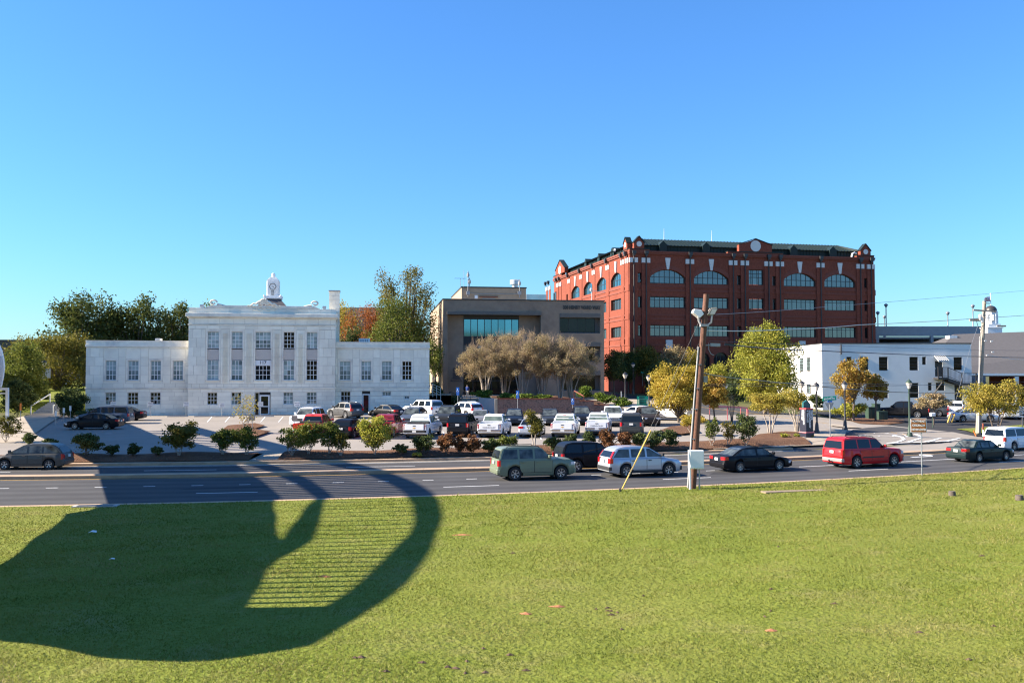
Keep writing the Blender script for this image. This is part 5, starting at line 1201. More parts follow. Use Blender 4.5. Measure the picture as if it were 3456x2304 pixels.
    for i in range(len(ps)-1):
        a0 = max(xrear(zl)+.12, -9) if ps[i] is None else ps[i]+.06; a1 = xrear(zu)+.14 if ps[i] is None else ps[i]+.06
        b0 = xfront(zl)-.10 if ps[i+1] is None else ps[i+1]-.06; b1 = xfront(zu)-.09 if ps[i+1] is None else ps[i+1]-.06
        if kind == 'van' and i == 0: continue
        if b0 - a0 < .1: continue
        for s in (-1, 1):
            o = .010; c_ = [(a0, s*(wg(zl)+o), zl), (b0, s*(wg(zl)+o), zl), (max(b1, a1+.02), s*(wg(zu)+o), zu), (a1, s*(wg(zu)+o), zu)]
            if a1 > b1: c_ = c_[:3]
            mb = MB(); mb.add(c_ + [(x, y - s*.03, z) for x, y, z in c_], [tuple(range(len(c_))) if s < 0 else tuple(reversed(range(len(c_))))] + [(j, (j+1) % len(c_), len(c_)+(j+1) % len(c_), len(c_)+j) for j in range(len(c_))])
            mb.build('side_window', G_, t)
    def slab(nm, pa, pb, f0, f1, mw, material):
        # glass between two profile points (pa lower), offset outwards
        (x0, z0), (x1, z1) = pa, pb; d = Vector((x1-x0, 0, z1-z0)); nn = Vector((d.z, 0, -d.x)); nn.normalize()
        if nn.z < 0: nn = -nn
        if abs(nn.z) < .05: nn = Vector((-1 if x0 < 0 else 1, 0, 0))
        q = []
        for f in (f0, f1):
            x, z = x0 + d.x*f, z0 + d.z*f; y = wg(z) - mw
            q.append((Vector((x, y, z)) + nn*.012, Vector((x, -y, z)) + nn*.012))
        mb = MB(); c_ = [q[0][0], q[0][1], q[1][1], q[1][0]]; mb.add(c_ + [v - nn*.03 for v in c_], [(0,1,2,3),(3,2,1,0),(0,4,5,1),(1,5,6,2),(2,6,7,3),(3,7,4,0)][0:1] + [(0,4,5,1),(1,5,6,2),(2,6,7,3),(3,7,4,0)]); return mb.build(nm, material, t)
    slab('windshield', cab[-1], cab[-2], .07, .93, .07, G_ if front is None else M[front])
    if 'bed' in K: slab('rear_window', cab[0], cab[2], .18, .86, .09, M['car_glass_green'] if glass != 'car_glass' else G_)
    elif kind in ('sedan','boxsedan'): slab('rear_window', cab[0], cab[1], .08, .98, .09, G_); slab('rear_window', cab[1], cab[2], .02, .75, .10, G_)
    else: slab('rear_window', cab[0], cab[1], .10, .98, .10, M['car_glass'])
    # wheels
    wm, tm, rm = wheel_meshes(spokes, dark)
    for x in (xa, xb):
        for s in (-1, 1):
            w_ = link('wheel', wm, t, (x, s*(hw-.115), r), scale=(r, .36, r)); link('tyre', tm, w_); link('rim', rm, w_, scale=(1, 1.0, 1))
    # lamps
    def corner(nm, x0, x1, z0, z1, inn, material, s):
        pts = []; sg = 1 if x1 > x0 else -1
        P0 = [(x0 - sg*.012, s*inn), (x0 - sg*.012, s*(plan(x0)*.96)), (x0+sg*.05, s*(plan(x0+sg*.05)+.006)), (x1, s*(plan(x1)+.008)), (x1, s*inn)]
        return MB().zprism(P0, z0, z1).build(nm, material, t, bevel=.012)
    xr, xf = -L/2, L/2; tl = K['tail']; b = K['belt']
    for s in (-1, 1):
        if tl == 'tall': corner('taillight', xr+.015, xr+.17, b-.36, b-.04, hw-.24, M['tail_red'], s)
        elif tl == 'high':
            corner('taillight', xr+.015, xr+.22, b-.30, b-.02, hw-.34, M['tail_red'], s)
            x0, z0 = cab[0]; x1, z1 = cab[1]; mb = MB(); mb.obox((x0+.02, s*(wg(z0)-.05), z0), (x1+.03, s*(wg(z1)-.05), z1), .13, .10); mb.build('taillight', M['tail_red'], t, bevel=.02)
        elif tl == 'low': corner('taillight', xr+.015, xr+.26, b-.22, b-.03, hw-.48, M['tail_red'], s)
        else: corner('taillight', xr+.012, xr+.14, K['rail']-.44, K['rail']-.05, hw-.20, M['tail_red'], s)
        zh = LI(xf-.12, deck); corner('headlight', xf-.03, xf-.32, zh-.20, zh-.05, hw-.52, M['lens'], s)
        mx = xfront(zl) - .12; MB().box(mx-.08, mx+.06, s*(hw*.93), s*(hw*.93+.20*1), zl+.02, zl+.19).build('mirror', P if clad is None else M['trim'], t, bevel=.03) if s > 0 else MB().box(mx-.08, mx+.06, -hw*.93-.20, -hw*.93, zl+.02, zl+.19).build('mirror', P if clad is None else M['trim'], t, bevel=.03)
    # doors: thin skins with dark shut lines and a handle each
    dz0, dz1 = zb + .17, K['belt'] - .085; edges = []
    if 'bed' in K: edges = [cab[0][0]+.12] + [X(p) for p in K['pil']] + [X(.71)]
    else: edges = [max(xb + ra*.55, X(K['pil'][0] if len(K['pil']) == 1 else K['pil'][-2])-.02)] + [X(K['pil'][-1])] + [min(X(.735), xa - ra - .05)]
    if len(K['pil']) == 1 and 'bed' not in K: edges[0] = xb + ra*.45
    for a, b_ in zip(edges, edges[1:]):
        if b_ - a < .45: continue
        for s in (-1, 1):
            mb = MB(); y0, y1 = hw*.987+.004, hw+.004; zm = .66; g = .018
            lo = max(dz0, zb+.1); a2 = a + (.12 if a < xb + ra*.9 else 0)
            for zz0, zz1, ya, yb in ((lo, zm, y0, y1), (zm, dz1, y1, hw*.978+.004)):
                al = a2 if zz0 == lo else a
                mb.add([(al, s*ya, zz0), (b_-.01, s*ya, zz0), (b_-.01, s*yb, zz1), (a, s*yb, zz1)], [(0,1,2,3) if s < 0 else (3,2,1,0)], 0)
                for q in (al, b_-.012): mb.add([(q, s*(ya+.003), zz0), (q+g, s*(ya+.003), zz0), (q+g+(a-al if q == al else 0), s*(yb+.003), zz1), (q+(a-al if q == al else 0), s*(yb+.003), zz1)], [(0,1,2,3) if s < 0 else (3,2,1,0)], 1)
            mb.add([(a2, s*(y0+.003), lo), (b_, s*(y0+.003), lo), (b_, s*(y0+.003), lo+g), (a2, s*(y0+.003), lo+g)], [(0,1,2,3) if s < 0 else (3,2,1,0)], 1)
            d = mb.build('door', [P, M['seam']], t)
            hx = a + .10; MB().box(hx, hx+.19, min(s*(hw-.01), s*(hw+.035)), max(s*(hw-.01), s*(hw+.035)), dz1-.09, dz1-.045).build('door_handle', M['trim'] if clad else P, d, bevel=.012)
    # bumpers, sills, plate
    BM = bumper and (M[bumper] if bumper in M else PAINT[bumper]) or clad_m or P
    mb = MB(); w0, w1 = plan(xr), plan(xr+.35); zt = .62 if kind not in ('sedan','boxsedan','hatch') else .56
    if 'bed' in K: zt = .70
    mb.zprism([(xr-.05, -w0*.9), (xr-.02, -w0-.005), (xr+.15, -plan(xr+.15)-.012), (xr+.15, plan(xr+.15)+.012), (xr-.02, w0+.005), (xr-.05, w0*.9)][::-1], zb+.16, zt); mb.build('rear_bumper', BM if 'bed' not in K else (M[bumper] if bumper else M['chrome']), t, bevel=.03)
    mb = MB(); w0 = plan(xf); mb.zprism([(xf+.04, -w0*.85), (xf+.01, -w0-.005), (xf-.15, -plan(xf-.15)-.012), (xf-.15, plan(xf-.15)+.012), (xf+.01, w0+.005), (xf+.04, w0*.85)], zb+.08, .56 if 'bed' not in K else .66); mb.build('front_bumper', BM if 'bed' not in K else M['chrome'], t, bevel=.03)
    MB().box(xf-.06, xf+.02, -hw*.5, hw*.5, .62, LI(xf-.08, deck)-.06).build('grille', M['chrome'] if 'bed' in K else M['trim'], t, bevel=.01)
    if clad_m:
        for s in (-1, 1): MB().box(xb+ra, xa-ra, min(s*(hw*.95), s*(hw+.012)), max(s*(hw*.95), s*(hw+.012)), zb-.01, zb+.14).build('sill', M['trim'], t)
    if plate: MB().box(xr-.065 if 'bed' in K else xr-.03, xr+.02, -.16, .16, .55 if 'bed' in K else b-.26, .70 if 'bed' in K else b-.10).build('licence_plate', M['plate'], t) if 'bed' not in K else MB().box(xr-.062, xr-.045, -.16, .16, .52, .67).build('licence_plate', M['plate'], t)
    if rack:
        for s in (-1, 1):
            y = s*(wg(zr)-.09); x0, x1 = xrear(zr-.05)+.22, xfront(zr-.07)-.12
            MB().path([(x0, y, zr-.03), (x0+.1, y, zr+.05), (x1-.1, y, zr+.04), (x1, y, zr-.03)], .022, 6).build('roof_rail', M['chrome'] if rack == 'chrome' else M['trim'], t, smooth=50)
    if 'bed' in K:
        w_ = plan(xr)*.985; tg = MB().box(xr-.025, xr+.045, -w_+.16, w_-.16, .70, K['rail']+.01).build('tailgate', P, t, bevel=.012)
        MB().box(xr-.035, xr-.02, -.12, .12, K['rail']-.16, K['rail']-.10).build('tailgate_handle', M['trim'], tg)
        if tailword:
            o = text(tailword, .155, tg, (xr-.028, 0, .84), (R(90), 0, R(-90)), M['conc_grey'], 'tailgate_lettering', .004); o.scale.x = 1.25
        else: MB().add([(xr-.03, y, z) for y, z in ((-.14,.85),(-.05,.82),(-.05,.80),(.05,.80),(.05,.82),(.14,.85),(.14,.88),(.05,.88),(.05,.91),(-.05,.91),(-.05,.88),(-.14,.88))] , [tuple(range(12))]).build('emblem', M['yellow_line'], tg)
        MB().box(cab[0][0]+.0, cab[0][0]-.02, -.14, .14, cab[2][1]-.02, cab[2][1]+.03).build('brake_lamp', M['tail_red'], t)
        if toolbox: MB().box(X(K['bed'][1])-.62, X(K['bed'][1])-.05, -hw+.10, hw-.10, K['rail']-.12, K['rail']+.14).build('toolbox', M['trim'] if toolbox == 'black' else M['alu'], t, bevel=.02)
    return t
def by_side(u, v, kind, head, near=1):                 # photo point midway on the near-side wheel line
    p = gnd(u, v); Wd = KIND[kind]['W']; n = Vector((-math.sin(head), math.cos(head)))
    if n.y < 0: n = -n
    q = Vector((p.x, p.y)) + n * (Wd/2 - .1); return (q.x, q.y, gz(q.x, q.y) + .006)
def by_end(u, v, kind, head, end):                     # photo point under the near bumper; end -1 = rear, +1 = front
    p = gnd(u, v); L = KIND[kind]['L']; d = Vector((math.cos(head), math.sin(head))); q = Vector((p.x, p.y)) - d * end * L/2
    return (q.x, q.y, gz(q.x, q.y) + .006)
def by_mid(u, z_, kind, head):
    p = at(u, 1262, z_); return (p.x, z_, gz(p.x, z_) + .006)
def th(u, v): return tang(gnd(u, v).x)
RD = 'traffic on the main road'
h = th(1813,1619); car('suv', 'sage green SUV with black roof rails driving on the road', 'SUV', 'boxy', 'green', by_side(1813,1619,'boxy',h), h, RD, rack=True, spokes=6, glass='car_glass_clear')
h = th(2012,1591); car('suv', 'black SUV half hidden between the green and the silver SUVs on the road', 'SUV', 'suv', 'black', by_side(2014,1591,'suv',h), h, RD, spokes=5)
h = th(2180,1608); car('suv', 'silver rounded SUV with tall red taillights, behind the yellow guy guard', 'SUV', 'round', 'silver', by_side(2181,1608.5,'round',h), h, RD, spokes=6, clad='black', glass='car_glass_clear')
h = th(2561,1590); car('sedan', 'shiny black sedan just right of the leaning wooden pole on the road', 'car', 'sedan', 'black', by_side(2561,1590.5,'sedan',h), h, RD, spokes=10, glass='car_glass_clear')
h = th(2949,1577); c_ = car('suv', 'bright red SUV with silver rear bumper on the road', 'SUV', 'bigsuv', 'red', by_side(2949,1577,'bigsuv',h), h, RD, rack=True, spokes=6, bumper='champagne', glass='car_glass')
for s in (-1, 1): MB().box(-.95, .75, min(s*.97, s*.992), max(s*.97, s*.992), .62, .70).build('side_moulding', M['trim'], c_)
mb = MB(); mb.obox((-2.55,0,.42),(-2.75,0,.42),.08,.06); mb.box(-2.8,-2.72,-.03,.03,.42,.52); mb.build('tow_hitch', M['black'], c_)
h = th(3344,1557); car('sedan', 'boxy dark green older sedan at the right on the road', 'car', 'boxsedan', 'dark_green', by_side(3344,1557.5,'boxsedan',h), h, RD, spokes=14, glass='car_glass_clear')
h = th(3420,1521); p = gnd(3349,1523); car('minivan', 'white minivan cut off by the right edge of the photo', 'minivan', 'minivan', 'white', by_side(3462,1518,'minivan',h), h, RD, spokes=7)
h = th(90,1585) + math.pi; car('hatchback', 'gunmetal hatchback driving left on the far lanes, at the left edge', 'car', 'hatch', 'grey', by_side(90,1585,'hatch',h), h, RD, spokes=5, glass='car_glass_clear')
# front row of the car park, tails to the road
N1 = R(81); LG = 'cars parked in the lot'
car('pickup_truck', 'orange-red pickup truck half hidden by shrubs, leftmost in the front row', 'pickup truck', 'extcab', 'orange_red', by_end(1025,1480,'extcab',N1,-1), N1, LG, bumper='chrome', toolbox='black')
car('hatchback', 'small black hatchback between the red pickup trucks in the front row', 'car', 'hatch', 'black', by_end(1150,1482,'hatch',N1,-1), N1, LG)
car('pickup_truck', 'dark red pickup truck behind the bright yellow-green bush', 'pickup truck', 'crew', 'maroon', by_end(1275,1482,'crew',N1,-1), N1, LG, bumper='chrome')
car('pickup_truck', 'white crew cab pickup with a black toolbox and dark bumper', 'pickup truck', 'crew', 'white', by_end(1398,1483,'crew',N1,-1), N1, LG, bumper='trim', toolbox='black', glass='car_glass_green', spokes=6)
car('suv', 'black SUV parked between two white pickup trucks, tail to the road', 'SUV', 'bigsuv', 'black', by_end(1543,1477,'bigsuv',N1,-1), N1, LG, spokes=6, rack='chrome')
car('pickup_truck', 'white extended cab pickup with lettered tailgate, between black SUV and silver sedan', 'pickup truck', 'extcab', 'white', by_end(1650,1480,'extcab',N1,-1), N1, LG, bumper='chrome', toolbox='alu', tailword='CHEVROLET', glass='car_glass_green')
car('sedan', 'silver sedan behind the thin yellow-green tree in the front row', 'car', 'sedan', 'silver', by_end(1783,1478,'sedan',N1,-1), N1, LG)
car('pickup_truck', 'white pickup with a small gold emblem on its tailgate, right of silver sedan', 'pickup truck', 'pickup', 'white', by_end(1898,1479,'pickup',N1,-1), N1, LG, bumper='chrome', toolbox='alu', glass='car_glass_green')
car('pickup_truck', 'rightmost white pickup of the front row, with lettered tailgate, beside grey SUV', 'pickup truck', 'pickup', 'white', by_end(2014,1473,'pickup',N1,-1), N1, LG, bumper='chrome', tailword='CHEVROLET', glass='car_glass_green')
car('suv', 'dark grey SUV at the right end of the front row', 'SUV', 'bigsuv', 'charcoal', by_end(2130,1474,'bigsuv',N1,-1), N1, LG, spokes=5)
# second row, noses to the road
def r2(u, kind, col, lab, nm, cat, z_=88.5, hd=R(268), **k): return car(nm, lab, cat, kind, col, by_mid(u, z_, kind, hd), hd, LG, **k)
r2(1040,'boxy','white','white SUV with a sunroof facing the road behind the orange-red pickup','suv','SUV', 88, R(257), rack='chrome', front='car_glass_clear')
r2(1395,'suv','blue_grey','grey-blue SUV facing the road, behind the white pickup with the black toolbox','suv','SUV', 89.5, R(263), rack='chrome', front='car_glass_clear')
r2(1513,'bigsuv','dark_grey','dark grey SUV facing the road, behind the black SUV','suv','SUV', 90, R(263), rack=True, front='car_glass_clear')
r2(1622,'sedan','champagne','pale grey car nose to nose with the lettered white extended cab pickup','sedan','car', 90.5, R(268), front='car_glass_clear')
r2(1736,'hatch','navy','dark blue car facing the road, left of the small yellow-green tree','hatchback','car', 90.5, R(268), front='car_glass_clear')
r2(1856,'hatch','dark_grey','dark grey car seen between the yellow-green tree and a white pickup','hatchback','car', 90.5, R(270), front='car_glass_clear')
r2(1962,'suv','navy','dark SUV facing the road between two white pickups','suv','SUV', 91, R(270), front='car_glass_clear')
r2(2066,'pickup','white','white pickup facing the road with a dark grille','pickup_truck','pickup truck', 90, R(266), front='car_glass_clear')
r2(2185,'suv','brown','dark brown SUV facing the road behind the grey SUV','suv','SUV', 90, R(272), front='car_glass_clear')
# third row along the marble building
R3 = R(136)
car('suv', 'dark grey crossover with bright wheels and chrome roof rails by the marble building', 'SUV', 'round', 'graphite', by_mid(1166, 100.5, 'round', R3), R3, LG, rack='chrome', spokes=7)
car('sedan', 'glossy black sedan parked right of the dark grey crossover', 'car', 'sedan', 'black', by_mid(1308, 100.5, 'sedan', R3), R3, LG, spokes=10)
car('suv', 'champagne silver boxy SUV at the corner of the marble building', 'SUV', 'bigsuv', 'light_silver', by_mid(1428, 102.5, 'bigsuv', R3), R3, LG, spokes=6)
car('suv', 'white compact SUV in front of the concrete ramp wall', 'SUV', 'round', 'white', by_mid(1566, 101, 'round', R3), R3, LG, rack='chrome', spokes=5)
car('sedan', 'white sedan near the brick planter wall at the right of the lot', 'car', 'sedan', 'white', by_mid(2150, 98, 'sedan', R(150)), R(150), LG, spokes=5)
car('pickup_truck', 'long white vehicle half hidden by the golden tree', 'pickup truck', 'crew', 'white', by_mid(2262, 97, 'crew', R(150)), R(150), LG, spokes=10)
# left end of the lot
car('convertible', 'black coupe parked facing left at the left end of the lot', 'car', 'sedan', 'black', by_side(307,1450,'sedan',R(184)), R(184), LG, spokes=10)
car('minivan', 'grey minivan behind the black coupe at the left', 'minivan', 'minivan', 'blue_grey', by_side(345,1431,'minivan',R(186)), R(186), LG)
car('sedan', 'black sedan whose tail shows behind the grey minivan', 'car', 'sedan', 'black', by_side(400,1420,'sedan',R(187)), R(187), LG)
# lot on the right
RL = 'cars in the lot before the white building'
car('pickup_truck', 'black crew cab pickup truck below the white building', 'pickup truck', 'crew', 'black', by_mid(3045, 106, 'crew', R(150)), R(150), RL, bumper='trim')
car('sedan', 'dark car between the black pickup and the reddish tree', 'car', 'sedan', 'dark_grey', by_mid(3128, 109, 'sedan', R(150)), R(150), RL)
car('hatchback', 'dark blue hatchback behind the trunk of the reddish tree', 'car', 'hatch', 'navy', by_mid(3172, 110, 'hatch', R(160)), R(160), RL)
car('suv', 'white SUV behind the silver sedan in the right lot', 'SUV', 'suv', 'white', by_mid(3228, 110, 'suv', R(60)), R(60), RL)
car('sedan', 'silver sedan facing right beside the grey utility pole', 'car', 'sedan', 'light_silver', by_mid(3282, 99, 'sedan', R(-6)), R(-6), RL, glass='car_glass_clear')
car('minivan', 'silver minivan behind the leafy multi-stemmed tree at the right', 'minivan', 'minivan', 'light_silver', by_mid(3395, 104, 'minivan', R(75)), R(75), RL)
car('sedan', 'dark blue car at the right edge behind the one way sign', 'car', 'sedan', 'navy', by_mid(3462, 106, 'sedan', R(75)), R(75), RL)
# far away
car('van', 'white high roof van between golden tree and yellow-green tree', 'van', 'van', 'white', by_mid(2435, 150, 'van', R(180)), R(180))
p = at(182, 1285, 152); car('sedan', 'white car with red taillight seen far left under the trees', 'car', 'sedan', 'white', (p.x, 152, p.z-.75), R(8))
# ================================================================ trees and shrubs
def leaves(name, lumps, n, size, material, parent, seed, droop=0.0, inner=.0, squash=1.0, fuzz=.2):
    rg = np.random.default_rng(seed); C_ = np.array([l[:3] for l in lumps]); Rr = np.array([l[3:6] if len(l) > 4 else (l[3],)*3 for l in lumps])
    wgt = (Rr[:,0]*Rr[:,1]*Rr[:,2]) ** .75; k = rg.choice(len(lumps), n, p=wgt/wgt.sum())
    d = rg.normal(size=(n,3)); d /= np.linalg.norm(d, axis=1)[:,None]; rad = (inner + (1-inner)*rg.random(n)) ** .42 * (1 + fuzz*np.clip(rg.normal(size=n), -2, 1.15))
    P = C_[k] + d * Rr[k] * rad[:,None]; P[:,2] = np.maximum(P[:,2], .05)
    a = rg.normal(size=(n,3)); a[:,2] *= squash; a /= np.linalg.norm(a, axis=1)[:,None]; b = np.cross(a, rg.normal(size=(n,3))); b /= np.linalg.norm(b, axis=1)[:,None]
    s = size * (.6 + .8*rg.random(n)); l = s[:,None]*a; w_ = (s*.55)[:,None]*b; dn = np.zeros((n,3)); dn[:,2] = -droop*s
    V = np.stack([P - l*.8, P + w_ - l*.05, P + l*.9 + dn, P - w_ + l*.05], axis=1)
    me = bpy.data.meshes.new(name); me.vertices.add(n*4); me.vertices.foreach_set('co', V.ravel()); me.loops.add(n*4); me.polygons.add(n)
    me.loops.foreach_set('vertex_index', np.arange(n*4)); me.polygons.foreach_set('loop_start', np.arange(n)*4); me.polygons.foreach_set('loop_total', np.full(n, 4))
    me.update(calc_edges=True); me.materials.append(material); return link(name, me, parent)
def lumpset(rx, ry, rz, cz, k, rg, lo=.28, hi=.5, flat=0.0):
    out = [(0, 0, cz, rx*.60, ry*.60, rz*.66)]
    for _ in range(k):
        while True:
            p = [rg.uniform(-1,1) for _ in range(3)]
            q = sum(c*c for c in p)
            if .05 < q < 1: break
        f = rg.uniform(.60, .92) / max(.35, math.sqrt(q)) * math.sqrt(q) ** .6
        s = rg.uniform(lo, hi); out.append((p[0]*rx*f, p[1]*ry*f, cz + p[2]*rz*f, rx*s, ry*s, rz*s*rg.uniform(.7,1)))
    return out
def limbs(mb, lumps, trunk_h, r, rg, multi=1, spread=.15, n=6, twigs=True):
    for m_ in range(multi):
        a = 2*math.pi*m_/multi + rg.uniform(0,.8); bx_, by_ = (spread*math.cos(a), spread*math.sin(a)) if multi > 1 else (0, 0)
        mine = lumps[m_::multi] if multi > 1 else lumps
        top = (bx_*2.5 + rg.uniform(-.1,.1), by_*2.5 + rg.uniform(-.1,.1), trunk_h)
        mb.path([(bx_*.4, by_*.4, -.15), (bx_, by_, trunk_h*.45), top], [r*1.25, r, r*.8], n)
        if twigs:
            for l in mine:
                e = (l[0], l[1], l[2] + l[5]*.3 if len(l) > 5 else l[2]); q = ((top[0]+e[0])/2 + rg.uniform(-.1,.1), (top[1]+e[1])/2 + rg.uniform(-.1,.1), (top[2]+e[2])/2 + .1)
                mb.path([top, q, e], [r*.55, r*.32, r*.08], 5)
def tree(name, label, cat, base, h, w_, leaf, group=None, bole=.3, r=None, lumps_n=16, n=4500, size=.12, multi=1, bark='bark', seed=0, lo=.28, hi=.5, depth=None, crown_name='crown', trunk_name='trunk', inner=.0, top_bias=0.0, spread=.15, droop=0.0, extra=None, fuzz=.2):
    if cat == 'tree': h *= 1.06
    rg = random.Random(seed*13+5); t = thing(name, label, cat, base, rg.uniform(0, .3), group)
    cz = h*(bole + (1-bole)/2); rz_ = h*(1-bole)/2; L = lumpset(w_/2, (depth or w_)/2, rz_, cz, lumps_n, rg, lo, hi)
    if extra: L += extra
    mb = MB(); limbs(mb, L, h*bole*1.1 if bole > .05 else h*.25, r or max(.03, h*.018), rg, multi, spread); mb.build(trunk_name, M[bark], t, smooth=60)
    leaves(crown_name, L, n, size, M[leaf], t, seed+100, droop, inner, fuzz=fuzz); return t
M['leaf_dark'] = leafmat('leaf_dark', [(.040,.055,.015), (.085,.105,.026), (.155,.152,.04)], .35)
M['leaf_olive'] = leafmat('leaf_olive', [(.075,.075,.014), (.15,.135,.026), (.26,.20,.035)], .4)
M['leaf_mid'] = leafmat('leaf_mid', [(.06,.085,.016), (.135,.16,.03), (.24,.23,.045)], .4)
M['leaf_gold'] = leafmat('leaf_gold', [(.27,.23,.035), (.43,.33,.05), (.52,.32,.065)], .4)
M['leaf_goldgreen'] = leafmat('leaf_goldgreen', [(.20,.20,.03), (.36,.29,.05), (.50,.35,.07)], .4)
M['leaf_lime'] = leafmat('leaf_lime', [(.17,.20,.025), (.34,.33,.05), (.50,.42,.08)], .4)
M['leaf_amber'] = leafmat('leaf_amber', [(.24,.20,.035), (.38,.26,.05), (.47,.23,.06)], .4)
M['leaf_red'] = leafmat('leaf_red', [(.25,.10,.025), (.36,.11,.035), (.28,.18,.035)], .4)
M['leaf_rust'] = leafmat('leaf_rust', [(.12,.075,.03), (.22,.095,.04), (.27,.14,.055)], .35)
M['leaf_brown'] = leafmat('leaf_brown', [(.35,.25,.14), (.44,.32,.18), (.28,.23,.10), (.52,.41,.26)], .4)
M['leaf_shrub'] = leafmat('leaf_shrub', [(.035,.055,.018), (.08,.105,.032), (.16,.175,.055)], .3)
M['leaf_juniper'] = leafmat('leaf_juniper', [(.05,.09,.012), (.11,.16,.022), (.20,.22,.035)], .25)
BT = 'trees behind the buildings'
def bgtree(u, vt, vb, wpx, D, lab, leaf, seed, n=7000, size=.30, bole=.18, lumps_n=22, name='tree', group=BT, base_z=None, **k):
    if D > 130: n = int(n*1.5); wpx *= 1.12; size *= .85; lumps_n = int(lumps_n*1.4)
    p = at(u, vb, D); b = gz(p.x, D) - .1 if base_z is None else base_z; top = at(u, vt, D).z
    return tree(name, lab, 'tree', (p.x, D, b), top-b, wpx*D/F, leaf, group, bole=bole, n=n, size=size, lumps_n=lumps_n, seed=seed, **k)
bgtree(285, 966, 1300, 250, 150, 'tallest dark oak left of the marble building, with sky gaps', 'leaf_dark', 1, 9500, .28, .15, 30, lo=.2, hi=.36, extra=[(.6,0,14.2,1.6,1.6,1.5),(-1.2,0,13.4,1.5,1.5,1.3),(2.2,0,13.2,1.3,1.3,1.6),(-2.6,0,12.3,1.4,1.4,1.2)])
bgtree(462, 992, 1300, 225, 155, 'broad dark oak above the left wing, second from the left', 'leaf_dark', 2, 8500, .28, .15, 26, lo=.22, hi=.38)
bgtree(598, 1018, 1300, 175, 160, 'dark tree just left of the tall centre block', 'leaf_dark', 3, 6000, .28, .15, 20, lo=.22, hi=.4)
bgtree(690, 1012, 1300, 110, 185, 'treetop peeping over the left end of the centre block parapet', 'leaf_mid', 4, 3500, .3, .2, 14)
bgtree(195, 1115, 1330, 250, 138, 'yellow-green tree in front of the tall oaks at the left', 'leaf_olive', 5, 8500, .22, .12, 24, lo=.22, hi=.38)
bgtree(95, 1140, 1320, 150, 150, 'pale olive treetop before the dark building', 'leaf_olive', 6, 3800, .22, .15, 14)
bgtree(80, 1165, 1408, 185, 112, 'bushy green tree beside the stairs at the left edge', 'leaf_mid', 7, 13000, .15, .0, 34, lo=.22, hi=.38)
bgtree(1172, 1012, 1200, 110, 165, 'yellow tree right of the marble chimney', 'leaf_goldgreen', 8, 3500, .22, .1, 14)
bgtree(1235, 1036, 1240, 165, 150, 'reddish autumn tree behind the right wing', 'leaf_red', 9, 6500, .16, .12, 18, lo=.22, hi=.36)
bgtree(1178, 1092, 1260, 70, 140, 'dark evergreen shrub behind the right wing beside the chimney', 'leaf_shrub', 10, 2500, .2, .05, 10)
bgtree(1345, 1020, 1300, 240, 140, 'large leafy green tree between marble and brown buildings, lower crown', 'leaf_mid', 11, 9500, .17, .12, 26, lo=.2, hi=.36)
bgtree(1370, 888, 1275, 262, 147, 'tall loose olive tree with twiggy top rising over the roofs', 'leaf_olive', 12, 13000, .19, .06, 58, lo=.12, hi=.24)
bgtree(1470, 1130, 1330, 90, 138, 'thin leafy tree casting shadow on the brown building side wall', 'leaf_mid', 13, 2200, .16, .3, 12, lo=.16, hi=.32)
ST_ = 'street trees below the brick building'
bgtree(2072, 1178, 1350, 95, 150, 'dark narrow tree right beside the brown building', 'leaf_shrub', 14, 5000, .18, .28, 16, lo=.22, hi=.4, group=ST_)
bgtree(2120, 1185, 1345, 90, 156, 'dark tree second right of the brown building', 'leaf_dark', 15, 4500, .18, .28, 16, group=ST_)
bgtree(2180, 1172, 1335, 100, 158, 'olive bushy tree under the corner of the brick building', 'leaf_olive', 16, 5000, .18, .22, 16, group=ST_)
bgtree(2268, 1165, 1340, 90, 160, 'feathery brownish tree under the cast stone block', 'leaf_brown', 17, 4500, .18, .2, 16, group=ST_)
bgtree(2330, 1172, 1340, 80, 162, 'tree with golden top left of the wooden pole', 'leaf_goldgreen', 18, 3500, .18, .2, 14, group=ST_)
bgtree(2240, 1215, 1345, 120, 150, 'dark green mass of a tree behind the golden tree', 'leaf_shrub', 19, 5500, .2, .1, 16, group=ST_)
bgtree(2425, 1222, 1345, 75, 145, 'small lime tree right of the wooden pole', 'leaf_lime', 20, 3000, .16, .2, 12, group=ST_)
bgtree(2480, 1240, 1350, 60, 140, 'dark shrubby tree behind the white van', 'leaf_shrub', 21, 2500, .16, .1, 10, group=ST_)
bgtree(2475, 1300, 1395, 70, 120, 'black-green shrub left of the big yellow-green tree', 'leaf_shrub', 22, 2500, .15, .05, 10, name='shrub', group=None)
FT = 'autumn trees along the car park'
bgtree(2290, 1222, 1448, 225, 93, 'round golden tree just left of the leaning wooden pole', 'leaf_gold', 30, 17000, .115, .08, 44, group=FT, lo=.2, hi=.36, extra=None)
bgtree(2412, 1268, 1470, 118, 92, 'amber tree just right of the wooden pole', 'leaf_amber', 31, 7000, .115, .28, 22, group=FT, lo=.2, hi=.38)
bgtree(2335, 1392, 1495, 85, 78, 'small golden multi-stemmed tree at the foot of the wooden pole', 'leaf_gold', 32, 2600, .09, .35, 12, group=FT, multi=3, bark='bark_pale', r=.035)
bgtree(2582, 1088, 1425, 262, 108, 'tallest yellow-green pear tree left of the white building', 'leaf_lime', 33, 26000, .125, .05, 50, group=FT, lo=.18, hi=.32)
bgtree(2600, 1325, 1478, 165, 80, 'golden spreading multi-stemmed tree beside the city hall totem, left one', 'leaf_goldgreen', 34, 6500, .085, .42, 22, group=FT, multi=5, bark='bark_pale', r=.05, lo=.22, hi=.4, spread=.25)
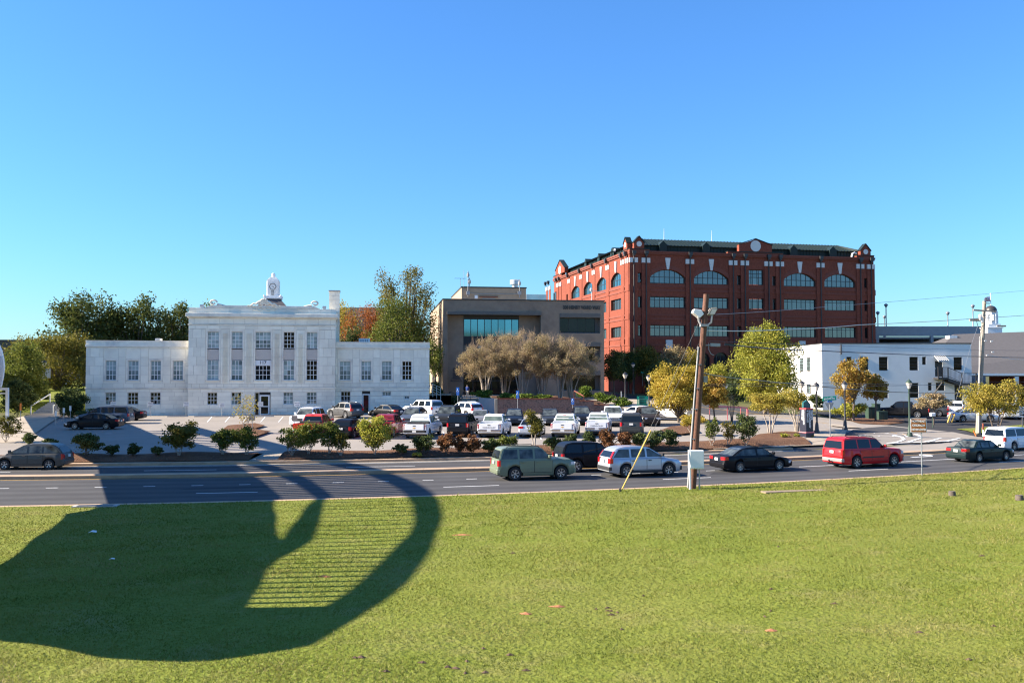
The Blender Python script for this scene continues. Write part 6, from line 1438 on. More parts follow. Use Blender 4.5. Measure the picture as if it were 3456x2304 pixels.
bgtree(2690, 1312, 1466, 130, 82.5, 'golden spreading multi-stemmed tree right behind the city hall totem', 'leaf_goldgreen', 35, 5000, .085, .42, 18, group=FT, multi=6, bark='bark_pale', r=.05, spread=.25)
bgtree(2880, 1215, 1412, 130, 98, 'amber and gold tree in front of the white building', 'leaf_amber', 36, 7500, .115, .3, 24, group=FT, lo=.2, hi=.36)
bgtree(2955, 1258, 1412, 85, 99, 'smaller brownish tree attached right of the amber tree', 'leaf_amber', 37, 3800, .11, .36, 14, group=FT)
bgtree(3152, 1328, 1440, 135, 94, 'thin brown-red autumn tree beside the green lamp post', 'leaf_brown', 38, 2600, .10, .42, 16, group=FT, lo=.2, hi=.38, r=.07)
bgtree(3362, 1290, 1472, 205, 80, 'spreading yellow-green multi-stemmed tree near the right edge', 'leaf_goldgreen', 39, 9500, .09, .40, 28, group=FT, multi=4, r=.06, spread=.3, lo=.2, hi=.36)
bgtree(3452, 1300, 1460, 60, 92, 'leafy tree cut off by the right edge', 'leaf_olive', 40, 2200, .1, .35, 12, group=FT)
bgtree(2470, 1322, 1432, 60, 92, 'bare fan-shaped shrub before the red railing', 'leaf_brown', 41, 140, .07, .5, 9, name='shrub', group=None, multi=5, r=.03, spread=.12)
# hedge and yellow bush
def shrub(lab, u, v, wpx, hpx, leaf, seed, n=900, size=.09, D=None, name='shrub', zf=gzb, group=None, multi=3, bole=.12, bark='bark', lumps_n=20, r=.025, lo=.2, hi=.36, fuzz=.34, grow=1.14):
    p = gnd(u, v, zf) if D is None else Vector((at(u, v, D).x, D, zf(at(u, v, D).x, D)))
    k = p.y / F; return tree(name, lab, 'shrub', (p.x, p.y, p.z-.02), hpx*k*(1.04 if grow > 1 else 1), wpx*k*grow, leaf, group, bole=bole, n=n, size=size, multi=multi, lumps_n=lumps_n, seed=seed, r=r, bark=bark, crown_name='foliage', trunk_name='stem', lo=lo, hi=hi, spread=.08, fuzz=fuzz)
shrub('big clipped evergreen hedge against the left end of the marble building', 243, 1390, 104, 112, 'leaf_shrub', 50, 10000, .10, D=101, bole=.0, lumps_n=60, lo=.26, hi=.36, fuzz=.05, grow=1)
shrub('dark shrub in the shade left of the steps', 58, 1412, 118, 120, 'leaf_shrub', 55, 6500, .13, D=104, bole=.02, lumps_n=30)  # added shrub: casts shade on the steps, covers sunlit lawn
shrub('dark shrub behind the head of the steps', 140, 1352, 60, 36, 'leaf_shrub', 56, 2000, .13, D=118, bole=.02, zf=lambda x, y: 2.5)  # added shrub: dark mass standing in for shade on the lawn
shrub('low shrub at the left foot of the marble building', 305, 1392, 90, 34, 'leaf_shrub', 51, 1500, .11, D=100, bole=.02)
shrub('low spreading shrub below the first low window', 455, 1395, 60, 12, 'leaf_shrub', 52, 600, .1, D=102.5, bole=.02)
shrub('bright yellow bush under the amber tree', 2868, 1415, 98, 62, 'leaf_lime', 53, 4200, .13, D=99, bole=.03, lumps_n=18)
shrub('dark rounded shrub at the corner of the white building', 2755, 1380, 45, 62, 'leaf_shrub', 54, 1800, .12, D=119, bole=.03)
BS = 'shrubs in the planting bed along the road'
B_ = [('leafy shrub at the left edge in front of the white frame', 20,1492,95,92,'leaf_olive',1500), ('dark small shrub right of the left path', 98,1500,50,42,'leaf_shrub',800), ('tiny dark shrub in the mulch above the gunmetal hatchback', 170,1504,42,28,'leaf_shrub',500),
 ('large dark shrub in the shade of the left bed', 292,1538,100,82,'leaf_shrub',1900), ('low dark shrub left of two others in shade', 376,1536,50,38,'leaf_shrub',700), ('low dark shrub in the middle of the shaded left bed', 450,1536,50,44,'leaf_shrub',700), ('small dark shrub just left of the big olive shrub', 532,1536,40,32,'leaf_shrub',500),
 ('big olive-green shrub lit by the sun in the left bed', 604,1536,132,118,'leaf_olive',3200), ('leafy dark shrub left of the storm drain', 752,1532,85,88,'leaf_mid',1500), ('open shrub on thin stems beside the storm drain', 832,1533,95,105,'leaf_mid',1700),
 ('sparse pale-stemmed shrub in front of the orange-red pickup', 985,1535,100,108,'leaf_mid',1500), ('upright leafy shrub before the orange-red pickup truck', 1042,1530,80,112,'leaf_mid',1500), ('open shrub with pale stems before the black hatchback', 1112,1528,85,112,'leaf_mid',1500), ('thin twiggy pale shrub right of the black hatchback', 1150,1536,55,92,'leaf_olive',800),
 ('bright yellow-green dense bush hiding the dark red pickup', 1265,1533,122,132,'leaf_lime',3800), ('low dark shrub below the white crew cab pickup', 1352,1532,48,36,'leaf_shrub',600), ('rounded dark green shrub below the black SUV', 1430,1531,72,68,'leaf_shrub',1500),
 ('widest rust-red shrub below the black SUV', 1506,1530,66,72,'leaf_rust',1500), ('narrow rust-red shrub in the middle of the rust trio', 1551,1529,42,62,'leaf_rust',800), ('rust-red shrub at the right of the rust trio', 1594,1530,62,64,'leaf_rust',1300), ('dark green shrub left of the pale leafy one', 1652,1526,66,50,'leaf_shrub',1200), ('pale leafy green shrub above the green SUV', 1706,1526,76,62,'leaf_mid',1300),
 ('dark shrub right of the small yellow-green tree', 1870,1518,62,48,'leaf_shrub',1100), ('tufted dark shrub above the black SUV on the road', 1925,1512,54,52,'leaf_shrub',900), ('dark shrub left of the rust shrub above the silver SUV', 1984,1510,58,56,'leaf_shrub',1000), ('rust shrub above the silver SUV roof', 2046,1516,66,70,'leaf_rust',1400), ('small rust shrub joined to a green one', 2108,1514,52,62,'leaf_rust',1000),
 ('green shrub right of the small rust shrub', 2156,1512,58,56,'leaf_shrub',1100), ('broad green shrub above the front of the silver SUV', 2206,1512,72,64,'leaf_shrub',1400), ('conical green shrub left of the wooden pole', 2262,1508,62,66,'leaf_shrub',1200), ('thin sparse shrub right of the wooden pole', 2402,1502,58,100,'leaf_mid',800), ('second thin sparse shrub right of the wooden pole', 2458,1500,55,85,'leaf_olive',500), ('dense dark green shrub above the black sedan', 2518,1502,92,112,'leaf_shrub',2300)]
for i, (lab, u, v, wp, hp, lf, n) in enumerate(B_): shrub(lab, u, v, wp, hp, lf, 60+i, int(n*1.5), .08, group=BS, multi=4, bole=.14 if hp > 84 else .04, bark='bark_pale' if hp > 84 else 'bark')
for i, (lab, u, v, wp, hp) in enumerate((('tiny bright tuft right of the dark red pickup shrub', 1408,1542,36,18),('yellow-green tuft beside the totem base', 2648,1476,36,16),('small yellow-green tuft left of the totem base', 2690,1474,26,12),('low tuft at the foot of the totem', 2735,1476,26,10))):
    shrub(lab, u, v, wp, hp, 'leaf_lime', 110+i, 300, .08, bole=.05, group='low tufts in the mulch', lumps_n=5)
p = gnd(1803, 1520, gzb); k = p.y/F
tree('tree', 'small yellow-green tree on pale stems in front of the silver sedan', 'tree', (p.x, p.y, p.z), 132*k, 84*k, 'leaf_olive', None, bole=.36, r=.035, lumps_n=14, n=1900, size=.085, multi=3, bark='bark_pale', seed=120, spread=.09)
p = gnd(828, 1462); k = p.y/F
tree('tree', 'sparse twiggy yellow shrub tree on the lot island', 'tree', (p.x, p.y, p.z), 150*k, 105*k, 'leaf_goldgreen', None, bole=.2, r=.025, lumps_n=22, n=420, size=.085, multi=5, bark='bark_pale', seed=121, spread=.1, lo=.2, hi=.36)
# crape myrtles before the 300 building: pale fluted stems and fine twigs
M['twig'] = mat('twig', (.20,.145,.10), .9, var=.2, vscale=6)
CM = 'crape myrtles before the brown office building'
def myrtle(u, D, wpx, vt, vb, seed, lab):
    rg = random.Random(seed); base = at(u, vb, D); k = D/F; h = (at(u, vt, D).z - base.z); t = thing('crape_myrtle', lab, 'tree', base, 0, CM); mb = MB(); tw = MB(); L = []; hw = wpx*k/2
    for i in range(9):
        a = rg.uniform(0, 6.28); s = rg.uniform(.1,.5); x0, y0 = .35*math.cos(a)*s, .35*math.sin(a)*s; x1, y1 = hw*.75*math.cos(a)*rg.uniform(.3,1), hw*.6*math.sin(a)*rg.uniform(.3,1)
        z1 = h*rg.uniform(.36,.44); mb.path([(x0*2,y0*2,-.3),(x0*3+x1*.2,y0*3+y1*.2,z1*.5),(x1*.6+x0,y1*.6+y0,z1)], [.085,.075,.06], 6)
        for j in range(10):
            b = rg.uniform(-1.1,1.1); r_ = hw*rg.uniform(.1,.55); e = (x1*.8+r_*math.cos(a+b)+rg.uniform(-.4,.4), y1*.8+r_*math.sin(a+b)*.8, h*rg.uniform(.62,1.0)*(1-.12*(abs(x1)/hw)))
            m_ = ((x1*.6+x0+e[0])/2+rg.uniform(-.15,.15), (y1*.6+y0+e[1])/2, (z1+e[2])/2)
            tw.path([(x1*.6+x0,y1*.6+y0,z1), m_, e], [.035,.022,.008], 4)
            for q in range(6):
                f = rg.uniform(.2,1); s0 = Vector(m_).lerp(Vector(e), f); tw.path([s0, s0+Vector((rg.uniform(-.45,.45), rg.uniform(-.4,.4), rg.uniform(.2,.85)))], [.014,.005], 3)
    rx = hw*1.5
    for i in range(85):
        q = 2*math.pi*rg.random(); c = math.sqrt(rg.random()); zt_ = h*(.27 + (.95-.27)*math.sqrt(max(0, 1-(c*.93)**2))*rg.random()**.7 + .06*c)
        L.append((rx*c*math.cos(q), rx*.7*c*math.sin(q), zt_, .6, .6, .5))
        p_ = Vector(L[-1][:3]); d_ = (p_ - Vector((p_.x*.3, p_.y*.3, h*.30))); d_.normalize()
        for w2 in range(5):
            s0 = p_ + Vector((rg.uniform(-.4,.4), rg.uniform(-.4,.4), rg.uniform(-.5,.3))); tw.path([s0 - d_*.5, s0 + d_*rg.uniform(.3,.8) + Vector((rg.uniform(-.15,.15),0,0))], [.016,.005], 3)
    mb.build('trunk', M['bark_pale'], t, smooth=60); tw.build('twigs', M['twig'], t); leaves('crown', L, 19000, .065, M['leaf_brown'], t, seed, 0, .1, fuzz=.3)
for i, (u, D, w_, vt, vb, lab) in enumerate(((1640,124,135,1140,1340,'leftmost crape myrtle beside the entrance'),(1700,126,140,1112,1343,'second crape myrtle from the left, under the blue windows'),(1762,124,150,1108,1343,'third crape myrtle from the left, tallest in the middle'),(1830,125,150,1110,1343,'fourth crape myrtle from the left, before the bare wall'),(1890,124,140,1122,1343,'second crape myrtle from the right'),(1930,126,125,1140,1343,'rightmost crape myrtle before the recessed windows'))):
    myrtle(u, D, w_, vt, vb, 200+i, lab)
# junipers on the planter
JN = 'junipers on the brick planter'
for i, (u, v, wp, hp, D, lab) in enumerate(((1632,1346,80,26,117,'juniper at the left end of the planter beside the person'),(1715,1347,80,18,112,'low juniper above the planter wall behind the blue sign'),(1775,1347,110,16,110,'long low juniper on the middle of the planter wall'),(1830,1347,70,14,110,'low juniper right of the middle of the planter'),(1975,1345,80,34,116,'upright juniper left of the right planter step'),(2040,1360,90,30,113,'juniper on the lower right planter step'),(2100,1372,80,26,112,'juniper spilling over the right end of the planter'))):
    p = at(u, v, D); k = D/F; tree('juniper', lab, 'shrub', (p.x, D, p.z-.1), hp*k*1.15+.15, wp*k, 'leaf_juniper', JN, bole=.05, n=1500, size=.13, lumps_n=12, seed=300+i, multi=2, crown_name='foliage', trunk_name='stem')
p = at(1490, 1372, 118); tree('shrub', 'dark hedge beside the steps right of the marble building', 'shrub', (p.x, 118, p.z-.6), 2.3, 5.2, 'leaf_shrub', None, bole=.03, n=3500, size=.13, lumps_n=20, seed=320, multi=2, crown_name='foliage', trunk_name='stem', depth=3)
p = at(1473, 1300, 122); tree('shrub', 'dark round shrub behind the white stair rail', 'shrub', (p.x, 122, p.z-2), 2.6, 1.8, 'leaf_shrub', None, bole=.03, n=1500, size=.13, lumps_n=10, seed=321, multi=2, crown_name='foliage', trunk_name='stem')
# ================================================================ footbridge whose shadow crosses the lawn and the road
BA = math.atan2(1, -.535); bo = Vector((-4.2, 0, 0)); bd = Vector((math.cos(BA), math.sin(BA), 0))
br = thing('footbridge', 'white footbridge end with curved canopy panel at the left edge', 'bridge', (bo.x, bo.y, 0), BA)
bn = Vector((-bd.y, bd.x, 0))
def bp(u, v):
    """point of the bridge plane (distance along, height) that shades the ground seen at overview pixel (u, v)"""
    g = gnd(u/.6806, v/.6806, gzb); t = (g - bo).dot(bn) / LV.dot(bn); q = g - LV*t - bo; return (q.dot(bd), q.z)
deck = [(95,1000),(133,1017),(158,1031),(226,1063),(237,1072),(246,1108),(250.5,1160),(227,1170),(171,1179),(139,1212),(93,1242),(46,1283),(0,1309),(-120,1365),(-260,1420),(-130,1450),(0,1459),(46,1467),(116,1473),(176,1482),(269,1503),(370,1510),(463,1513),(537,1510),(602,1501),(681,1485),(722,1462),(769,1434),(810,1411),
  (764,1393),(533,1397),(551,1367),(570,1345),(588,1311),(622,1281),(640,1252),(622,1240),(614,1172),(632,1141),(594,1107),(536,1068),(508,1056),(440,1030),(370,1008),(325,988),(270,965),(150,942),(60,950)]
MB().prism([bp(*p) for p in deck], -.3, .3).build('deck', M['conc_grey'], br)
def ribstrip(nm, a, b, y0, y1):
    A = [bp(*p) for p in a]; B = [bp(*p) for p in b]; mb = MB(); n = 40
    def res(P):
        d = [0]
        for i in range(1, len(P)): d.append(d[-1] + math.hypot(P[i][0]-P[i-1][0], P[i][1]-P[i-1][1]))
        t = [d[-1]*i/n for i in range(n+1)]; return [(np.interp(x, d, [p[0] for p in P]), np.interp(x, d, [p[1] for p in P])) for x in t]
    A, B = res(A), res(B); vs = [(x, y, z) for P in (A, B) for y in (y0, y1) for x, z in P]; m_ = n+1
    fs = []
    for i in range(n):
        for p, q in ((0, 2*m_), (m_, 0), (3*m_, m_), (2*m_, 3*m_)): fs.append((p+i, p+i+1, q+i+1, q+i))
    fs += [(0, 2*m_, 3*m_, m_), (n, m_+n, 3*m_+n, 2*m_+n)]
    mb.add(vs, fs); mb.build(nm, M['white_paint'], br)
ribstrip('arch_rib', [(430,976),(492,992),(590,1009),(627,1017),(659,1025),(683,1033),(714,1042),(755,1054),(811,1065),(855,1075),(919,1097),(955,1112),(985,1132),(1001,1152),(1005,1195),(979,1256),(946,1302),(907,1348),(866,1379),(810,1412)],
   [(430,988),(492,1005),(590,1024),(640,1036),(700,1051),(755,1065),(811,1077),(855,1090),(919,1116),(948,1138),(960,1158),(965,1195),(954,1226),(907,1276),(857,1327),(810,1367),(785,1382),(764,1394)], -.25, .25)
ribstrip('arch_rib', [(380,1000),(442,1017),(492,1031),(560,1050),(600,1062),(638,1075),(670,1087),(703,1102),(735,1124),(757,1143),(728,1168),(721,1200),(705,1237),(671,1260),(625,1283)],
   [(380,1012),(442,1028),(492,1043),(545,1058),(594,1071),(638,1087),(665,1099),(692,1112),(717,1128),(738,1146),(708,1170),(692,1200),(668,1236),(646,1258),(610,1285)], -.25, .25)
Lg = [(1149,757),(1165,726),(1200,720),(1237,704),(1260,671),(1281,625),(1311,588),(1348,570),(1367,551),(1395,532)]
Rg = [(1144,952),(1158,958),(1195,965),(1223,954),(1274,907),(1325,857),(1367,810),(1393,764)]
Lr_ = [(985,345),(1008,370),(1030,440),(1055,505),(1068,536),(1107,594),(1141,648)]
Rr_ = [(985,438),(990,442),(1005,492),(1024,590),(1036,640),(1051,700),(1065,755),(1076,811),(1089,855),(1115,919),(1141,950)]
ip = lambda v, T: float(np.interp(v, [t[0] for t in T], [t[1] for t in T]))
v = 1385.0; bars = []
while v > 990:
    if v > 1152: bars.append((ip(v, Lg), ip(v, Rg), v, 1)); v -= 8.6 + 3.0*(v-1152)/235
    else: bars.append((ip(v, Lr_), ip(v, Rr_), v, 0)); v -= 3.9 if v > 1045 else 3.5
for uL, uR, v, gr in bars:
    a = bp(uL-8, v+.2); b = bp(uR+8, v - .026*(uR-uL))
    d_ = Vector((b[0]-a[0], 0, b[1]-a[1])); 
    if d_.length < .3: continue
    w_ = .115 if gr else abs(bp(uL, v)[0] - bp(uL, v-(3.9 if v > 1045 else 3.5))[0]) * .40
    MB().obox((a[0],0,a[1]), (b[0],0,b[1]), w_, .12, up=Vector((0,1,0))).build('baluster', M['white_paint'], br)
Mi = br.matrix_basis.inverted() if False else Matrix.LocRotScale(Vector((bo.x,bo.y,0)), Matrix.Rotation(BA,3,'Z').to_quaternion(), None).inverted()
def brl(nm, mb, material):
    o = mb.build(nm, material, br); o.matrix_local = Mi; return o
D = 92.0
poly = [(-80,1146),(-6,1158),(4,1182),(10,1208),(13,1235),(10,1268),(2,1306),(-80,1306)]
mb = MB(); mb.prism([(at(u, v, D).x, at(u, v, D).z) for u, v in poly], D, D+.25); brl('canopy_panel', mb, M['white_paint'])
mb = MB()
for (u0, v0), (u1, v1), t in (((-60,1312),(29,1312),.24), ((-60,1327),(20,1327),.12), ((25,1316),(25,1452),.24)): mb.obox(at(u0,v0,D-1), at(u1,v1,D-1), t, t, up=Vector((0,1,0)))
brl('frame', mb, M['white_paint'])

# ================================================================ left stairs and terrace
grid('upper_lawn', fr(-110, -51.5, 3), [111.6]+fr(112, 175, 4), lambda x, y: (x - .18*max(0, y-112)*(1 if x > -60 else .3), y, (2.35 if y > 111.9 else 0.9) + .041*max(0, y-112)), M['lawn'])
p0 = at(112, 1395, 108); p1_ = at(190, 1395, 108)
stp = MB(); ns = 8
for i in range(ns):
    z = 1.1 + (2.38-1.1)*(i+1)/ns; stp.box(p0.x, p1_.x, 107.6+i*.52, 112.3, z-(2.38-1.1)/ns-.002, z)
tag(stp.build('concrete_steps', M['stone_grey']), 'shaded concrete steps with white handrails at the left', 'steps')
for i, x in enumerate((p0.x, p1_.x-.15)):
    mb = MB(); P = [(x,107.5,1.0),(x,107.5,2.1),(x,111.9,3.4),(x,111.9,2.3)]
    for a, b in zip(P, P[1:]): mb.obox(a, b, .11, .11, up=Vector((1,0,0)))
    tag(mb.build('handrail', M['white_paint']), ['white handrail on the left side of the shaded steps', 'white handrail on the right side of the shaded steps, by the hedge'][i], 'handrail', 'handrails of the left steps')
# rail right of the marble building
q0, q1 = at(1448, 1290, 116), at(1487, 1308, 116); mb = MB()
for k in range(4): mb.obox((q0.x,116,q0.z-.32*k),(q1.x,116,q1.z-.32*k),.05,.05)
for t in (0,.33,.66,1): x = q0.x+(q1.x-q0.x)*t; z = q0.z+(q1.z-q0.z)*t; mb.box(x-.035,x+.035,115.96,116.04,z-1.6,z+.03)
tag(mb.build('stair_railing', M['alu']), 'pale metal stair railing right of the marble building', 'railing')
mb = MB(); 
for i in range(8): mb.box(q0.x-.5+i*.25, q1.x+1.2, 116.1, 118.2, 1.0, q0.z-1.5-i*.14) if q0.z-1.5-i*.14 > 1.05 else None
tag(mb.build('concrete_steps', M['concrete']), 'concrete steps behind the pale metal stair railing', 'steps')

# ================================================================ planter, ramp wall, entrance landing
wa = at(1679, 1396, 106.6); WBK = bpy.data.materials.new('wall_brick'); WBK.use_nodes = True
_n = WBK.node_tree.nodes; _l = WBK.node_tree.links; _p = _n['Principled BSDF']; _p.inputs['Roughness'].default_value = .9
_b = _n.new('ShaderNodeTexBrick'); _b.inputs['Scale'].default_value = 1.0; _b.inputs['Brick Width'].default_value = .42; _b.inputs['Row Height'].default_value = .13; _b.inputs['Mortar Size'].default_value = .012
_b.inputs['Color1'].default_value = (.19,.095,.07,1); _b.inputs['Color2'].default_value = (.055,.04,.04,1); _b.inputs['Mortar'].default_value = (.20,.17,.15,1)
_t = _n.new('ShaderNodeTexCoord'); _m = _n.new('ShaderNodeMapping'); _m.inputs['Rotation'].default_value = (R(90),0,0); _l.new(_t.outputs['Object'], _m.inputs[0]); _l.new(_m.outputs[0], _b.inputs['Vector'])
_x = _n.new('ShaderNodeTexNoise'); _x.inputs['Scale'].default_value = 5; _l.new(_t.outputs['Object'], _x.inputs['Vector'])
_q = _n.new('ShaderNodeMix'); _q.data_type = 'RGBA'; _r = _n.new('ShaderNodeMapRange'); _r.inputs[1].default_value=.45; _r.inputs[2].default_value=.6; _l.new(_x.outputs['Fac'], _r.inputs[0]); _l.new(_r.outputs[0], _q.inputs[0]); _l.new(_b.outputs[0], _q.inputs[6]); _q.inputs[7].default_value = (.21,.135,.11,1); _l.new(_q.outputs[2], _p.inputs['Base Color'])
pw_ = thing('brick_planter', 'long low mottled brick planter wall below the crape myrtles', 'planter', (wa.x, 106.6, 0), R(3))
X_ = lambda u: (u-1679)*106.6/F
zt = at(1800, 1347, 106.6).z; mb = MB(); mb.box(0, X_(1957), 0, .4, .4, zt); mb.box(X_(1957)+.002, X_(2006), .15, .5, .4, zt-.26); mb.box(X_(2006)+.002, X_(2060), .3, .65, .4, zt-.72); mb.build('wall', WBK, pw_)
mb = MB(); mb.box(-.02, X_(1957)+.05, -.06, .46, zt, zt+.09); mb.box(X_(1957)+.052, X_(2006)+.05, .1, .56, zt-.258, zt-.18); mb.box(X_(2006)+.052, X_(2060), .25, .7, zt-.718, zt-.64); mb.build('coping', M['brick_dark'], pw_)
MB().box(-.3, -.004, -.08, 1.5, .4, zt+.05).build('end_pier', M['concrete'], pw_)
MB().box(.0, X_(1957), .402, 30, .5, zt-.3).build('soil', M['mulch'], pw_)
mb = MB(); mb.add([(X_(1957),.5,zt-.5),(X_(2060),.7,zt-.9),(X_(2100),16,zt-.7),(X_(1957),30,zt-.3),(X_(1957),.5,.5),(X_(2060),.7,.5),(X_(2100),16,.5),(X_(1957),30,.5)], [(0,1,2,3),(0,4,5,1),(1,5,6,2),(2,6,7,3),(3,7,4,0)]); mb.build('soil', M['mulch'], pw_)
rw = thing('ramp_wall', 'plain grey concrete wall left of the brick planter', 'wall', (0,0,0))
a, b = at(1619, 1392, 110), at(1677, 1392, 107.5); zt2 = at(1650, 1343, 109).z
mb = MB(); mb.obox((a.x,110,(.8+zt2)/2),(b.x,107.5,(.8+zt2)/2), .3, zt2-.8); mb.build('wall', M['conc_grey'], rw)
ld_ = thing('entrance_landing', 'sunlit concrete landing and steps before the office entrance', 'landing', (0,0,0)); a = at(1535, 1342, 119); b = at(1617, 1342, 119); zl_ = at(1577, 1342.5, 124).z
MB().box(a.x, b.x, 119.0, 143, 1.0, zl_).build('slab', M['concrete'], ld_)
MB().box(b.x+.002, b.x+4.5, 124, 143, 1.0, zl_-.01).build('slab', M['concrete'], ld_)
mb = MB()
for i in range(6): mb.box(a.x+.4, b.x-.4, 119.0-.35*(i+1), 119.0-.35*i-.002, .9, zl_-.2*(i+1))
mb.build('steps', M['concrete'], ld_)
for i, u in enumerate((1560, 1590)):
    x = at(u, 1340, 118.8).x; mb = MB(); P = [(x, 116.9, zl_-1.0),(x,116.9,zl_-.1),(x, 119.3, zl_+.95),(x, 124, zl_+.95),(x,124,zl_)]
    for q, r_ in zip(P, P[1:]): mb.obox(q, r_, .07, .07, up=Vector((1,0,0)))
    tag(mb.build('handrail', M['dark_metal']), ['dark handrail on the entrance steps, left of the person', 'dark handrail on the entrance steps, right below the person'][i], 'handrail', 'dark handrails of the entrance steps')
q0, q1 = at(1517, 1321, 121), at(1560, 1337, 121); mb = MB(); mb.obox(q0, q1, .08, .1, up=Vector((0,1,0))); [mb.box(q0.x+(q1.x-q0.x)*t-.04, q0.x+(q1.x-q0.x)*t+.04, 120.96, 121.04, 1.2, q0.z+(q1.z-q0.z)*t) for t in (.02,.5,.98)]
tag(mb.build('handrail', M['dark_bronze']), 'dark sloping handrail against the brown office wall', 'handrail')
q0, q1 = at(1938, 1318, 114), at(1970, 1336, 110); mb = MB(); mb.obox(q0, q1, .09, .09); mb.obox(q0, q0 - Vector((0,0,1.0)), .09, .09); mb.obox(q1, q1 - Vector((0,0,.9)), .09, .09)
tag(mb.build('handrail', M['brick_dark']), 'reddish sloping handrail at the right of the planter', 'handrail')

# ================================================================ person, seen from behind
pp = at(1577, 1342.5, 124); ps = thing('person', 'person in blue shirt and pale trousers walking towards the office entrance', 'person', (pp.x, 124, zl_), R(-12))
def skin(nm, vs, es, rs, material, parent, sub=2):
    me = bpy.data.meshes.new(nm); me.from_pydata(vs, es, []); o = link(nm, me, parent); me.materials.append(material)
    m_ = o.modifiers.new('skin', 'SKIN'); 
    for i, r_ in enumerate(rs): me.skin_vertices[0].data[i].radius = (r_, r_*.85)
    me.skin_vertices[0].data[0].use_root = True
    s = o.modifiers.new('sub', 'SUBSURF'); s.levels = s.render_levels = sub; return o
H_ = 1.74
bv = [(0,0,.93),(0,0,1.10),(0,.01,1.30),(0,.0,1.44),(0,-.01,1.52),(0,-.02,1.60),(0,-.02,1.70), (.19,.0,1.41),(.25,.03,1.14),(.26,-.07,.90),(.255,-.10,.80), (-.19,0,1.41),(-.25,.04,1.14),(-.25,-.03,.90),(-.245,-.06,.80),
      (.10,0,.88),(.11,-.03,.50),(.11,.04,.09),(.115,-.10,.04),(-.10,0,.88),(-.105,.02,.50),(-.11,.07,.09),(-.115,-.06,.04)]
be = [(0,1),(1,2),(2,3),(3,4),(4,5),(5,6),(3,7),(7,8),(8,9),(9,10),(3,11),(11,12),(12,13),(13,14),(0,15),(15,16),(16,17),(17,18),(0,19),(19,20),(20,21),(21,22)]
brd = [.14,.13,.15,.10,.055,.085,.075,.065,.045,.036,.04,.065,.045,.036,.04,.095,.065,.045,.04,.095,.065,.045,.04]
skin('body', bv, be, brd, M['skin'], ps)
sv = [(0,0,.90),(0,0,1.10),(0,.01,1.30),(0,0,1.45),(.19,0,1.42),(.235,.02,1.20),(-.19,0,1.42),(-.235,.025,1.20)]
skin('shirt', sv, [(0,1),(1,2),(2,3),(3,4),(4,5),(3,6),(6,7)], [.19,.175,.19,.10,.095,.075,.095,.075], M['blue_shirt'], ps)
tv = [(0,0,.93),(.10,0,.86),(.11,-.03,.50),(.11,.04,.10),(-.10,0,.86),(-.105,.02,.50),(-.11,.07,.10)]
skin('trousers', tv, [(0,1),(1,2),(2,3),(0,4),(4,5),(5,6)], [.165,.125,.09,.07,.125,.09,.07], M['khaki'], ps)
mb = MB(); mb.lathe([(.02,-.06),(.085,-.05),(.105,.02),(.10,.07),(.06,.115),(.0,.125)], (0,.015,1.66), 12); mb.build('hair', M['hair'], ps, smooth=60)
for x, y in ((.115,-.07),(-.115,-.03)): MB().box(x-.05, x+.05, y-.12, y+.12, 0, .07).build('shoe', M['hair'], ps, bevel=.03)
for s in (-1, 1):
    mb = MB(); cx0, cy0, cz0 = .252*s, -.10 if s > 0 else -.06, .80
    for k, l_ in enumerate((.075,.085,.08,.065)): mb.path([(cx0, cy0-.03+.02*k, cz0-.03),(cx0, cy0-.034+.02*k, cz0-.03-l_*.6),(cx0-s*.012, cy0-.03+.02*k, cz0-.03-l_)], .009, 5)
    mb.path([(cx0, cy0-.03, cz0),(cx0-s*.01, cy0-.055, cz0-.03),(cx0-s*.01, cy0-.06, cz0-.06)], .01, 5); mb.build('hand', M['skin'], ps, smooth=60)

# ================================================================ utility poles, wires, guard, cabinet
def seg(o_mb, a, b, n, r, sag=0):
    P = [a.lerp(b, i/n) - Vector((0,0,sag*4*(i/n)*(1-i/n))) for i in range(n+1)]; o_mb.path(P, r, 5); return P
PD = 44.9
b0 = gnd(2334, 1648); PD = b0.y; tp = at(2384, 993, PD)
up = thing('utility_pole', 'leaning brown wooden utility pole with two floodlights', 'utility pole', (b0.x, b0.y, b0.z), 0)
T = tp - b0; on = lambda v: (at(2334 + (2384-2334)*(1648-v)/655, v, PD) - b0)
MB().path([(0,0,-.4), tuple(T*.5), tuple(T)], [.185,.165,.14], 12).build('shaft', M['wood'], up, smooth=50)
mb = MB(); mb.path([on(1645)+Vector((-.20,-.05,0)), on(1400)+Vector((-.21,-.05,0)), on(1170)+Vector((-.20,-.05,0))], .045, 8)
for v in (1230,1310,1380,1480): q = on(v); mb.box(q.x-.25, q.x+.0, q.y-.16, q.y-.12, q.z-.02, q.z+.02)
mb.build('conduit', M['conc_grey'], up, smooth=50)
mb = MB(); mb.path([on(1097)+Vector((-.16,-.1,0)), on(1080)+Vector((-.30,-.1,-.05)), on(1070)+Vector((-.33,-.1,.1))], .05, 6); mb.path([on(1097)+Vector((.16,-.1,0)), on(1085)+Vector((.32,-.1,-.05)), on(1068)+Vector((.34,-.1,.1))], .05, 6); mb.box(on(1098).x-.2, on(1098).x+.2, -.2, .1, on(1098).z-.06, on(1098).z+.06); mb.build('bracket', M['conc_grey'], up, smooth=50)
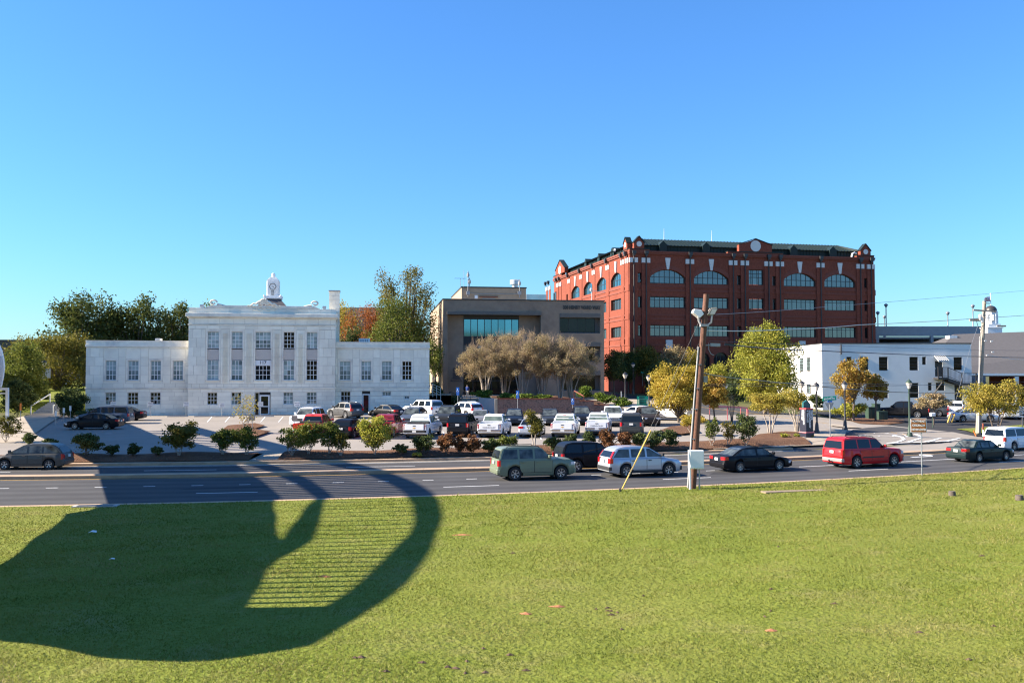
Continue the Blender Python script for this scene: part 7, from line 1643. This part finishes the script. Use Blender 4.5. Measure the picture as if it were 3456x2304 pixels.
def flood(uvs, dpt, glass_side, back):
    P = [at(u, v, PD-.15) - b0 for u, v in uvs]; mb = MB(); o = Vector((0, dpt, 0)); n = len(P)
    mb.add(P + [p + o for p in P], [tuple(range(n)), tuple(reversed(range(n, 2*n)))] + [(i, n+i, n+(i+1)%n, (i+1)%n) for i in range(n)]); h = mb.build('floodlight', back, up, bevel=.02)
    a, b = P[glass_side[0]], P[glass_side[1]]; c = (P[0]+P[1]+P[2]+P[3])/4; d = ((a+b)/2 - c); d.normalize(); mb = MB(); e = d*.012; y0, y1 = Vector((0,.05,0)), Vector((0,dpt-.05,0))
    mb.add([a+e+y0, b+e+y0, b+e+y1, a+e+y1], [(0,1,2,3)]); mb.build('lens', M['lamp_glass'], h); return h
flood([(2344,1042),(2368,1045),(2376,1060),(2362,1073),(2339,1054)], .55, (4, 3), M['white_paint'])
h = flood([(2386,1062),(2402,1038),(2420,1037),(2422,1043),(2408,1063)], .5, (3, 4), M['wood_grey'])
qq = [at(u, v, PD-.16) - b0 for u, v in ((2404,1042),(2420,1043),(2412,1060),(2397,1060))]; MB().add(qq, [(0,1,2,3)]).build('lens', M['lamp_glass'], h)
mb = MB(); q = on(1165); mb.path([q+Vector((.15,0,0)), q+Vector((.5,0,.02)), q+Vector((.75,0,-.05))], .03, 6); q2 = at(2414,1163,PD)-b0; mb.obox(at(2398,1163,PD)-b0, at(2430,1164,PD)-b0, .16,.16); mb.obox(at(2446,1161,PD)-b0, at(2484,1166,PD)-b0, .11,.11, 1)
mb.path([at(2392,1157,PD)-b0, at(2392,1180,PD)-b0, at(2400,1195,PD)-b0, at(2410,1198,PD)-b0], .018, 5); mb.build('splice_case', [M['conc_grey'], M['dark_metal']], up)
MB().box(.16, .36, -.12, .1, on(1290).z, on(1268).z).build('pole_box', M['wood_grey'], up).location.x = on(1280).x
# cabinet
c0 = at(2323, 1648, PD-.35); cz1, cz0 = at(2350, 1518, PD-.4).z, at(2350, 1580, PD-.4).z; cx0, cx1 = at(2323,1550,PD-.4).x, at(2373,1550,PD-.4).x
cb = thing('meter_cabinet', 'white metal cabinet on legs in front of the wooden pole', 'cabinet', ((cx0+cx1)/2, PD-.45, gz(c0.x, PD-.45)), 0); wv = (cx1-cx0)/2; gz_ = cb.location.z
MB().box(-wv, wv, -.15, .15, cz0-gz_, cz1-gz_).build('box', M['white_paint'], cb, bevel=.015)
MB().box(-wv+.06, wv-.02, -.165, -.149, cz0-gz_+.04, cz1-gz_-.04).build('door', M['white_paint'], cb, bevel=.01)
for x, r_ in ((-wv+.07,.055),(wv-.2,.035)): MB().path([(x,0,-.2),(x,0,cz0-gz_)], r_, 8).build('leg', M['grey_metal'] if x > 0 else M['white_paint'], cb, smooth=50)
# guy wires with yellow guard
g0 = gnd(2092, 1658); g1 = at(2196, 1452, PD-.6)
gw = thing('guy_wire', 'guy wire with long yellow guard sleeve in front of the silver SUV', 'guy wire', g0, 0)
MB().path([(0,0,-.1), tuple(g1-g0)], .032, 8).build('guard_sleeve', M['yellow'], gw, smooth=50)
mb = MB(); mb.path([(-.02,0,-.1), tuple(on(1155)+b0-g0+Vector((-.15,0,0)))], .008, 5); mb.path([(0.02,.05,-.1), tuple(on(1075)+b0-g0+Vector((-.2,0,0)))], .008, 5); mb.lathe([(.05,-.1),(.05,.15),(.02,.2)], (0,0,0), 6); mb.build('cable', M['dark_metal'], gw)
# right pole
P2 = 84.0; b2 = at(3300, 1462, P2); b2.z = gz(b2.x, P2); t2 = at(3322, 1016, P2)
u2 = thing('utility_pole', 'tall grey utility pole with crossarms in front of the cupola', 'utility pole', b2, 0); T2 = t2-b2
MB().path([(0,0,-.4), tuple(T2*.5), tuple(T2)], [.24,.20,.155], 12).build('shaft', M['wood_grey'], u2, smooth=50)
o2 = lambda u, v, dy=0: at(u, v, P2+dy) - b2
mb = MB(); mb.obox(o2(3272,1079,-.3), o2(3306,1080,-.3), .2,.22); mb.obox(o2(3364,1100,.3), o2(3394,1100,.3), .14,.14); mb.obox(o2(3285,1046,-.2), o2(3362,1052,-.2), .1,.14); mb.obox(o2(3324,1023,-.2), o2(3340,1024,-.2), .08,.08); mb.build('crossarm', M['wood_grey'], u2)
mb = MB()
for u, v in ((3308,1076),(3352,1078),(3314,1085)): mb.lathe([(.05,0),(.13,.05),(.13,.5),(.05,.56)], o2(u, v+5, -.35), 8)
for u, v in ((3325,1150),(3346,1152),(3350,1188),(3331,1199)): mb.obox(o2(u-3,v,-.3), o2(u+4,v-1,-.3), .1,.1)
mb.build('insulator', M['cast_stone'], u2)
mb = MB(); mb.path([o2(3303,1460,-.22), o2(3307,1135,-.2)], .07, 8); mb.build('conduit', M['conc_grey'], u2)
mb = MB(); mb.path([o2(3304,1068,-.3), o2(3296,1085,-.3), o2(3300,1100,-.3), o2(3310,1115,-.2)], .025, 5); mb.path([o2(3350,1085,-.3), o2(3330,1092,-.3), o2(3315,1100,-.3), o2(3310,1112,-.2)], .025, 5); mb.build('lead_wire', M['dark_metal'], u2)
WG = 'overhead wires'
def wire(lab, pts, r, material, sag=.15):
    mb = MB(); P = [at(u, v, d) for u, v, d in pts]
    for a, b in zip(P, P[1:]): seg(mb, a, b, 10, r*.62, sag)
    return tag(mb.build('overhead_wire', material, smooth=50), lab, 'wire', WG)
wire('thick grey overhead cable, lowest of the bundle between the two poles', [(2376,1259,PD),(2540,1281,50),(3000,1322,66),(3306,1325,P2),(3600,1322,95)], .045, M['wood_grey'], .05)
wire('thick black overhead cable running past the white building roofline', [(2486,1166,PD),(2760,1183,56),(3310,1203,P2),(3600,1206,95)], .05, M['dark_metal'], .05)
wire('pale overhead cable crossing the upper storeys of the brick building', [(2386,1115,PD),(2640,1112,52),(2900,1096,64),(3314,1073,P2),(3600,1052,95)], .04, M['cast_stone'], .05)
wire('topmost overhead wire rising to the right across the sky', [(2415,1061,PD),(2690,1043,56),(3456,981,95),(3700,962,110)], .02, M['grey_metal'], .02)
wire('thin dark overhead wire just above the thick black one', [(2392,1150,PD),(2800,1165,60),(3306,1181,P2),(3600,1183,95)], .018, M['dark_metal'], .02)
wire('thin dark overhead wire just above the lowest grey cable', [(2372,1297,PD),(2700,1290,56),(3000,1297,66),(3304,1300,P2),(3600,1298,95)], .018, M['dark_metal'], .02)
wire('second thin dark overhead wire among the lamp heads', [(2374,1301,PD),(3000,1303,66),(3303,1290,P2),(3600,1285,95)], .014, M['dark_metal'], .02)
wire('pale service wire running right from the grey pole over the shingle roof', [(3322,1196,P2),(3420,1212,90),(3700,1222,110)], .04, M['cast_stone'], .02)
wire('guy wire slanting down from the grey pole past the white wall', [(3300,1100,P2),(3276,1168,P2-.5),(3205,1425,P2-1)], .02, M['grey_metal'], 0)
for i, (u0, v0, u1, v1) in enumerate(((3208,1396,3198,1426),(3222,1398,3211,1424))):
    a, b = at(u0, v0, P2-2), at(u1, v1, P2-2); b.z = max(b.z, gz(b.x, b.y)-.05); tag(MB().path([a, b], .06, 6).build('guy_guard', M['yellow']), ['left yellow striped guy guard by the silver sedan', 'right yellow striped guy guard by the silver sedan'][i], 'guy guard', 'guy guards of the grey pole')

# ================================================================ lamp posts
LP = [(2757,1287,1456,80,'dark lamp post right of the city hall totem','dark_metal'),(2852,1284,1441,84,'lamp post right of the street name sign','dark_metal'),(3070,1278,1452,80,'green lamp post behind the brown sign','util_green'),(2110,1255,1362,118,'dark lamp post in the shaded street','dark_metal'),(2190,1262,1380,112,'lamp post whose head shows at the left of the golden tree','dark_metal'),(148,1214,1330,122,'lamp post with banners in the left trees','dark_metal'),(2707,1283,1400,104,'lamp head peeping above the golden trees before the white wall','dark_metal'),(2137,1222,1330,150,'small lamp head below the brick building corner','dark_metal')]
for u, v0, v1, D, lab, cm in LP:
    g = at(u, v1, D); zb_ = gz(g.x, D) if v1 > 1400 else g.z; h = at(u, v0, D).z - zb_
    t = post_lamp('street_lamp', lab, (g.x, D, zb_), h, 'antique style street lamps', M[cm], 1.0 if D < 100 else 1.25)
    if u == 148:
        for s, c_ in ((-1, M['blue_sign']), (1, M['conc_grey'])): MB().box(s*.08 if s > 0 else -.85, .85 if s > 0 else -.08, -.02, .02, h-2.4, h-1.2).build('banner', M['conc_grey'], t)
# ================================================================ signs
def sign(name, lab, u, v0, v1, vb, D, wpx, board, lines, tm, group=None, size=.12, post=M['grey_metal'], shape=None, zb_=None, pr=.03, rz=0, bold=0.0):
    g = at(u, vb, D); zb_ = (gz(g.x, D) if zb_ is None else zb_); t = thing(name, lab, 'sign', (g.x, D, zb_), rz, group); z0, z1 = at(u, v1, D).z-zb_, at(u, v0, D).z-zb_; w_ = wpx*D/F/2
    MB().path([(0,.03,-.1),(0,.03,z1-.02)], pr, 8).build('post', post, t)
    b = MB().box(-w_, w_, -.02, 0, z0, z1).build('board', board, t, bevel=.004)
    for i, s in enumerate(lines):
        if not s: continue
        z = z1 - (z1-z0)*(i+.5)/len(lines); tx = text(s, size, b, (0, -.023, z), (R(90),0,0), tm, offset=bold); ww = max(q.co.x for q in tx.data.vertices)-min(q.co.x for q in tx.data.vertices)
        tx.scale.x = min(1.3, (w_*1.8)/ww)
    return t, b, z0, z1, w_
PG = 'reserved parking signs along the marble building'
for u, v, ls, lab in ((382,1362,('RESERVED','COUNCIL'),'white parking sign behind the grey minivan, leftmost along the marble wall'),(507,1364,('RESERVED','COUNCIL','MEMBER'),'white parking sign under the third low window of the left wing'),(628,1364,('RESERVED','COUNCIL','MEMBER'),'white parking sign where left wing meets the centre block'),(748,1366,('RESERVED','COUNCIL','MEMBER'),'white parking sign right of the first low window of the centre block'),(879,1363,('RESERVED','MAYOR','PRO-TEM'),'white parking sign in front of the glass door'),(1003,1363,('RESERVED','MAYOR'),'white parking sign just left of the white SUV with a sunroof')):
    D = 111.7/(1-.1763*(u-1728)/F) - (2.0 if u < 620 else 3.0); sign('parking_sign', lab, u, v-7.5, v+7.5, v+33, D, 18, M['white_paint'], ls, M['navy'], PG, .10)
BG = 'blue accessible parking signs'
for u, v0, v1, D, lab in ((1545,1307,1327,105,'blue accessible parking sign left of the person'),(1747,1318,1338,105,'blue accessible parking sign before the middle of the planter'),(1933,1344,1358,104,'blue accessible parking sign near the right end of the planter')):
    t, b, z0, z1, w_ = sign('parking_sign', lab, u, v0, v1, 1400, D, 10, M['blue_sign'], (), M['white_paint'], BG)
    MB().box(-w_, w_, -.02, 0, z0-.2, z0-.03).build('board', M['blue_sign'], t); zc = (z0+z1)/2
    mb = MB(); mb.path([(-.02,-.03,zc+.12),(-.02,-.03,zc),(.06,-.03,zc-.02),(.09,-.03,zc-.12)], .016, 4); mb.path([(-.02+.09*math.cos(a), -.03, zc-.07+.09*math.sin(a)) for a in [1.8+i*.45 for i in range(10)]], .014, 4); mb.lathe([(.03,-.02),(.03,.02)], (-.02,-.03,zc+.17), 6); mb.build('symbol', M['white_paint'], b)
for u, v, lab, cb_ in ((851,1410,'small pale sign seen from behind on the lot island','conc_grey'),(994,1411,'tan back of a sign left of the orange-red pickup','wood_grey'),(1117,1412,'tan back of a sign right of the orange-red pickup','wood_grey')):
    g = gnd(u, 1452); sign('parking_sign', lab, u, v-9, v+8, 1452, g.y, 20, M[cb_], (), M['white_paint'], 'small signs seen from behind in the lot')
for u, v, lab in ((188,1395,'slim blue and white sign nearest the black coupe'),(215,1385,'slim white and red sign left of the grey minivan'),(237,1378,'slim white sign farthest left behind the black coupe')):
    g = gnd(u, v+42); sign('parking_sign', lab, u, v-9, v+8, v+42, g.y, 7, M['white_paint'], (), M['white_paint'], 'slim signs on the left plaza kerb')
p = at(69, 1365, 95); sign('warning_sign', 'orange sign edge-on by the left path', 69, 1360, 1384, 1430, 95, 6, M['orange'], (), M['black'])
# brown guide sign
D = gnd(3112, 1604).y; t, b, z0, z1, w_ = sign('guide_sign', 'brown history center guide sign on a slim post beside the road', 3103, 1411, 1459, 1604, D, 51, M['white_paint'], (), M['white_paint'], rz=R(-9), pr=.035)
t.location.x = at(3112, 1604, D).x; b.location.x = at(3103,1430,D).x - at(3112,1430,D).x
MB().box(-w_+.025, w_-.025, -.026, -.02, z0+.025, z1-.025).build('panel', M['brown_sign'], b)
for i, s in enumerate(('NORTHEAST','GEORGIA','HISTORY CENTER')):
    tx = text(s, .155, b, (0, -.03, z1-.16-(z1-z0-.1)*i*.34), (R(90),0,0), M['white_paint'], offset=.004); ww = max(q.co.x for q in tx.data.vertices)-min(q.co.x for q in tx.data.vertices); tx.scale.x = min(1.0, w_*1.75/ww)
# street name and yield (seen from behind)
D = 72.0; g = at(2802, 1478, D); sn = thing('street_sign', 'street name blade above a give way triangle seen from behind', 'sign', (g.x, D, gz(g.x, D)), 0); Zs = lambda v: at(2802, v, D).z - sn.location.z; k = D/F
MB().path([(0,0,-.1),(0,0,Zs(1342))], .035, 8).build('post', M['grey_metal'], sn)
o = MB().box(-25*k, 21*k, -.05, -.02, -.16, .16).build('street_name_blade', M['green_sign'], sn, loc=(0,0,Zs(1344)), rot=(0,R(-5),0)); text('Jesse Jewell Pkwy', .24, o, (-2*k,-.055,0), (R(90),0,0), M['white_paint'], offset=.006).scale.x = .50
MB().box(-8*k, 8*k, -.02, .02, Zs(1357), Zs(1351)).build('street_name_blade', M['blue_sign'], sn)
MB().prism([(-17*k,Zs(1359)),(0,Zs(1389)),(14*k,Zs(1359))], .04, .06).build('triangle', M['stone_grey'], sn)
# one way sign
t, b, z0, z1, w_ = sign('one_way_sign', 'ONE WAY sign with an arrow at the right edge', 3452, 1372, 1407, 1450, 82, 27, M['white_paint'], ('ONE','WAY',''), M['black'], size=.34)
zc = z0+.2; MB().add([(-.25,-.025,zc-.05),(.05,-.025,zc-.05),(.05,-.025,zc-.13),(.28,-.025,zc),(.05,-.025,zc+.13),(.05,-.025,zc+.05),(-.25,-.025,zc+.05)], [tuple(range(7))]).build('arrow', M['black'], b)
# city hall totem
D = 76.5; g = at(2722, 1470, D); tt = thing('totem_sign', 'tall dark blue totem sign with vertical white city hall lettering', 'sign', (g.x, D, gz(g.x, D)), R(24)); k = D/F; Zt = lambda v: at(2722, v, D).z - tt.location.z; w_ = .37
MB().box(-w_-.05, w_+.05, -w_-.05, w_+.05, -.1, Zt(1459)).build('base', M['navy'], tt); MB().box(-w_-.06, w_+.06, -w_-.06, w_+.06, Zt(1459)+.001, Zt(1456)).build('base_band', M['pink'], tt)
sh = MB().box(-w_, w_, -w_, w_, Zt(1456)+.001, Zt(1381)).build('shaft', M['navy'], tt); MB().box(-w_-.01, w_+.01, -w_-.01, w_+.01, Zt(1381)+.001, Zt(1376)).build('cap_band', M['red_paint'], tt)
mb = MB(); mb.prism([(-w_,Zt(1376)+.002),(w_,Zt(1376)+.002),(w_,Zt(1364)),(0,Zt(1350)),(-w_,Zt(1358))], -.1, .1); mb.build('crest', M['teal_dark'], tt)
for i, (s, x, lv) in enumerate((('CITY HALL &',-.20,.62),('ADMINISTRATION',.04,0),('BUILDING',.25,.85))):
    tx = text(s, .245, sh, (x, -w_-.012, Zt(1383)), (R(90), R(-90), 0), M['white_paint'], offset=.008, align='RIGHT'); tx.scale.x = .72
for i, (s, x) in enumerate((('CITY HALL &',.05),('ADMINISTRATION',-.12))):
    tx = text(s, .2, sh, (-w_-.012, x, Zt(1383)), (R(90), R(-90), R(-90)), M['white_paint'], offset=.008, align='RIGHT'); tx.scale.x = .72
# shaded street sign far back
sign('street_sign', 'tiny green street sign in the deep shade behind the lamp post', 2169, 1254, 1258, 1298, 150, 11, M['green_sign'], (), M['white_paint'], zb_=at(2169,1300,150).z)
mb = MB(); g = at(2098, 1362, 112); tag(MB().path([(g.x,112,gz(g.x,112)),(at(2097,1320,112).x,112,at(2097,1320,112).z)], .07, 8).build('bollard_post', M['grey_metal']), 'short pale metal post left of the shaded lamp post', 'post')
# ================================================================ utility boxes, cages, rails, oddments
def ubox(lab, u0, u1, v0, v1, D, material=M['util_green'], dp=1.0, name='utility_box'):
    a, b = at(u0, v1, D), at(u1, v0, D); z = gz(a.x, D); t = thing(name, lab, 'utility box', ((a.x+b.x)/2, D, z)); w_ = (b.x-a.x)/2; h = b.z - z
    MB().box(-w_, w_, 0, dp, -.1, h-.08).build('body', material, t, bevel=.03); MB().box(-w_-.03, w_+.03, -.03, dp+.03, h-.078, h).build('lid', material, t, bevel=.02); MB().box(-.02, .02, -.012, 0, .1, h-.15).build('door_seam', M['seam'], t); return t
ubox('tall dark green utility box behind the tree trunk', 2931, 2953, 1373, 1414, 103); ubox('large green utility cabinet left of the black pickup', 2953, 2971, 1362, 1412, 104); ubox('low pale green utility box on the verge', 2966, 2996, 1388, 1415, 101)
a, b = at(2156, 1372, 112), at(2186, 1337, 112); cg = thing('trash_cage', 'green mesh bin enclosure beside the golden tree', 'bin', ((a.x+b.x)/2, 112, gz(a.x,112))); w_ = (b.x-a.x)/2; h = b.z-cg.location.z; mb = MB()
for x in (-w_, w_): 
    for y in (0, 1.2): mb.box(x-.04, x+.04, y-.04, y+.04, 0, h)
for i in range(7): mb.box(-w_, w_, -.02, .02, h*i/6-.02, h*i/6+.02)
for i in range(9): x = -w_+2*w_*i/8; mb.box(x-.015, x+.015, -.03, .0, 0, h)
mb.build('frame', M['green_sign'], cg); MB().box(-w_+.1, w_-.1, .1, 1.1, .05, h*.8).build('bin', M['util_green'], cg)
mb = MB(); P = [at(2395,1372,96), at(2455,1372,97), at(2500,1374,98), at(2523,1377,99)]; 
for q, r_ in zip(P, P[1:]): mb.obox(q, r_, .12, .16); mb.obox(q, Vector((q.x, q.y, gz(q.x,q.y))), .08,.08)
mb.obox(P[-1], Vector((P[-1].x, P[-1].y, gz(P[-1].x,P[-1].y))), .16,.16); tag(mb.build('safety_rail', M['pink']), 'red painted safety rail beyond the golden tree', 'railing')
g = at(3118, 1395, 90); nb = thing('mailbox', 'small white box on a green post before the reddish tree', 'box', (at(3148,1437,90).x, 90, gz(at(3148,1437,90).x, 90))); zt = at(3148,1392,90).z-nb.location.z; MB().path([(0,0,-.1),(0,0,zt-.35)], .05, 6).build('post', M['util_green'], nb); MB().box(-.22,.22,-.2,.2,zt-.36,zt).build('box', M['white_paint'], nb, bevel=.05)
g = at(3288, 1455, 82); tag(MB().obox((0,0,.02),(-.22,0,.5),.18,.06).build('fallen_marker', M['orange'], loc=(at(3293,1450,82).x,82,gz(g.x,82)+.05)), 'tilted orange marker at the foot of the grey pole', 'marker')
g = at(3318, 1450, 83); mk = thing('marker_post', 'short white post with brown head at the foot of the grey pole', 'marker', (g.x, 83, gz(g.x,83))); MB().path([(0,0,-.1),(0,0,.55)], .07, 8).build('post', M['white_paint'], mk); MB().path([(0,0,.551),(0,0,1.1)], .09, 8).build('head', M['brick_dark'], mk)
for i, (u, v, s) in enumerate(((3213,1672,.16),(3440,1687,.17))):
    g = gnd(u, v); mb = MB(); mb.lathe([(s,-.1),(s*.9,.12),(s*.85,s*1.2)], (0,0,0), 9); tag(mb.build('tree_stump', M['bark'], loc=g, smooth=40), ['small sawn stump on the grass at the right, left one', 'small sawn stump on the grass near the right edge'][i], 'stump', 'stumps on the grass')
for i, (u, v) in enumerate(((312,1802),(378,1890))):
    g = gnd(u, v); mb = MB(); mb.add([(-.14,-.05,.05),(0,-.09,.10),(.15,-.02,.06),(.1,.09,.11),(-.08,.08,.07),(0,0,.14)], [(0,1,5),(1,2,5),(2,3,5),(3,4,5),(4,0,5)]); s = 1 if i == 0 else .55
    o = mb.build('litter', M['white_paint'], loc=g); o.scale = (s,s,s); tag(o, ['larger scrap of white litter on the shaded grass', 'smaller scrap of white litter on the shaded grass'][i], 'litter', 'litter on the grass')
M['slab'] = mat('slab', (.26,.19,.12), .95, var=.25, vscale=3)
g = gnd(2790-20, 1666); gp = gnd(2700, 1660)
for i, (u, v, l_) in enumerate(((2680,1657,3.2),)):
    g = gnd(u, v); o = MB().box(-l_/2, l_/2, -.25, .25, -.05, .075).build('concrete_slab', M['slab'], loc=(g.x, g.y, g.z-.04), rot=(0,0,R(14)), bevel=.03); tag(o, 'half buried concrete strip in the grass right of the cabinet', 'slab')
def drain(lab, u, v, w_, gw_): 
    g = gnd(u, v); t = thing('storm_drain', lab, 'drain', (g.x, g.y, g.z+.02), tang(g.x)); MB().box(-w_, w_, -.25, .3, -.05, .03).build('frame', M['stone_grey'], t); MB().box(-w_*.8, w_*.8, -.18, .22, .03, .036).build('grate', M['black'], t)
drain('dark storm drain in the near kerb at the edge of the shadow', 322, 1709, .9, .4); drain('storm drain inlet at the gap in the planting bed', 906, 1551, 1.0, .4)
g = gnd(366, 1463); tag(MB().lathe([(.32,0),(.32,.012)], (0,0,0), 14).build('manhole_cover', M['stone_grey'], loc=(g.x,g.y,g.z+.006)), 'small round cover in the shaded left lot', 'manhole cover')
bpy.context.view_layer.update()
